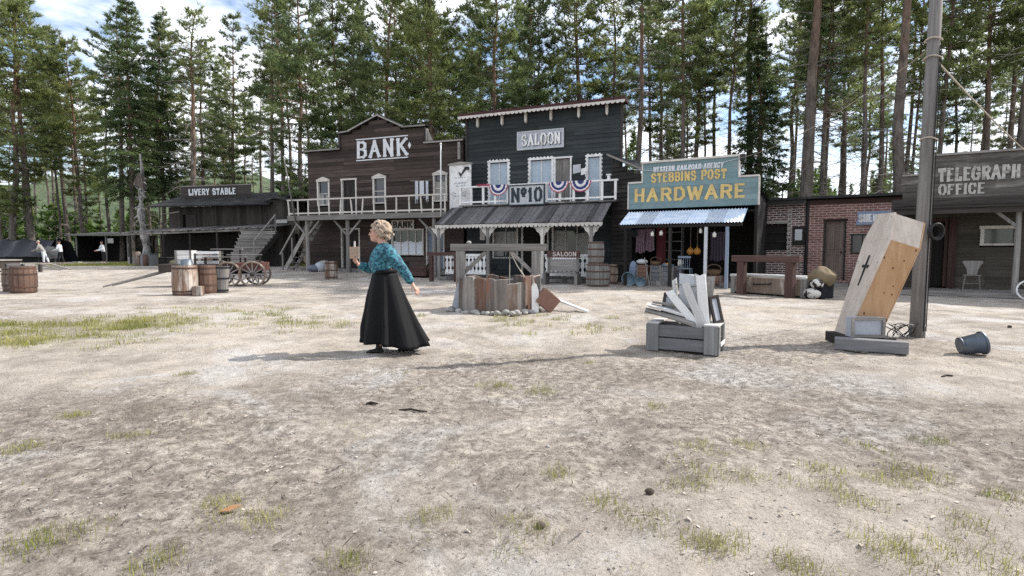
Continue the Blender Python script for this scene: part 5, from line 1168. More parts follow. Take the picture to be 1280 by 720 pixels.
# tarpaulin shelters
TP = Frame(C(-14, 15), C(72, 15)); t = frame_thing('tarpaulin_shelter', 'long blue black tarpaulin stretched over poles at the yard edge', 'shelter', TP); W3 = TP.w; b = MB(); zt_ = TP.z(30, 298); n = 26; V = []; Fc = []
for j, (yy, zz) in enumerate(((-1.3, .75), (-1.0, 1.05), (-.2, zt_-.12), (.3, zt_), (1.5, zt_-.3), (2.4, .2))):
    for i in range(n+1): f = i/n; sag = .22*math.sin(math.pi*((f*4) % 1)); V.append((W3*f, yy+.06*math.sin(f*21), zz-sag*(.8 if 1 < j < 5 else .15)))
for j in range(5):
    for i in range(n): q = j*(n+1)+i; Fc.append((q, q+1, q+n+2, q+n+1))
b.add(V, Fc, .5); b.build('tarpaulin', M['tarp'], t, True, fix=False)
for f in (0.02, .26, .5, .74, .98): MB().tube([(W3*f, -.1, 0), (W3*f, .25, zt_+.05)], .05, 6).build('pole', M['greywood_z'], t)
MB().box(.1, W3-.1, .4, .45, 0, zt_-.4).build('back_sheet', M['tarp'], t)
t2 = frame_thing('canvas_sheet', 'loose grey canvas sheet hanging at the right end of the tarpaulin shelter', 'canvas', TP); b = MB(); xx = TP.x(56, -1.2); n = 8
V = [(xx-.7+1.5*i/n, -1.35+.1*math.sin(i*1.9)+.5*j, 1.35-.5*j*.9+.06*math.sin(i*2.3)+.25*(i/n)) for j in range(3) for i in range(n+1)]; V += [(x_, y_-.02, z_-.02) for x_, y_, z_ in V]; k = 3*(n+1)
b.add(V, [(j*(n+1)+i, j*(n+1)+i+1, (j+1)*(n+1)+i+1, (j+1)*(n+1)+i) for j in range(2) for i in range(n)] + [(k+j*(n+1)+i+1, k+j*(n+1)+i, k+(j+1)*(n+1)+i, k+(j+1)*(n+1)+i+1) for j in range(2) for i in range(n)], .5); b.build('sheet', M['signgrey'], t2, True, fix=False); MB().tube([(xx, -1.3, 0), (xx, -1.3, 1.4)], .04, 6).build('pole', M['greywood_z'], t2)
for (u, s_, lab, w_, h) in ((97, 15.5, 'pale box on the ground before the open shed', .5, .3), (104, 15.6, 'low white bundle on the ground before the open shed', .7, .22), (126, 15.4, 'small grey box by the pole of the open shed', .4, .25)):
    p = C(u, s_); o = MB().box(-w_/2, w_/2, -.2, .2, 0, h).box(-w_/2-.02, w_/2+.02, -.22, .22, h+.001, h+.03).build('bundle', M['clothgrey'], bevel=.03); o.location = (p.x, p.y, 0); tag(o, lab, 'bundle')
# slab, cowhide and knotty pine finishes
WELLM = [wood('rusty_well_slab', (.082,.048,.036), (.195,.118,.086), 'Z', .2, wear=(.19,.17,.155), wearamt=.45), wood('grey_well_slab', (.085,.075,.070), (.20,.175,.16), 'Z', .2, wear=(.22,.10,.06), wearamt=.35), wood('dull_well_slab', (.10,.088,.08), (.23,.20,.18), 'Z', .2), wood('brown_well_slab', (.075,.052,.042), (.18,.13,.10), 'Z', .2, wear=(.20,.19,.18), wearamt=.5), wood('pale_well_slab', (.13,.12,.11), (.27,.245,.225), 'Z', .15)]
m = NM('patched_cowhide', .85, .15); n = m.noise(m.coord(), 5.5, 3, .5); m.col(m.mix(m.ramp(n, [(.44, 0), (.47, 1)]), (.03,.026,.025), (.55,.53,.49))); COWM = m.m
m = NM('knotty_raw_pine', .75, .2); n = m.noise(m.coord((7, 7, .8)), 1.6, 6, .6, .5); c = m.mix(m.ramp(n, [(.3, 0), (.7, 1)]), (.34,.195,.10), (.46,.30,.175))
v = m.n('ShaderNodeTexVoronoi'); v.inputs['Scale'].default_value = 11; v.inputs['Randomness'].default_value = 1; m.l(m.coord((1, 1, .7)), v.inputs['Vector']); c = m.mix(m.ramp(v.outputs['Distance'], [(.10, 1), (.17, 0)]), c, (.095,.045,.022)); m.col(c); COFM = m.m
# ---------------------------------------------------------------- barrels, wagon, well and the things standing in the yard
def barrel(label, h, r, mt, hoops=(.08, .28, .72, .92), bulge=.14, lid=True, hoop_mt='iron', group=None, taper=0, name='barrel'):
    t = thing(name, label, 'barrel', group=group); pr = [(r*(1 + bulge*math.sin(math.pi*q/8) + taper*(q/8-.5)), h*q/8) for q in range(9)]
    MB().lathe(pr, staves=16).build('staves', M[mt], t, fix=False)
    MB().lathe([(0, .03), (r*.97, .03)], 20).lathe([(0, h-.04), (r*.97+taper*.5*r, h-.04)], 20).lathe([(p[0]*.975, p[1]) for p in pr], 16).build('head', M['darkwood'], t, fix=False)
    for q in hoops:
        rr = r*(1 + bulge*math.sin(math.pi*q) + taper*(q-.5)); MB().lathe([(rr+.003, h*q-.025), (rr+.010, h*q-.024), (rr+.010, h*q+.024), (rr+.003, h*q+.025)], 28).build('hoop', M[hoop_mt], t, fix=False)
    return t
def at(o, u, v, z=0, rz=None):
    p = onz(u, v, z); o.location = p
    if rz is not None: o.rotation_euler.z = rz
    return o
at(barrel('lone red brown barrel with dark hoops in the yard at the far left', .80, .30, 'stave_red', (.06, .24, .70, .93)), 30, 366)
o = barrel('dark old barrel half hidden behind the lone left barrel', .76, .27, 'stave'); at(o, 19, 364.5)
t = thing('wooden_trunk', 'grey board trunk with dark straps standing behind the lone left barrel', 'trunk'); MB().box(-.36, .36, -.2, .2, .30, .82).build('body', M['greywood'], t, bevel=.02); MB().box(-.32, -.26, -.21, -.201, .30, .82).box(.24, .30, -.21, -.201, .30, .82).build('strap', M['black'], t); MB().box(-.34, .34, -.19, .19, 0, .298).build('plinth', M['darkwood'], t); at(t, 26, 360)
def wheel(par, r, c, n=12, mt='greywood', tilt=None, name='wheel', th=.042):
    wh = bpy.data.objects.new(name, None); COL.objects.link(wh); wh.location = c; wh.parent = par
    MB().tube([(r*math.cos(a), 0, r*math.sin(a)) for a in [6.2832*i/32 for i in range(32)]], [(th*.9, th)]*32, 8, closed=True).build('rim', M['stave'], wh, True)
    s_ = MB()
    for i in range(n): a = 6.2832*i/n; s_.tube([(.05*math.cos(a), 0, .05*math.sin(a)), (r*.97*math.cos(a), 0, r*.97*math.sin(a))], [.028, .020], 6)
    s_.build('spokes', M[mt], wh); MB().tube([(0, -.12, 0), (0, -.06, 0), (0, .06, 0), (0, .10, 0)], [.04, .075, .075, .05], 12).build('hub', M['darkwood'], wh, True); return wh
def wheel_thing(label, r, u, v, rz, mt='greywood', lean=0): 
    t = thing('cart_wheel', label, 'wheel'); 
    MB().tube([(r*math.cos(a), 0, r+r*math.sin(a)) for a in [6.2832*i/32 for i in range(32)]], [(.028, .03)]*32, 8, closed=True).build('rim', M[mt], t, True); s_ = MB()
    for i in range(12): a = 6.2832*i/12; s_.tube([(0, 0, r), (r*.97*math.cos(a), 0, r+r*.97*math.sin(a))], [.022, .014], 6)
    s_.build('spokes', M[mt], t); MB().tube([(0, -.1, r), (0, .1, r)], .07, 10).build('hub', M['darkwood'], t, True); at(t, u, v, 0, rz); t.rotation_euler.x = lean; return t
# cart at the left border
ct = thing('hand_cart', 'dark two wheeled cart cut by the left border of the photo', 'cart'); at(ct, 2, 352, 0, R(-6))
wheel(ct, .42, (.05, -.5, .42)); wheel(ct, .42, (.05, .5, .42)); MB().box(-1.0, .45, -.42, .42, .55, .85).build('body', M['wagon'], ct, bevel=.02); MB().box(-1.05, .5, -.45, .45, .851, .90).build('board', M['greywood'], ct); MB().tube([(.05, -.55, .42), (.05, .55, .42)], .03, 8).build('axle', M['black'], ct)
t = thing('cart_shafts', 'pair of long thin shafts lying on the grass behind the lone left barrel', 'shafts'); p = onz(50, 330, .6); q = onz(92, 342.5, .03); t.location = q
MB().tube([p-q, (0, 0, 0)], [.035, .028], 7).build('shaft', M['greywood'], t); MB().tube([p-q+Vector((.1, .5, 0)), (.25, .55, 0)], [.035, .028], 7).build('shaft', M['greywood'], t); MB().tube([p-q, p-q+Vector((.1, .5, 0))], .03, 6).build('crossbar', M['greywood'], t)
b_ = MB().box(-.06, .06, -.06, .06, 0, p.z-.03); o = b_.build('shaft_prop', M['darkwood_z']); o.location = (p.x, p.y, 0); tag(o, 'short dark prop holding up the ends of the thin shafts', 'prop')
# wagon
wg = thing('farm_wagon', 'open dark farm wagon with red rear boards and spoked wheels', 'wagon'); pr_ = onz(316, 358); wg.location = (pr_.x, pr_.y, 0); wg.rotation_euler.z = R(13)
r = .43; wheel(wg, r, (0, 0, r)); wheel(wg, r, (-1.30, 1.15, r)); wheel(wg, r, (-.05, 1.2, r)); wheel(wg, r*.98, (-.80, 0, r*.98))
MB().box(-3.0, -.55, .06, 1.1, .52, .80).build('body', M['wagon'], wg, bevel=.015); MB().box(-.54, .36, .04, 1.12, .54, .84).build('rear_boards', M['wagonred'], wg, bevel=.015)
MB().tube([(0, -.1, r), (0, 1.3, r)], .035, 8).tube([(-.8, -.1, r), (-.8, 1.25, r)], .035, 8).box(-2.6, .2, .5, .65, .40, .518).build('undercarriage', M['darkwood'], wg)
for (xa, xb, ya, z) in ((-1.65, -.25, .15, 1.02), (-.95, .2, .5, 1.10), (-1.55, -.5, .8, 1.30)): MB().box(xa, xb, ya, ya+.22, z, z+.035).build('seat_board', M['greywood'], wg)
for q_ in ((-1.6, -1.54, .2, .3, .801, 1.02), (-.3, -.24, .2, .3, .845, 1.02), (-.9, -.84, .55, .62, .801, 1.10), (.12, .18, .55, .62, .845, 1.10), (-1.5, -1.44, .85, .95, .801, 1.30), (-.6, -.56, .85, .95, .801, 1.30)): MB().box(*q_).build('seat_post', M['darkwood'], wg)
for (y_) in (.2, .85): MB().tube([(-2.9, y_, .55), (-4.6, y_-.35, .06)], [.04, .03], 7).build('shaft', M['greywood'], wg)
t = thing('wagon_crate', 'pale grey board crate loaded at the front of the wagon', 'crate'); b = MB()
for i in range(3): b.box(-.26, .26, -.3, .3, .16*i, .16*(i+1)-.012)
b.build('boards', M['palewood'], t); MB().box(-.262, -.20, -.325, -.301, 0, .48).box(.20, .262, -.325, -.301, 0, .48).build('battens', M['greywood_z'], t); t.location = Matrix.LocRotScale(wg.location, wg.rotation_euler, None) @ Vector((-2.25, .5, .80)); t.rotation_euler.z = R(13)
t = thing('wagon_crate', 'white slatted crate with gaps standing behind the seat boards of the wagon', 'crate'); b = MB()
for z in (0, .19, .34):
    for y_ in (-.3, .27): MB().box(-.36, .36, y_, y_+.03, z, z+.10).build('slat', M['white'], t)
MB().box(-.36, -.31, -.269, .269, 0, .45).build('end_board', M['greywood_z'], t); MB().box(.31, .36, -.269, .269, 0, .45).build('end_board', M['greywood_z'], t); t.location = Matrix.LocRotScale(wg.location, wg.rotation_euler, None) @ Vector((-1.55, .72, .80)); t.rotation_euler.z = R(13)
at(barrel('peeling whitish barrel, leftmost of the three before the wagon', .86, .315, 'stave_pale', (.05, .14, .90), .06), 232, 369)
at(barrel('red brown barrel, middle one of the three before the wagon', .84, .28, 'stave_red', (.10, .32, .70, .90), .13), 257.5, 367)
at(barrel('narrow grey tub, rightmost of the three before the wagon', .80, .225, 'stave_grey', (.10, .55, .95), .0, taper=.3, hoop_mt='black'), 276.5, 366)
o = MB().box(-.13, .13, -.1, .1, 0, .27).build('wood_block', M['stave_pale'], bevel=.015); at(o, 248, 369.5); tag(o, 'small pale wooden block on the ground between two barrels', 'block')
t = thing('milk_pail', 'upturned grey pail sitting on the peeling whitish barrel', 'pail'); MB().lathe([(.19, 0), (.175, .02), (.15, .18), (.06, .21), (0, .21)], 18).build('body', M['bucket'], t, True); p = onz(232, 369); t.location = p + Vector((.05, .02, .826))
# barrel by the bank
o = barrel('small pale barrel with loose staves before the bank porch', .78, .26, 'stave_pale', (.1, .5, .9), .05); p = ony(414, 342, 24.6); o.location = (p.x, p.y, gz(p.x, p.y))
for (u, y_, mt, rr, lab) in ((392, -1.9, 'bucket', (.32, .22, .2), 'grey tin tub heaped by the left bank post'), (399, -1.75, 'signgrey', (.28, .22, .26), 'pale grey sack by the left bank post'), (405, -1.3, 'clothgrey', (.45, .3, .3), 'light sack slumped behind the small pale barrel')):
    o = MB().ball((0, 0, rr[2]*.9), rr, 14, 9).build('sack', M[mt], None, True); p = BK.w3(BK.x(u, y_), y_, .2); o.location = p; tag(o, lab, 'sack')
# hitching rail before the saloon
t = frame_thing('hitching_rail', 'dark red brown hitching rail left of the well before the saloon', 'hitching rail', SA); y_ = -3.6; a, b_ = SA.x(536, y_), SA.x(573, y_); z_ = SA.z(555, 316, y_)
MB().box(a-.05, b_+.05, y_-.07, y_+.07, z_-.12, z_+.02).build('rail', M['redbrown'], t); 
for xx in (a+.12, b_-.12): MB().box(xx-.07, xx+.07, y_-.068, y_+.068, -.05, z_-.121).build('post', M['redbrown_z'], t)
# saloon bench
def bench(u, y_, label):
    t = thing('saloon_bench', label, 'bench', SA.w3(SA.x(u, y_), y_, 0), SA.ang); w_ = .62
    MB().box(-w_, w_, -.35, .1, .42, .47).build('seat', M['greywood'], t); 
    MB().box(-w_+.05, w_-.05, .06, .10, .50, .98).build('backrest', M['greywood'], t)
    pl = MB().box(-w_-.03, w_+.03, .02, .10, 1.0, 1.26).build('name_board', M['redbrown'], t); letters('SALOON', -w_+.22, w_-.10, 1.05, 1.21, .018, tv=.20, th=.13, serif=.06, gap=.3, depth=.006).build('lettering', M['cream'], pl)
    tr = MB(); scallop_strip(tr, -w_+.2, w_-.1, .03, .995, .06, .09, .015); tr.build('fringe', M['white'], t)
    for sx in (-1, 1): MB().box(sx*w_-.06, sx*w_+.06, -.36, .13, 0, .418).build('leg', M['greywood_z'], t)
    MB().box(-w_, -w_+.08, .02, .10, .472, .999).box(w_-.08, w_, .02, .10, .472, .999).build('back_post', M['greywood_z'], t); return t
bench(703.5, -3.15, 'grey plank bench with lettered red brown top board on the saloon porch edge')
lo = barrel('wide silver grey barrel standing at the right corner of the saloon porch', .80, .385, 'stave_grey', (.05, .33, .66, .95), .10); p = onz(747, 357.5); lo.location = p
up = barrel('narrower silver grey barrel standing on top of the wide porch barrel', .78, .265, 'stave_grey', (.05, .33, .66, .95), .12); up.location = p + Vector((-.07, 0, .80))
o = barrel('dark barrel half hidden right of the stacked grey barrels', .75, .28, 'stave', (.08, .5, .9)); at(o, 762, 355)
# ---- well
pw = onz(619, 391); wr = .98*49/ (F/pw.y) * 1.0; wx, wy = pw.x, pw.y + .66
wr = 46.0*wy/F
we = thing('old_well', 'round well walled with upright weathered slabs in grey and rust', 'well', (wx, wy, 0)); nS = 22
for i in range(nS):
    a0 = 6.2832*i/nS; h = .60 + .17*rng.random() - .05*(math.sin(a0) > 0); rs = wr*rng.uniform(.95, 1.03); wd = 6.2832*wr/nS*.66*rng.uniform(.9, 1.2)
    front = math.sin(a0) < .2; b = MB(); Mx = Matrix.Rotation(a0 + math.pi/2, 4, 'Z'); b.M = Matrix.Translation((rs*math.cos(a0), rs*math.sin(a0), 0)) @ Mx @ Matrix.Rotation(rng.uniform(-.04, .06), 4, 'Y')
    t_ = [(-wd, 0), (wd, 0), (wd*.95, h*.5), (wd*rng.uniform(.8, 1), h), (0, h+rng.uniform(-.02, .04)), (-wd*rng.uniform(.8, 1), h-.02), (-wd*.97, h*.45)]; b.prism(t_, -.035, .05)
    b.build('slab', WELLM[i % len(WELLM)] if 'WELLM' in globals() else M['greywood_z'], we, bevel=.012)
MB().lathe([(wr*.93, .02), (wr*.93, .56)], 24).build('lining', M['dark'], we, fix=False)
yb_ = wr + .25
fr_ = thing('well_hoist', 'grey timber frame with braces standing over the round well', 'frame', (wx, wy+.1, 0), R(-2)); xl_, xr_ = -.80*49*wy/F/.98*1.02, .80*49*wy/F
X0, X1 = (577-619)*wy/F*1.06, (667-619)*wy/F*1.05; zt_ = CH + (312-309)/F*wy
for xx in (X0, X1): MB().box(xx-.10, xx+.10, -.09, .09, -.05, zt_-.08).build('post', M['greywood_z'], fr_, bevel=.012)
MB().box(X0-.22, X1+.22, -.10, .10, zt_-.079, zt_+.07).build('beam', M['greywood'], fr_, bevel=.012); MB().beam((X0+.08, 0, zt_-.55), (X0+.55, 0, zt_-.10), .08, .12, (0,1,0)).build('brace', M['greywood'], fr_); MB().beam((X1-.08, 0, zt_-.55), (X1-.55, 0, zt_-.10), .08, .12, (0,1,0)).build('brace', M['greywood'], fr_)
rp = MB(); rp.tube([(.30, -.02, zt_-.08), (.46, -.2, zt_-.40), (.62, -.45, .72)], .013, 6); rp.tube([(X1-.08, 0, zt_-.55), (.95, -.2, .75), (.70, -.45, .70)], .012, 6); rp.tube([(.30, .02, zt_-.08), (.29, .0, .5)], .010, 5)
o = rp.build('well_rope', M['rope']); o.location = fr_.location; tag(o, 'thin pale rope hanging from the well beam to the slabs', 'rope')
o = MB().ball((X0+.18, 0, zt_+.10), (.055, .05, .04), 8, 6).build('stone', M['stone'], None, True); o.location = fr_.location; tag(o, 'small pale stone resting on the left end of the well beam', 'stone')
protoS = None; k = 0
for i in range(34):
    a = math.pi*(1.0 + (i+.5)/34*1.06); rr = wr + rng.uniform(.10, .26); sz = rng.uniform(.04, .09); me_o = MB(); nb = 9
    me_o.ball((0, 0, sz*.5), (sz*rng.uniform(.9, 1.3), sz*rng.uniform(.8, 1.1), sz*rng.uniform(.55, .8)), 9, 6); me_o.v = [(x*(1+.12*math.sin(5*z/sz+i)), y*(1+.12*math.cos(4*x/sz+i)), z) for x, y, z in me_o.v]
    o = me_o.build('stone', M['stone'], None, True); o.location = (wx+rr*math.cos(a), wy+rr*math.sin(a), -.01); o.rotation_euler.z = a*3; tag(o, 'rounded pale stone in the ring around the well foot', 'stone', 'stones round the foot of the well')
o = MB().prism([(-.07, 0), (.07, 0), (.085, .45), (.05, .58), (.0, .62), (-.06, .55)], -.03, .03).build('white_stake', M['white']); at(o, 669, 391); o.rotation_euler.y = R(-2); tag(o, 'short white painted stake at the right side of the well', 'stake')
o = MB().prism([(-.12, 0), (.10, 0), (.12, .55), (-.02, .60)], -.03, .03).build('grey_slab', M['signgrey']); at(o, 571, 388); o.rotation_euler.y = R(4); tag(o, 'pale blue-grey slab leaning at the left side of the well', 'slab')
t = thing('fallen_box', 'brown box tipped on its corner beside the white stake', 'box'); MB().box(-.2, .2, -.16, .16, -.17, .17).build('body', M['boxbrown'], t, bevel=.01); p = onz(684, 391, 0); t.location = p + Vector((0, .1, .25)); t.rotation_euler = (0, R(40), R(8))
o = MB(); p, q = onz(674, 366, .36), onz(735, 389.5, .03); o.beam((0, 0, 0), p-q, .10, .035); o = o.build('white_pole', M['white']); o.location = q; tag(o, 'thin white board sloping from the well down to the sand', 'board')
# ---- trough, hitching rail and saddle before the brick building
pA, pB = onz(914, 366), onz(1006, 373); TR = Frame(pA, pB); t = frame_thing('water_trough', 'long grey plank trough with rounded rim and iron handle before the brick wall', 'trough', TR); W_ = TR.w; zt_ = .56
MB().box(.0, W_, 0, .65, .04, zt_-.06).build('body', M['stave'], t, bevel=.03); MB().box(-.02, .14, -.03, .68, .0, zt_-.05).build('end_board', M['greywood_z'], t, bevel=.03); MB().box(W_-.14, W_+.02, -.03, .68, 0, zt_-.05).build('end_board', M['greywood_z'], t, bevel=.03)
MB().tube([(-.03, 0, zt_-.03), (W_*.5, -.01, zt_), (W_+.03, 0, zt_-.02)], .045, 8).tube([(-.03, .65, zt_-.03), (W_+.03, .65, zt_-.02)], .045, 8).build('rim', M['palewood'], t, True); MB().tube([(W_*.33, -.02, .32), (W_*.34, -.06, .30), (W_*.56, -.06, .33), (W_*.57, -.02, .36)], .018, 7).build('handle', M['black'], t, True)
hy = -.28; t = frame_thing('hitching_rail', 'heavy dark red hitching rail standing before the grey trough', 'hitching rail', TR); a, b_ = TR.x(928, hy), TR.x(989, hy); z_ = TR.z(955, 320, hy)
MB().box(a-.30, b_+.28, hy-.09, hy+.09, z_-.17, z_+.01).build('rail', M['redbrown'], t, bevel=.015)
for xx in (a, b_): MB().box(xx-.11, xx+.11, hy-.088, hy+.088, -.05, z_-.171).build('post', M['redbrown_z'], t, bevel=.015)
rk = thing('saddle_rack', 'dark stand carrying the saddle at the right end of the trough', 'stand'); p = onz(1019, 373); rk.location = p; rk.rotation_euler.z = TR.ang
MB().box(-.20, .22, -.1, .5, .0, .50).build('body', M['clothdk'], rk, bevel=.03)
sd_ = thing('saddle_cover', 'rounded tan sackcloth bundle thrown over the saddle stand', 'sack'); sd_.location = rk.location; sd_.rotation_euler.z = TR.ang; b = MB(); b.ball((0, .2, .60), (.40, .36, .26), 40, 28); b.v = [(x+.025*math.sin(9*z+4*y), y+.02*math.cos(8*x), z - .9*max(0, -.12-x) - .35*max(0, x-.22) + .018*math.sin(11*x+5*y) + .07*mnoise.noise(Vector((x*6, y*6, z*4))) - .05*abs(math.sin(7*x+2*y))) for x, y, z in b.v]; b.build('body', M['sack'], sd_, True)
for i, (x, y, z, rx, rz_, lab) in enumerate(((.12, -.16, .40, .17, .13, 'upper white patched cowhide roll hanging under the tan bundle'), (.02, -.2, .14, .24, .14, 'lower white patched cowhide roll on the ground under the tan bundle'))):
    o = MB().ball((x, y, z), (rx, .14, rz_), 14, 9).build('cowhide', COWM, None, True); o.location = rk.location; o.rotation_euler.z = TR.ang; tag(o, lab, 'cowhide')
# ---- telegraph pole with its ropes
pp = onz(1146, 421.5); pole = thing('telegraph_pole', 'tall grey round wooden pole leaning slightly right in the yard', 'pole', pp)
MB().tube([(0, 0, -.1), (.0, 0, .4), (.02, 0, 3), (.07, .02, 7.2)], [.105, .100, .088, .072], 14).build('shaft', M['greywood_z'], pole, True); cr = MB()
for z in (2.9, 4.05, 4.3): cr.tube([(.025+.104*math.cos(a), .102*math.sin(a), z+.015*math.sin(a*2)) for a in [6.283*i/12 for i in range(12)]], .012, 6, closed=True); cr.build('rope_binding', M['rope'], pole, True); cr = MB()
MB().tube([(.02, -.105, .1), (.035, -.10, 2.2), (.06, -.090, 4.2)], .008, 5).tube([(.08, -.07, .1), (.10, -.06, 2.2), (.11, -.05, 4.2)], .007, 5).build('wire', M['black'], pole)
pt = pp + Vector((.05, 0, 4.05))
def cable(name, a, b_, sag, r_, mt, label):
    o = MB().tube([Vector((0, 0, 0)) + (b_-a)*(i/16) - Vector((0, 0, sag*4*(i/16)*(1-i/16))) for i in range(17)], r_, 6).build(name, M[mt]); o.location = a; return tag(o, label, 'rope')
cable('guy_rope', pt, ony(1290, 196, 14.4), .05, .012, 'rope', 'pale rope running from the pole down to the right over the telegraph sign')
cable('guy_rope', pt + Vector((-.1, 0, .1)), ony(926, 197, 19.0), .25, .006, 'rope', 'thin rope running from the pole left to the hardware sign')
cl = MB()
for k in range(5): cl.tube([(.088*math.cos(a)*(1+.05*k*.3), -.13-.016*k, .100*math.sin(a)*(1+.03*k)) for a in [6.283*i/20+k for i in range(20)]], .014, 6, closed=True)
o = cl.build('wire_coil', M['black'], None, True); p = onz(1152, 293, 1.56); o.location = pp + Vector((.08, 0, 1.56)); tag(o, 'black coil of wire hung on the pole behind the coffin', 'coil')
lw_ = MB()
for k in range(6):
    c0 = Vector((-.35+rng.uniform(-.1, .2), -.15+rng.uniform(-.1, .1), .0)); r0 = rng.uniform(.12, .24); a0 = rng.uniform(0, 6); lw_.tube([c0 + Vector((r0*math.cos(a0+i*.45), r0*.5*math.sin(a0+i*.45), .02+abs(.20*math.sin(i*.32+k)))) for i in range(11)], .007, 5)
o = lw_.build('loose_wire', M['black']); o.location = pp; tag(o, 'tangle of thin black wire on the sand at the pole foot', 'wire')
# ---- coffin leaning on the pole
az = R(-5); al = R(18); D_ = Vector((math.cos(az), math.sin(az), 0)); W3_ = Vector((math.sin(az), -math.cos(az), 0)); L_ = D_*math.sin(al) + Vector((0, 0, math.cos(al))); N_ = -D_*math.cos(al) + Vector((0, 0, math.sin(al)))
cf = thing('coffin', 'pale wooden coffin with black cross on its lid leaning against the pole', 'coffin'); foot = onz(1053, 416, .14)
def cpt(l, w_, n_): return tuple(L_*l + W3_*w_ + N_*n_)
LEN = 1.72; outl = [(0, -.155), (0, .155), (LEN*.79, .30), (LEN, .185), (LEN, -.185), (LEN*.79, -.30)]; DP = .38
n = len(outl); q1, q2, q3 = .163, .315, .194
cr = MB(); 
def flat(pts, n0, n1, mb): k = len(pts); mb.add([cpt(l, w_, n0) for l, w_ in pts] + [cpt(l, w_, n1) for l, w_ in pts], [tuple(range(k))[::-1], tuple(range(k, 2*k))] + [(i, (i+1) % k, k+(i+1) % k, k+i) for i in range(k)])
lid = MB(); lid_ = [[(-.012, -.098), (-.012, .098), (LEN+.015, .098), (LEN+.015, -.098)]] + [[(-.012, .101*k), (-.012, q1*k), (LEN*.79, q2*k), (LEN+.015, q3*k), (LEN+.015, .101*k)] for k in (1, -1)]
for pl, tone in zip(lid_, (.35, .8, .55)):
    k = len(pl); lid.add([cpt(l, w_, 0) for l, w_ in pl] + [cpt(l, w_, .028) for l, w_ in pl], [tuple(range(k))[::-1], tuple(range(k, 2*k))] + [(i, (i+1) % k, k+(i+1) % k, k+i) for i in range(k)], tone)
lid = lid.build('lid', M['coffin'], cf, bevel=.004); nl_ = MB()
for l_, w_ in ((.08, .11), (.08, -.11), (LEN*.79, .28), (LEN*.79, -.28), (LEN-.05, .16), (LEN-.05, -.16), (LEN*.4, .21), (LEN*.4, -.21), (LEN*.6, .25), (LEN*.6, -.25)): nl_.tube([cpt(l_, w_, .027), cpt(l_, w_, .031)], .006, 6)
nl_.build('nails', M['iron'], lid); l0 = LEN*.40; flat([(l0, -.006), (l0, .006), (l0+.26, .016), (l0+.26, -.016)], .029, .040, cr); flat([(l0+.30, -.016), (l0+.30, .016), (l0+.44, .010), (l0+.44, -.010)], .029, .040, cr); flat([(l0+.261, -.075), (l0+.261, .075), (l0+.299, .075), (l0+.299, -.075)], .029, .041, cr); cr.build('cross', M['black'], cf)
for i in range(n):
    j = (i+1) % n; (l1_, w1_), (l2_, w2_) = outl[i], outl[j]; s_ = MB(); k = .022; dl, dw = l2_-l1_, w2_-w1_; q = math.hypot(dl, dw); nl, nw = -dw/q*k, dl/q*k
    cen = (LEN*.5 - (l1_+l2_)/2)*nl + (-(w1_+w2_)/2)*nw
    if cen < 0: nl, nw = -nl, -nw
    e = .002*(i % 3)
    s_.add([cpt(l1_, w1_, -.002), cpt(l2_, w2_, -.002), cpt(l2_+nl, w2_+nw, -.002), cpt(l1_+nl, w1_+nw, -.002), cpt(l1_, w1_, -DP+e), cpt(l2_, w2_, -DP+e), cpt(l2_+nl, w2_+nw, -DP+e), cpt(l1_+nl, w1_+nw, -DP+e)], [(0,1,2,3), (7,6,5,4), (0,4,5,1), (1,5,6,2), (2,6,7,3), (3,7,4,0)])
    s_.build('side_board', COFM if i == 1 else M['coffin'] if i in (2, 3, 4, 0) else COFM, cf)
bt = MB(); flat([(l+.0, w_*.98) for l, w_ in outl], -DP-.02, -DP-.003, bt); bt.build('bottom_board', COFM, cf)
cf.location = foot
t = thing('crate_stand', 'small pale grey open box on the sand under the leaning coffin', 'box'); b = MB(); b.box(-.21, .21, .0, .14, 0, .26).build('body', M['signgrey'], t)
f = MB(); f.box(-.215, -.175, -.025, -.001, 0, .265); f.box(.175, .215, -.025, -.001, 0, .265); f.box(-.174, .174, -.025, -.001, 0, .035); f.box(-.174, .174, -.025, -.001, .23, .265); f.build('frame', M['greywood'], t); p = ony(1084, 422, 7.36); t.location = (p.x, p.y, .142); t.rotation_euler.z = R(-4)
pA, pB = onz(1043, 437), onz(1136, 444); PB_ = Frame(pA, pB); o = MB().box(0, PB_.w, 0, .16, 0, .155).build('timber_beam', M['cratewood'], bevel=.012); o.location = PB_.o; o.rotation_euler.z = PB_.ang; tag(o, 'grey squared timber lying on the sand before the coffin foot', 'beam')
o = MB().box(-.34, .27, -.02, .62, 0, .138).build('foot_plank', M['darkwood'], bevel=.01); p = onz(1056, 428); o.location = (p.x+.12, 7.34, 0); o.rotation_euler.z = R(-4); tag(o, 'short dark plank under the foot of the coffin', 'plank')
# ---- bucket
t = thing('tin_bucket', 'blue-grey tin bucket lying on its side right of the pole', 'bucket'); p = onz(1219, 445); ln_ = .29
MB().lathe([(0, .012), (.098, .012), (.102, 0), (.112, .0), (.152, ln_-.01), (.160, ln_-.008), (.160, ln_+.006), (.150, ln_+.006), (.146, ln_-.01), (.106, .02), (0, .02)], 36).build('body', M['bucket'], t, True)
MB().lathe([(.114, .0), (.121, .001), (.122, .022), (.116, .024)], 36).lathe([(.153, ln_-.02), (.166, ln_-.018), (.168, ln_+.010), (.152, ln_+.010)], 36).build('rim', M['bucket'], t, True, fix=False)
MB().tube([(.16*math.cos(a), .16*math.sin(a), ln_ - .02 + .0) for a in [math.pi*i/14 for i in range(15)]], .005, 6).build('handle', M['black'], t)
t.scale = (.86,)*3; t.rotation_euler = (0, R(79), R(-14)); t.location = p + Vector((-.12, .1, .108))
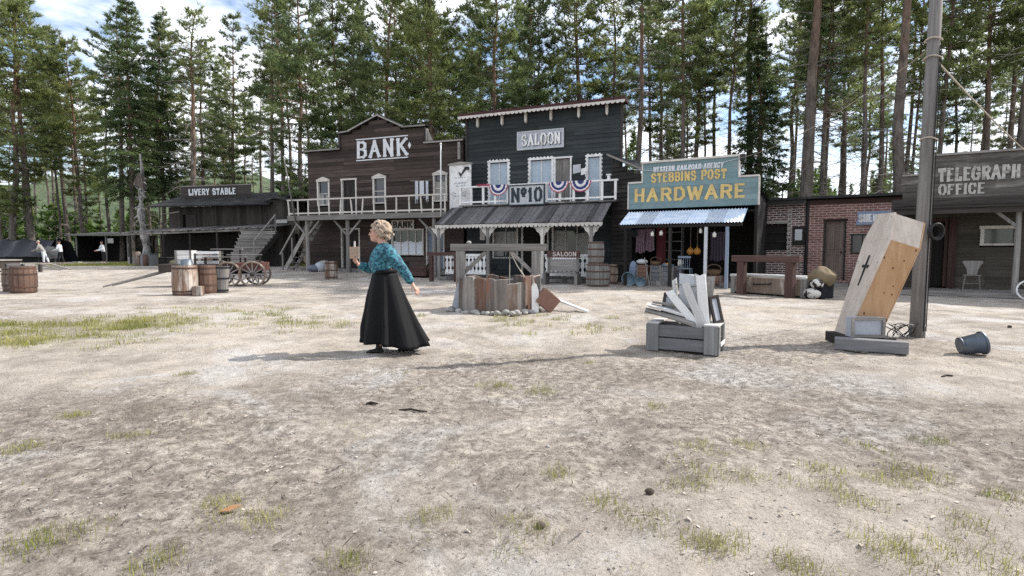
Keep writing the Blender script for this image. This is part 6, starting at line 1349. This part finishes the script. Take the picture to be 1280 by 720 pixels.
# ---- grey crate with salvaged boards
pA, pB = onz(809, 437), onz(896, 442.5); CRF = Frame(pA, pB); CRF.ang -= R(7); CRF.X = Vector((math.cos(CRF.ang), math.sin(CRF.ang), 0)); CRF.Y = Vector((-CRF.X.y, CRF.X.x, 0)); W_ = CRF.w; H_ = .335; dp = .46
t = thing('plank_crate', 'blue-grey plank crate with corner battens heaped with old boards', 'crate', CRF.o, CRF.ang); b = MB()
for i in range(2): b.box(.02, W_-.02, .0, .025, .02+H_/2*i, H_/2*(i+1)); b.box(.02, W_-.02, dp-.025, dp, .02+H_/2*i, H_/2*(i+1))
b.build('long_boards', M['cratewood'], t, bevel=.004); b = MB()
for i in range(2): b.box(-.005, .02, 0, dp, .02+H_/2*i, H_/2*(i+1)); b.box(W_-.02, W_+.005, 0, dp, .02+H_/2*i, H_/2*(i+1))
b.build('end_boards', M['greywood'], t, bevel=.004); b = MB()
for x0_, x1_ in ((-.012, .145), (W_-.145, W_+.012)): MB().box(x0_, x1_, -.028, -.001, 0, H_+.012).build('batten', M['cratewood_z'], t, bevel=.004)
for y0_, y1_ in ((0, .1), (dp-.1, dp)): MB().box(W_+.006, W_+.034, y0_, y1_, 0, H_+.01).build('batten', M['cratewood_z'], t, bevel=.004)
b = MB(); b.box(.0, .15, -.02, dp, H_+.013, H_+.037); b.box(W_-.155, W_+.03, -.02, dp, H_+.013, H_+.037); b.box(.03, W_-.03, .03, dp-.03, .02, .04); b.box(W_+.035, W_+.05, .05, dp-.05, .10, .15); b.build('top_boards', M['palewood'], t, bevel=.004)
def cw(x, y, z): return CRF.w3(x, y, z)
def slab(x, y, z, l, w_, th, rot, mt, label, name='old_board', cat='board'):
    b = MB(); xs_q = [-l/2, -l/5, l/6, l/2]; V_ = [(xx + (rng.uniform(-.035, .035) if k in (0, 3) else 0)*(1 if yy > 0 else -1), yy*rng.uniform(.88, 1.04), zz + .010*math.sin(k*1.3+l*9)) for k, xx in enumerate(xs_q) for yy, zz in ((-w_/2, -th/2), (w_/2, -th/2), (w_/2, th/2), (-w_/2, th/2))]
    b.add(V_, [(0,1,2,3), (15,14,13,12)] + [(q*4+j, q*4+4+j, q*4+4+(j+1) % 4, q*4+(j+1) % 4) for q in range(3) for j in range(4)]); o = b.build(name, M[mt], bevel=.003); o.location = cw(x, y, z); o.rotation_euler = (R(rot[0]), R(rot[1]), CRF.ang + R(rot[2])); return tag(o, label, cat)
slab(.26, .10, H_+.10, .66, .15, .03, (8, 12, -6), 'greywood', 'lowest grey board sticking out left of the crate')
slab(.30, .18, H_+.155, .70, .13, .03, (6, 13, 4), 'palewood', 'pale long board sloping left over the crate rim')
slab(.33, .26, H_+.215, .68, .12, .03, (-4, 10, 9), 'greywood', 'upper grey board sloping left over the pale long board')
slab(.42, .15, H_+.20, .60, .10, .025, (82, 48, -8), 'white', 'white lath slanting steeply in the middle of the crate')
slab(.55, .13, H_+.27, .58, .10, .025, (86, 66, -4), 'palewood', 'pale lath standing right of the steep white lath')
slab(.66, .15, H_+.30, .68, .12, .03, (94, 84, 0), 'white', 'white upright plank near the right side of the crate')
slab(.44, .26, H_+.36, .56, .20, .03, (92, 88, 8), 'signgrey2', 'broad pale upright board at the back of the crate')
slab(.58, .29, H_+.34, .58, .13, .03, (86, 92, -10), 'palewood', 'pale upright board behind the white plank')
slab(.70, .32, H_+.32, .60, .10, .025, (86, 95, 0), 'greywood', 'grey upright board in the right back corner of the heap')
slab(.30, .27, H_+.29, .56, .06, .03, (90, 84, 0), 'palewood', 'thin pale stake standing left in the crate')
def frame_obj(x, y, z, w_, h, rot, label):
    t = thing('picture_frame', label, 'frame'); f = MB(); f.box(-w_/2, w_/2, -.015, .015, 0, .04); f.box(-w_/2, w_/2, -.015, .015, h-.04, h); f.box(-w_/2, -w_/2+.04, -.013, .013, .041, h-.041); f.box(w_/2-.04, w_/2, -.013, .013, .041, h-.041); f.build('frame', M['darkwood'], t, bevel=.004)
    MB().box(-w_/2+.04, w_/2-.04, .0, .006, .04, h-.04).build('panel', M['signgrey'], t); t.location = cw(x, y, z); t.rotation_euler = (R(rot[0]), R(rot[1]), CRF.ang + R(rot[2])); return t
frame_obj(.20, .30, H_+.09, .22, .30, (-12, 6, 0), 'dark framed picture leaning at the left back of the crate'); frame_obj(.84, .26, H_+.03, .17, .36, (-10, -8, 55), 'dark framed panel turned sideways at the right of the crate')
o = MB().tube([cw(.30, .2, H_+.52)-cw(0,0,0), cw(.50, .22, H_+.49)-cw(0,0,0), cw(.72, .2, H_+.53)-cw(0,0,0)], .008, 6).build('thin_rod', M['greywood']); o.location = CRF.o; tag(o, 'thin rod laid across the upright boards of the crate', 'rod')
# ---------------------------------------------------------------- people: one continuous skin, clothes and hair as children
def fuse(mb, name, mat, parent, voxel=.008, smooth=4, wrinkle=0, wscale=18, seed=0, factor=.5):
    o = mb.build(name, mat, parent, fix=True)
    m = o.modifiers.new('r', 'REMESH'); m.mode = 'VOXEL'; m.voxel_size = voxel; m.use_smooth_shade = True
    if smooth: s = o.modifiers.new('s', 'SMOOTH'); s.iterations = smooth; s.factor = factor
    dg = bpy.context.evaluated_depsgraph_get(); me = bpy.data.meshes.new_from_object(o.evaluated_get(dg)); o.modifiers.clear(); o.data = me; me.materials.clear(); me.materials.append(mat); me.shade_smooth()
    if wrinkle:
        for v in me.vertices:
            p = v.co; q = mnoise.noise(Vector((p.x*wscale+seed, p.y*wscale, p.z*wscale*.6))) + .5*mnoise.noise(p*wscale*2.1); v.co = p + v.normal*(q*wrinkle)
    return o
def hand(mb, wrist, fwd, palm_n, size=.17, curl=.5, point=False):
    """palm plus five bent fingers; fwd along the hand, palm_n out of the palm"""
    f = Vector(fwd).normalized(); n_ = Vector(palm_n); n_ = (n_ - f*n_.dot(f)).normalized(); s = f.cross(n_); w_ = Vector(wrist); k = size/.18
    mb.tube([w_ - f*.02, w_ + f*.03*k, w_ + f*.065*k, w_ + f*.095*k], [(.020*k, .027*k), (.017*k, .036*k), (.015*k, .041*k), (.012*k, .038*k)] if True else .03, 10)
    rows = [(-.030, .070, .0085), (-.010, .080, .009), (.011, .074, .0088), (.030, .058, .0078)]
    for i, (o, l, r_) in enumerate(rows):
        c = 0.12 if (point and i == 0) else curl; b = w_ + f*.088*k + s*o*k; a = c*.45; p1 = b + (f*math.cos(a) + n_*math.sin(a))*l*.45*k; a += c*.8; p2 = p1 + (f*math.cos(a) + n_*math.sin(a))*l*.32*k; a += c*.6; p3 = p2 + (f*math.cos(a) + n_*math.sin(a))*l*.23*k
        mb.tube([b - f*.02*k, b, p1, p2, p3], [r_*k, r_*1.05*k, r_*k, r_*.92*k, r_*.7*k], 8)
    b = w_ + f*.03*k - s*.030*k; p1 = b + (f*.6 - s*.6 + n_*.25)*.040*k; p2 = p1 + (f*.85 - s*.25 + n_*.3)*.034*k; mb.tube([b + s*.01, b, p1, p2], [.012*k, .012*k, .010*k, .007*k], 8)
wp_ = onz(492, 441)
wo_ = thing('person', 'person walking left in a teal printed blouse and long black skirt, one hand raised', 'person', wp_)
HC = Vector((-.175, .02, 1.505))                       # head centre, facing -x and a little towards the camera
hr = Matrix.Rotation(R(-4), 3, 'Z') @ Matrix.Rotation(R(6), 3, 'Y')
def hp(x, y, z): return HC + hr @ Vector((x, y, z))
b = MB()
b.ball(HC + Vector((.010, 0, .020)), (.092, .074, .098), 20, 14, hr); b.ball(hp(-.028, 0, -.045), (.062, .058, .072), 18, 12, hr)       # skull, face
b.ball(hp(-.062, 0, -.088), (.026, .030, .024), 12, 8, hr); b.ball(hp(-.080, 0, .030), (.020, .048, .016), 12, 8, hr)                   # chin, brow
b.tube([hp(-.082, 0, .020), hp(-.102, 0, -.010), hp(-.110, 0, -.030), hp(-.088, 0, -.038)], [.010, .011, .014, .010], 8)                 # nose
b.ball(hp(-.086, 0, -.056), (.013, .024, .007), 10, 6, hr); b.ball(hp(-.083, 0, -.068), (.013, .021, .008), 10, 6, hr)                 # lips
for s in (-1, 1): b.ball(hp(-.055, s*.042, -.030), (.030, .022, .026), 10, 8, hr); b.ball(hp(.012, s*.076, -.012), (.018, .010, .030), 10, 8, hr)
b.tube([hp(.022, 0, -.06), (-.115, .02, 1.375), (-.105, .02, 1.30)], [.052, .054, .066], 14)                                              # neck
b.tube([(-.105, .02, 1.33), (-.12, .02, 1.22), (-.125, .02, 1.08), (-.10, .02, .98), (-.07, .02, .86), (-.04, .02, .78)], [(.08, .12), (.105, .135), (.105, .120), (.110, .125), (.125, .145), (.12, .14)], 18)
S1, E1, W1 = Vector((-.035, -.165, 1.285)), Vector((.165, -.215, 1.075)), Vector((.285, -.20, .885))                                  # near arm, swung back
b.tube([S1, S1.lerp(E1, .5), E1, E1.lerp(W1, .5), W1], [.050, .046, .038, .035, .025], 12)
S2, E2, W2 = Vector((-.15, .185, 1.285)), Vector((-.335, .20, 1.045)), Vector((-.455, .10, 1.115))                                      # far arm, forearm raised
b.tube([S2, S2.lerp(E2, .5), E2, E2.lerp(W2, .5), W2], [.050, .046, .038, .033, .024], 12)
hand(b, W1, (.55, -.02, -.85), (-.5, .5, -.3), .175, .45); hand(b, W2, (-.35, -.1, .75), (.45, -.25, .15), .175, 1.15)
for hx, kx, fx, y_, kz in ((-.06, -.16, -.165, -.06, .46), (-.02, .06, .19, .09, .44)):
    b.tube([(hx, y_, .84), (kx, y_, kz), (fx+.03, y_, .10)], [.085, .060, .042], 12)
fuse(b, 'body', M['skin'], wo_, .0058, 3, factor=.4)
e = MB(); [e.ball(hp(-.084, s*.034, .004), (.008, .011, .006), 8, 6, hr) for s in (-1, 1)]; e.build('eyes', M['boot'], wo_, True)
e = MB(); [e.tube([hp(-.093, s*.018, .024), hp(-.092, s*.036, .029), hp(-.080, s*.054, .022)], .004, 6) for s in (-1, 1)]; e.build('eyebrows', M['hair'], wo_, True)
MB().tube([hp(-.094, -.02, -.061), hp(-.100, 0, -.061), hp(-.094, .02, -.061)], .0035, 6).build('mouth', plain('lip_red', (.30,.085,.075), .5, .05), wo_, True)
b = MB(); r2 = random.Random(3)
for i in range(210):
    t_ = r2.uniform(0, 6.283); z = r2.uniform(-.62, 1); q = math.sqrt(max(0, 1-z*z)); d = Vector((q*math.cos(t_), q*math.sin(t_), z))
    if d.x < -.50 and z < .42: continue
    if z < -.25 and d.x < .05: continue
    p = Vector((.030 + d.x*.114, d.y*.096, .040 + d.z*.104)); b.ball(HC + hr @ p, r2.uniform(.014, .033), 8, 6)
for i in range(46): b.ball(hp(.105 + r2.gauss(0, .032), r2.gauss(0, .045), -.005 + r2.gauss(0, .045)), r2.uniform(.016, .028), 8, 6)
b.ball(hp(.02, 0, .05), (.105, .082, .085), 16, 12, hr)
fuse(b, 'hair', M['hair'], wo_, .006, 1, .007, 55, factor=.3)
b = MB(); b.ball(hp(.005, -.080, .100), (.026, .020, .038), 12, 8, hr); b.ball(hp(.0, -.04, .128), (.020, .035, .014), 12, 8, hr); b.ball(hp(.022, -.092, .062), (.022, .014, .030), 12, 8, hr); fuse(b, 'hair_bow', M['boot'], wo_, .006, 2)
b = MB(); b.tube([hp(.01, .0, .130), hp(.015, -.01, .165)], .004, 6); b.build('hair_pin', M['boot'], wo_)
# blouse
b = MB(); b.tube([(-.110, .02, 1.385), (-.105, .02, 1.345), (-.105, .02, 1.30)], [.064, .066, .10], 18); b.tube([(-.085, .02, 1.335), (-.10, .02, 1.29), (-.125, .02, 1.20), (-.135, .02, 1.12), (-.120, .02, 1.055), (-.100, .02, 1.02)], [(.10, .13), (.125, .175), (.150, .178), (.158, .170), (.145, .158), (.130, .148)], 22)
b.tube([S1 + Vector((-.03, .04, .01)), S1 + Vector((.01, -.01, .0)), S1.lerp(E1, .35), S1.lerp(E1, .75), E1, E1.lerp(W1, .45), E1.lerp(W1, .82), E1.lerp(W1, .95)], [.07, .092, .086, .070, .062, .060, .050, .036], 16)
b.tube([S2 + Vector((.03, -.04, .01)), S2 + Vector((-.01, .01, 0)), S2.lerp(E2, .35), S2.lerp(E2, .75), E2, E2.lerp(W2, .45), E2.lerp(W2, .80), E2.lerp(W2, .93)], [.07, .090, .084, .070, .062, .058, .048, .034], 16)
fuse(b, 'blouse', M['blouse'], wo_, .008, 4, .0085, 16)
bt = MB(); [bt.ball((-.268+.004*i*i*.3-.0*i, -.035, 1.30-.055*i), .007, 8, 6) for i in range(4)]; bt.build('buttons', M['boot'], wo_, True)
b = MB(); b.tube([(-.100, .02, 1.05), (-.095, .02, 1.00)], [(.150, .165), (.152, .167)], 24); b.build('waistband', M['skirt'], wo_, True)
# skirt: rings that swell and fold towards a trailing hem
rings = 22; seg = 84; V = []; Fc = []
for i in range(rings+1):
    f = i/rings; z = 1.02 - f*.915; cx = -.098 + .085*f**1.5; rx = .146 + .235*f**1.1 + .02*math.sin(f*3.1); ry = .158 + .185*f; amp = .004 + .052*f**1.2
    for j in range(seg):
        a = 6.2832*j/seg; fold = amp*(.75*(1-2*abs(math.sin(a*4.5+.8*f+.3))**.8) + .40*math.sin(a*13+2+2*f) + .25*math.sin(a*4-1)) ; back = .085*f**2*max(0, math.cos(a))
        lift = .028*f**3*(math.sin(a*3+.6)) + .055*f**4*max(0, -math.cos(a))
        V.append((cx + (rx+fold+back)*math.cos(a), .02 + (ry+fold)*math.sin(a), z + lift))
for i in range(rings):
    for j in range(seg): Fc.append((i*seg+j, (i+1)*seg+j, (i+1)*seg+(j+1) % seg, i*seg+(j+1) % seg))
b = MB(); b.add(V, Fc, .5); o = b.build('skirt', M['skirt'], wo_, True); sm = o.modifiers.new('t', 'SOLIDIFY'); sm.thickness = .005
for (x, y_, rz, lab) in ((-.195, -.06, -4, ''), (.165, .09, 4, '')):
    b = MB(); b.tube([(x+.03, y_, .22), (x+.028, y_, .10), (x+.02, y_, .055)], [.046, .042, .042], 12); b.ball((x+.045, y_, .035), (.040, .034, .035), 12, 8); b.tube([(x+.05, y_, .035), (x-.03, y_, .034), (x-.10, y_, .024), (x-.135, y_, .018)], [(.034, .034), (.030, .038), (.020, .035), (.012, .022)], 12); b.ball((x+.06, y_, .014), (.022, .024, .014), 8, 6); fuse(b, 'boot', M['boot'], wo_, .006, 2)
t = thing('held_card', 'small tan board with short pin held up in the walking person hand', 'board', wp_); hb = W2 + Vector((-.035, -.035, .115))
MB().box(hb.x-.058, hb.x+.058, hb.y-.012, hb.y+.012, hb.z-.045, hb.z+.105).build('board', plain('tan_card', (.30,.225,.17), .8, .1), t, bevel=.004); MB().tube([(hb.x+.005, hb.y, hb.z+.10), (hb.x+.008, hb.y, hb.z+.175)], [.013, .010], 8).build('pin', M['cream'], t)
# three small figures far off by the shelters
def far_person(u, s_, label, top, legs, bend=0, lean=0, hatm='hair', rz=0, arms=.3):
    p = C(u, s_); t = thing('person', label, 'person', (p.x, p.y, gz(p.x, p.y)), rz); b = MB(); T_ = Vector((bend, 0, .92)); ch = T_ + Vector((bend*1.6+.02, 0, .40)); hd = ch + Vector((bend*.6, 0, .30))
    b.ball(hd, (.09, .075, .115), 12, 9); b.tube([hd, ch], [.05, .06], 8); b.tube([ch + Vector((0, 0, .08)), ch, T_, T_ - Vector((0, 0, .12))], [(.08, .16), (.12, .19), (.11, .15), (.11, .16)], 12)
    b.ball(hd + Vector((.085, 0, -.01)), (.02, .015, .022), 8, 6)
    for s in (-1, 1):
        b.tube([T_ + Vector((0, s*.085, -.08)), (.04+s*.06, s*.10, .48), (-.02+s*.11, s*.10, .07)], [.085, .06, .042], 9); b.tube([(-.05+s*.11, s*.10, .035), (.15+s*.11, s*.10, .03)], [.04, .03], 8); b.tube([ch + Vector((0, s*.19, .04)), ch + Vector((.08, s*.24, -.24)), ch + Vector((.08+arms, s*.16, -.36))], [.05, .04, .03], 9)
        hand(b, ch + Vector((.08+arms, s*.16, -.36)), (1, 0, -.2), (0, -s, -.2), .17, .5)
    fuse(b, 'body', M['skin'], t, .018, 2)
    b = MB(); b.tube([ch + Vector((-.01, 0, .12)), ch, T_, T_ - Vector((0, 0, .05))], [(.09, .17), (.145, .21), (.135, .17), (.14, .18)], 14)
    for s in (-1, 1): b.tube([ch + Vector((0, s*.17, .05)), ch + Vector((.08, s*.24, -.24)), ch + Vector((.05+arms, s*.17, -.35))], [.075, .06, .05], 10)
    fuse(b, 'shirt', M[top], t, .018, 3, .008, 10)
    b = MB(); b.tube([T_ + Vector((0, 0, .04)), T_ - Vector((0, 0, .14))], [(.135, .165), (.14, .18)], 12)
    for s in (-1, 1): b.tube([T_ + Vector((0, s*.085, -.08)), (.04+s*.06, s*.10, .48), (-.02+s*.11, s*.10, .08)], [.105, .08, .07], 10)
    fuse(b, 'trousers', M[legs], t, .018, 2)
    b = MB(); b.ball(hd + Vector((-.015, 0, .045)), (.095, .085, .09), 12, 9); b.build('hair', M[hatm], t, True); return t
far_person(58, 16.2, 'stooping person in pale grey shirt and white trousers under the canvas sheet', 'clothgrey', 'clothwhite', .13, rz=R(200))
far_person(77, 16.0, 'person in white shirt and dark trousers right of the loose canvas sheet', 'clothwhite', 'clothdk', .02, hatm='boot', rz=R(190))
far_person(130.5, 15.2, 'person in white shirt standing at the pole of the open shed', 'clothwhite', 'clothdk', .03, hatm='boot', rz=R(240))
# ---------------------------------------------------------------- grass, litter, pebbles and twigs on the sand
def gh(x, y):
    x = np.asarray(x, float); y = np.asarray(y, float); i = np.clip(np.searchsorted(gx, x) - 1, 0, len(gx)-2); j = np.clip(np.searchsorted(gy, y) - 1, 0, len(gy)-2)
    fx = (x-gx[i])/(gx[i+1]-gx[i]); fy = (y-gy[j])/(gy[j+1]-gy[j])
    return (Z[j,i]*(1-fx) + Z[j,i+1]*fx)*(1-fy) + (Z[j+1,i]*(1-fx) + Z[j+1,i+1]*fx)*fy
def blades(nr, cx, cy, n, rad, hmin, hmax, wd, bend=.5):
    r = rad*np.sqrt(nr.random(n)); a = nr.uniform(0, 6.283, n); x = cx + r*np.cos(a); y = cy + r*np.sin(a); z = gh(x, y) - .004
    h = nr.uniform(hmin, hmax, n)*(1 - .45*(r/rad)**2); az = nr.uniform(0, 6.283, n); bd = nr.uniform(.1, 1, n)*bend*h; w_ = wd*nr.uniform(.6, 1.2, n)
    dx, dy = np.cos(az), np.sin(az); sx, sy = -dy*w_/2, dx*w_/2
    P0 = np.stack([x-sx, y-sy, z], 1); P1 = np.stack([x+sx, y+sy, z], 1); m = np.stack([x+dx*bd*.35, y+dy*bd*.35, z+h*.6], 1); M0 = m - np.stack([sx, sy, 0*sx], 1)*.8; M1 = m + np.stack([sx, sy, 0*sx], 1)*.8; Tp = np.stack([x+dx*bd, y+dy*bd, z+h], 1)
    V = np.stack([P0, P1, M1, M0, Tp], 1).reshape(-1, 3); k = np.arange(n)*5; Fc = np.concatenate([np.stack([k, k+1, k+2], 1), np.stack([k, k+2, k+3], 1), np.stack([k+3, k+2, k+4], 1)]); tone = np.clip(nr.normal(.5, .22, n), 0, 1); return V, Fc, np.tile(tone, 3)
def merge(parts, name, mat, label, cat):
    off = 0; VV = []; FF = []; RR = []
    for V, Fc, r in parts: VV.append(V); FF.append(Fc + off); RR.append(r); off += len(V)
    o = bpy.data.objects.new(name, cloud_mesh(name, np.concatenate(VV), np.concatenate(FF), np.concatenate(RR), mat)); COL.objects.link(o); return tag(o, label, cat, kind='stuff')
nr = np.random.default_rng(5); green = []; dry = []
tufts = [(675,489,1,14), (660,667,1.2,10), (320,637,1.3,14), (62,678,1.6,22), (190,709,1.2,12), (1105,688,1.6,20), (1125,598,1.7,24), (868,600,1.5,18), (915,692,1.3,18), (1062,622,1.3,14), (990,708,1.2,12), (760,636,1.2,12), (612,484,.8,8), (1250,705,1.6,16), (545,642,1,10), (95,522,.9,12), (940,562,.8,8), (1252,622,1,9), (872,562,1,10), (625,482,.6,8), (20,560,1.2,14), (282,632,1.1,12), (1160,548,.7,9), (820,510,.7,6), (440,700,1,10), (700,600,.8,8), (1040,595,1.2,12), (935,600,1.1,10), (1080,560,.8,8), (590,380,.7,8), (740,455,.6,5), (160,545,.8,9), (230,470,.8,9), (395,395,1,10), (1205,655,1.0,9), (830,655,1,9)]
for u, v, s_, n in tufts:
    p = onz(u, v); sc_ = s_*.10*(.6 + p.y*.09)
    for k in range(5):
        x, y = p.x + nr.normal(0, sc_*.7), p.y + nr.normal(0, sc_*.7)
        green.append(blades(nr, x, y, int(n*2.2), sc_*.95, .012, .05+.018*s_, .0032, .9)); dry.append(blades(nr, x, y, int(n*3.2), sc_*1.2, .012, .07, .0028, 1.2))
# the low grass patch at the left and thin cover on the sand
def scatter(n, x0, x1, y0, y1, dens):
    x = nr.uniform(x0, x1, n); y = nr.uniform(y0, y1, n); keep = nr.random(n) < dens(x, y); return x[keep], y[keep]
def cov(x, y):
    c = 0
    for p, (rx, ry, a) in zip(gp, gr): c = c + 1.2*a*np.exp(-(((x-p.x)/rx)**2 + ((y-p.y)/ry)**2))
    return np.clip(c, 0, 1)*np.clip(.5+2.4*fbm(x*2.2, y*2.2, 41, 3), 0, 1)
x, y = scatter(7000, -11, 2, 7, 16, cov)
for a, b_ in zip(x, y): green.append(blades(nr, a, b_, 22, .17, .02, .11, .008, .7)); dry.append(blades(nr, a, b_, 18, .20, .02, .12, .006, .9))
x, y = scatter(5200, -7, 7, 2.1, 9.5, lambda x, y: np.clip(.10 + 2.0*fbm(x*.7, y*.7, 55, 4), 0, .9))
for a, b_ in zip(x, y): dry.append(blades(nr, a, b_, 13, .13, .008, .042, .0030, 1.4))
x, y = scatter(1500, -7, 7, 2.1, 9.5, lambda x, y: np.clip(.05 + 2.0*fbm(x*.5, y*.5, 66, 4), 0, .8))
for a, b_ in zip(x, y): green.append(blades(nr, a, b_, 8, .08, .012, .045, .0032, 1.0))
x, y = scatter(1500, -30, -8, 36, 46, lambda x, y: 0*x+.8)
for a, b_ in zip(x, y): green.append(blades(nr, a, b_, 10, .5, .05, .22, .04, .6))
merge(green, 'grass', M['grass'], 'low yellow green grass in patches and tufts on the sand', 'grass'); merge(dry, 'dry_grass', M['drygrass'], 'thin straw coloured dry grass scattered over the sand', 'grass')
def chips(n, x0, x1, y0, y1, smin, smax, dens, asp=3.5):
    x, y = scatter(n, x0, x1, y0, y1, dens); n = len(x); z = gh(x, y) + .003; L = nr.uniform(smin, smax, n); w_ = L/asp*nr.uniform(.6, 1.3, n); az = nr.uniform(0, 6.283, n); d = np.stack([np.cos(az), np.sin(az), nr.normal(0, .18, n)], 1)*L[:, None]; s_ = np.stack([-np.sin(az), np.cos(az), nr.normal(0, .3, n)], 1)*w_[:, None]; c_ = np.stack([x, y, z + np.abs(d[:, 2])*.5 + .001], 1)
    up = np.array([0, 0, .0025]); bow = np.outer(w_, [0, 0, .5])
    V = np.stack([c_-d/2, c_-s_/2+bow*.2, c_+d/2, c_+s_/2+bow*.2], 1).reshape(-1, 3); k = np.arange(n)*4; return V, np.concatenate([np.stack([k, k+1, k+2], 1), np.stack([k, k+2, k+3], 1)]), np.tile(nr.random(n), 2)
lf = lambda x, y: np.clip(litter[np.clip(np.searchsorted(gy, y), 0, len(gy)-1), np.clip(np.searchsorted(gx, x), 0, len(gx)-1)]**1.5*(.4+3*np.clip(fbm(x*6, y*6, 31, 3)+.1, 0, 1)), .03, 1)
merge([chips(55000, -6, 6, 2.0, 7, .006, .030, lf, 4.5), chips(26000, -10, 10, 6, 13, .010, .038, lf, 4), chips(4200, -5, 5, 2.0, 6, .03, .10, lf, 14)], 'forest_litter', M['litter'], 'dark dead needles, chips and bits of twig strewn over the sand', 'litter')
merge([chips(1300, -5.5, 5.5, 2.0, 6.5, .008, .032, lf, 1.7), chips(520, .6, 5, 2.0, 4.6, .012, .040, lambda x, y: .8+0*x, 2.2)], 'dead_leaves', M['paleleaf'], 'small bleached leaves and pale chips lying on the sand', 'leaves')
# pebbles
x, y = scatter(3000, -6, 6, 2.0, 9, lambda x, y: 0*x+.8); n = len(x); z = gh(x, y); r = nr.uniform(.0025, .009, n)*(1 + .8*(nr.random(n) < .04)); base = np.array([[1,0,0],[0,1,0],[-1,0,0],[0,-1,0],[0,0,.7],[0,0,-.6]]); fb = np.array([[0,1,4],[1,2,4],[2,3,4],[3,0,4],[1,0,5],[2,1,5],[3,2,5],[0,3,5]])
V = (np.stack([x, y, z + r*.25], 1)[:, None, :] + base[None]*r[:, None, None]*nr.uniform(.6, 1.4, (n, 6, 1))).reshape(-1, 3); Fc = (fb[None] + (np.arange(n)*6)[:, None, None]).reshape(-1, 3)
merge([(V, Fc, np.repeat(nr.random(n), 8))], 'pebbles', M['stone'], 'tiny pale pebbles and grit scattered over the yard', 'pebbles')
# a few sticks and leaves one can point to
def stick(u, v, l, rz, r_, label, mt='darkwood'):
    p = onz(u, v); o = MB().tube([(-l/2, 0, .006), (-l*.1, .012, .016), (l*.25, -.008, .014), (l/2, .01, .006)], [r_, r_*1.1, r_*.9, r_*.5], 6).build('stick', M[mt]); o.location = (p.x, p.y, float(gh(p.x, p.y))); o.rotation_euler.z = R(rz); return tag(o, label, 'stick')
stick(516, 514, .24, -12, .009, 'thin dark stick lying on the pale sand below the walking person'); stick(465, 506, .10, 5, .012, 'short dark chip of wood left of the thin dark stick')
stick(1185, 470, .16, 15, .010, 'small dark stick on the sand below the tin bucket')
o = MB().add([(-.05, 0, .004), (0, -.028, .012), (.055, 0, .02), (.01, .03, .016), (-.05, 0, .001), (0, -.028, .009), (.055, 0, .017), (.01, .03, .013)], [(0,1,2,3), (7,6,5,4), (0,4,5,1), (1,5,6,2), (2,6,7,3), (3,7,4,0)]).build('fallen_leaf', plain('dry_leaf_brown', (.30,.16,.075), .8, .2)); p = onz(287, 642); o.location = (p.x, p.y, float(gh(p.x, p.y))+.01); o.rotation_euler.z = .4; tag(o, 'single orange brown dry leaf on the near sand at the left', 'leaf')
for u, v, sz, lab in ((812, 620, .022, 'small dark pine cone left of the grass tufts in the near sand'), (1095, 432, .03, 'small dark clod between timber and pole foot'), (676, 660, .02, 'dark pine cone beside the near middle grass tuft'), (1262, 410, .03, 'small dark stone on the sand before the telegraph porch')):
    o = MB().ball((0, 0, sz*.7), (sz*1.2, sz, sz*.8), 9, 7).build('pine_cone' if 'cone' in lab else 'clod', M['litter'], None, True); p = onz(u, v); o.location = (p.x, p.y, float(gh(p.x, p.y))); tag(o, lab, 'cone' if 'cone' in lab else 'clod')
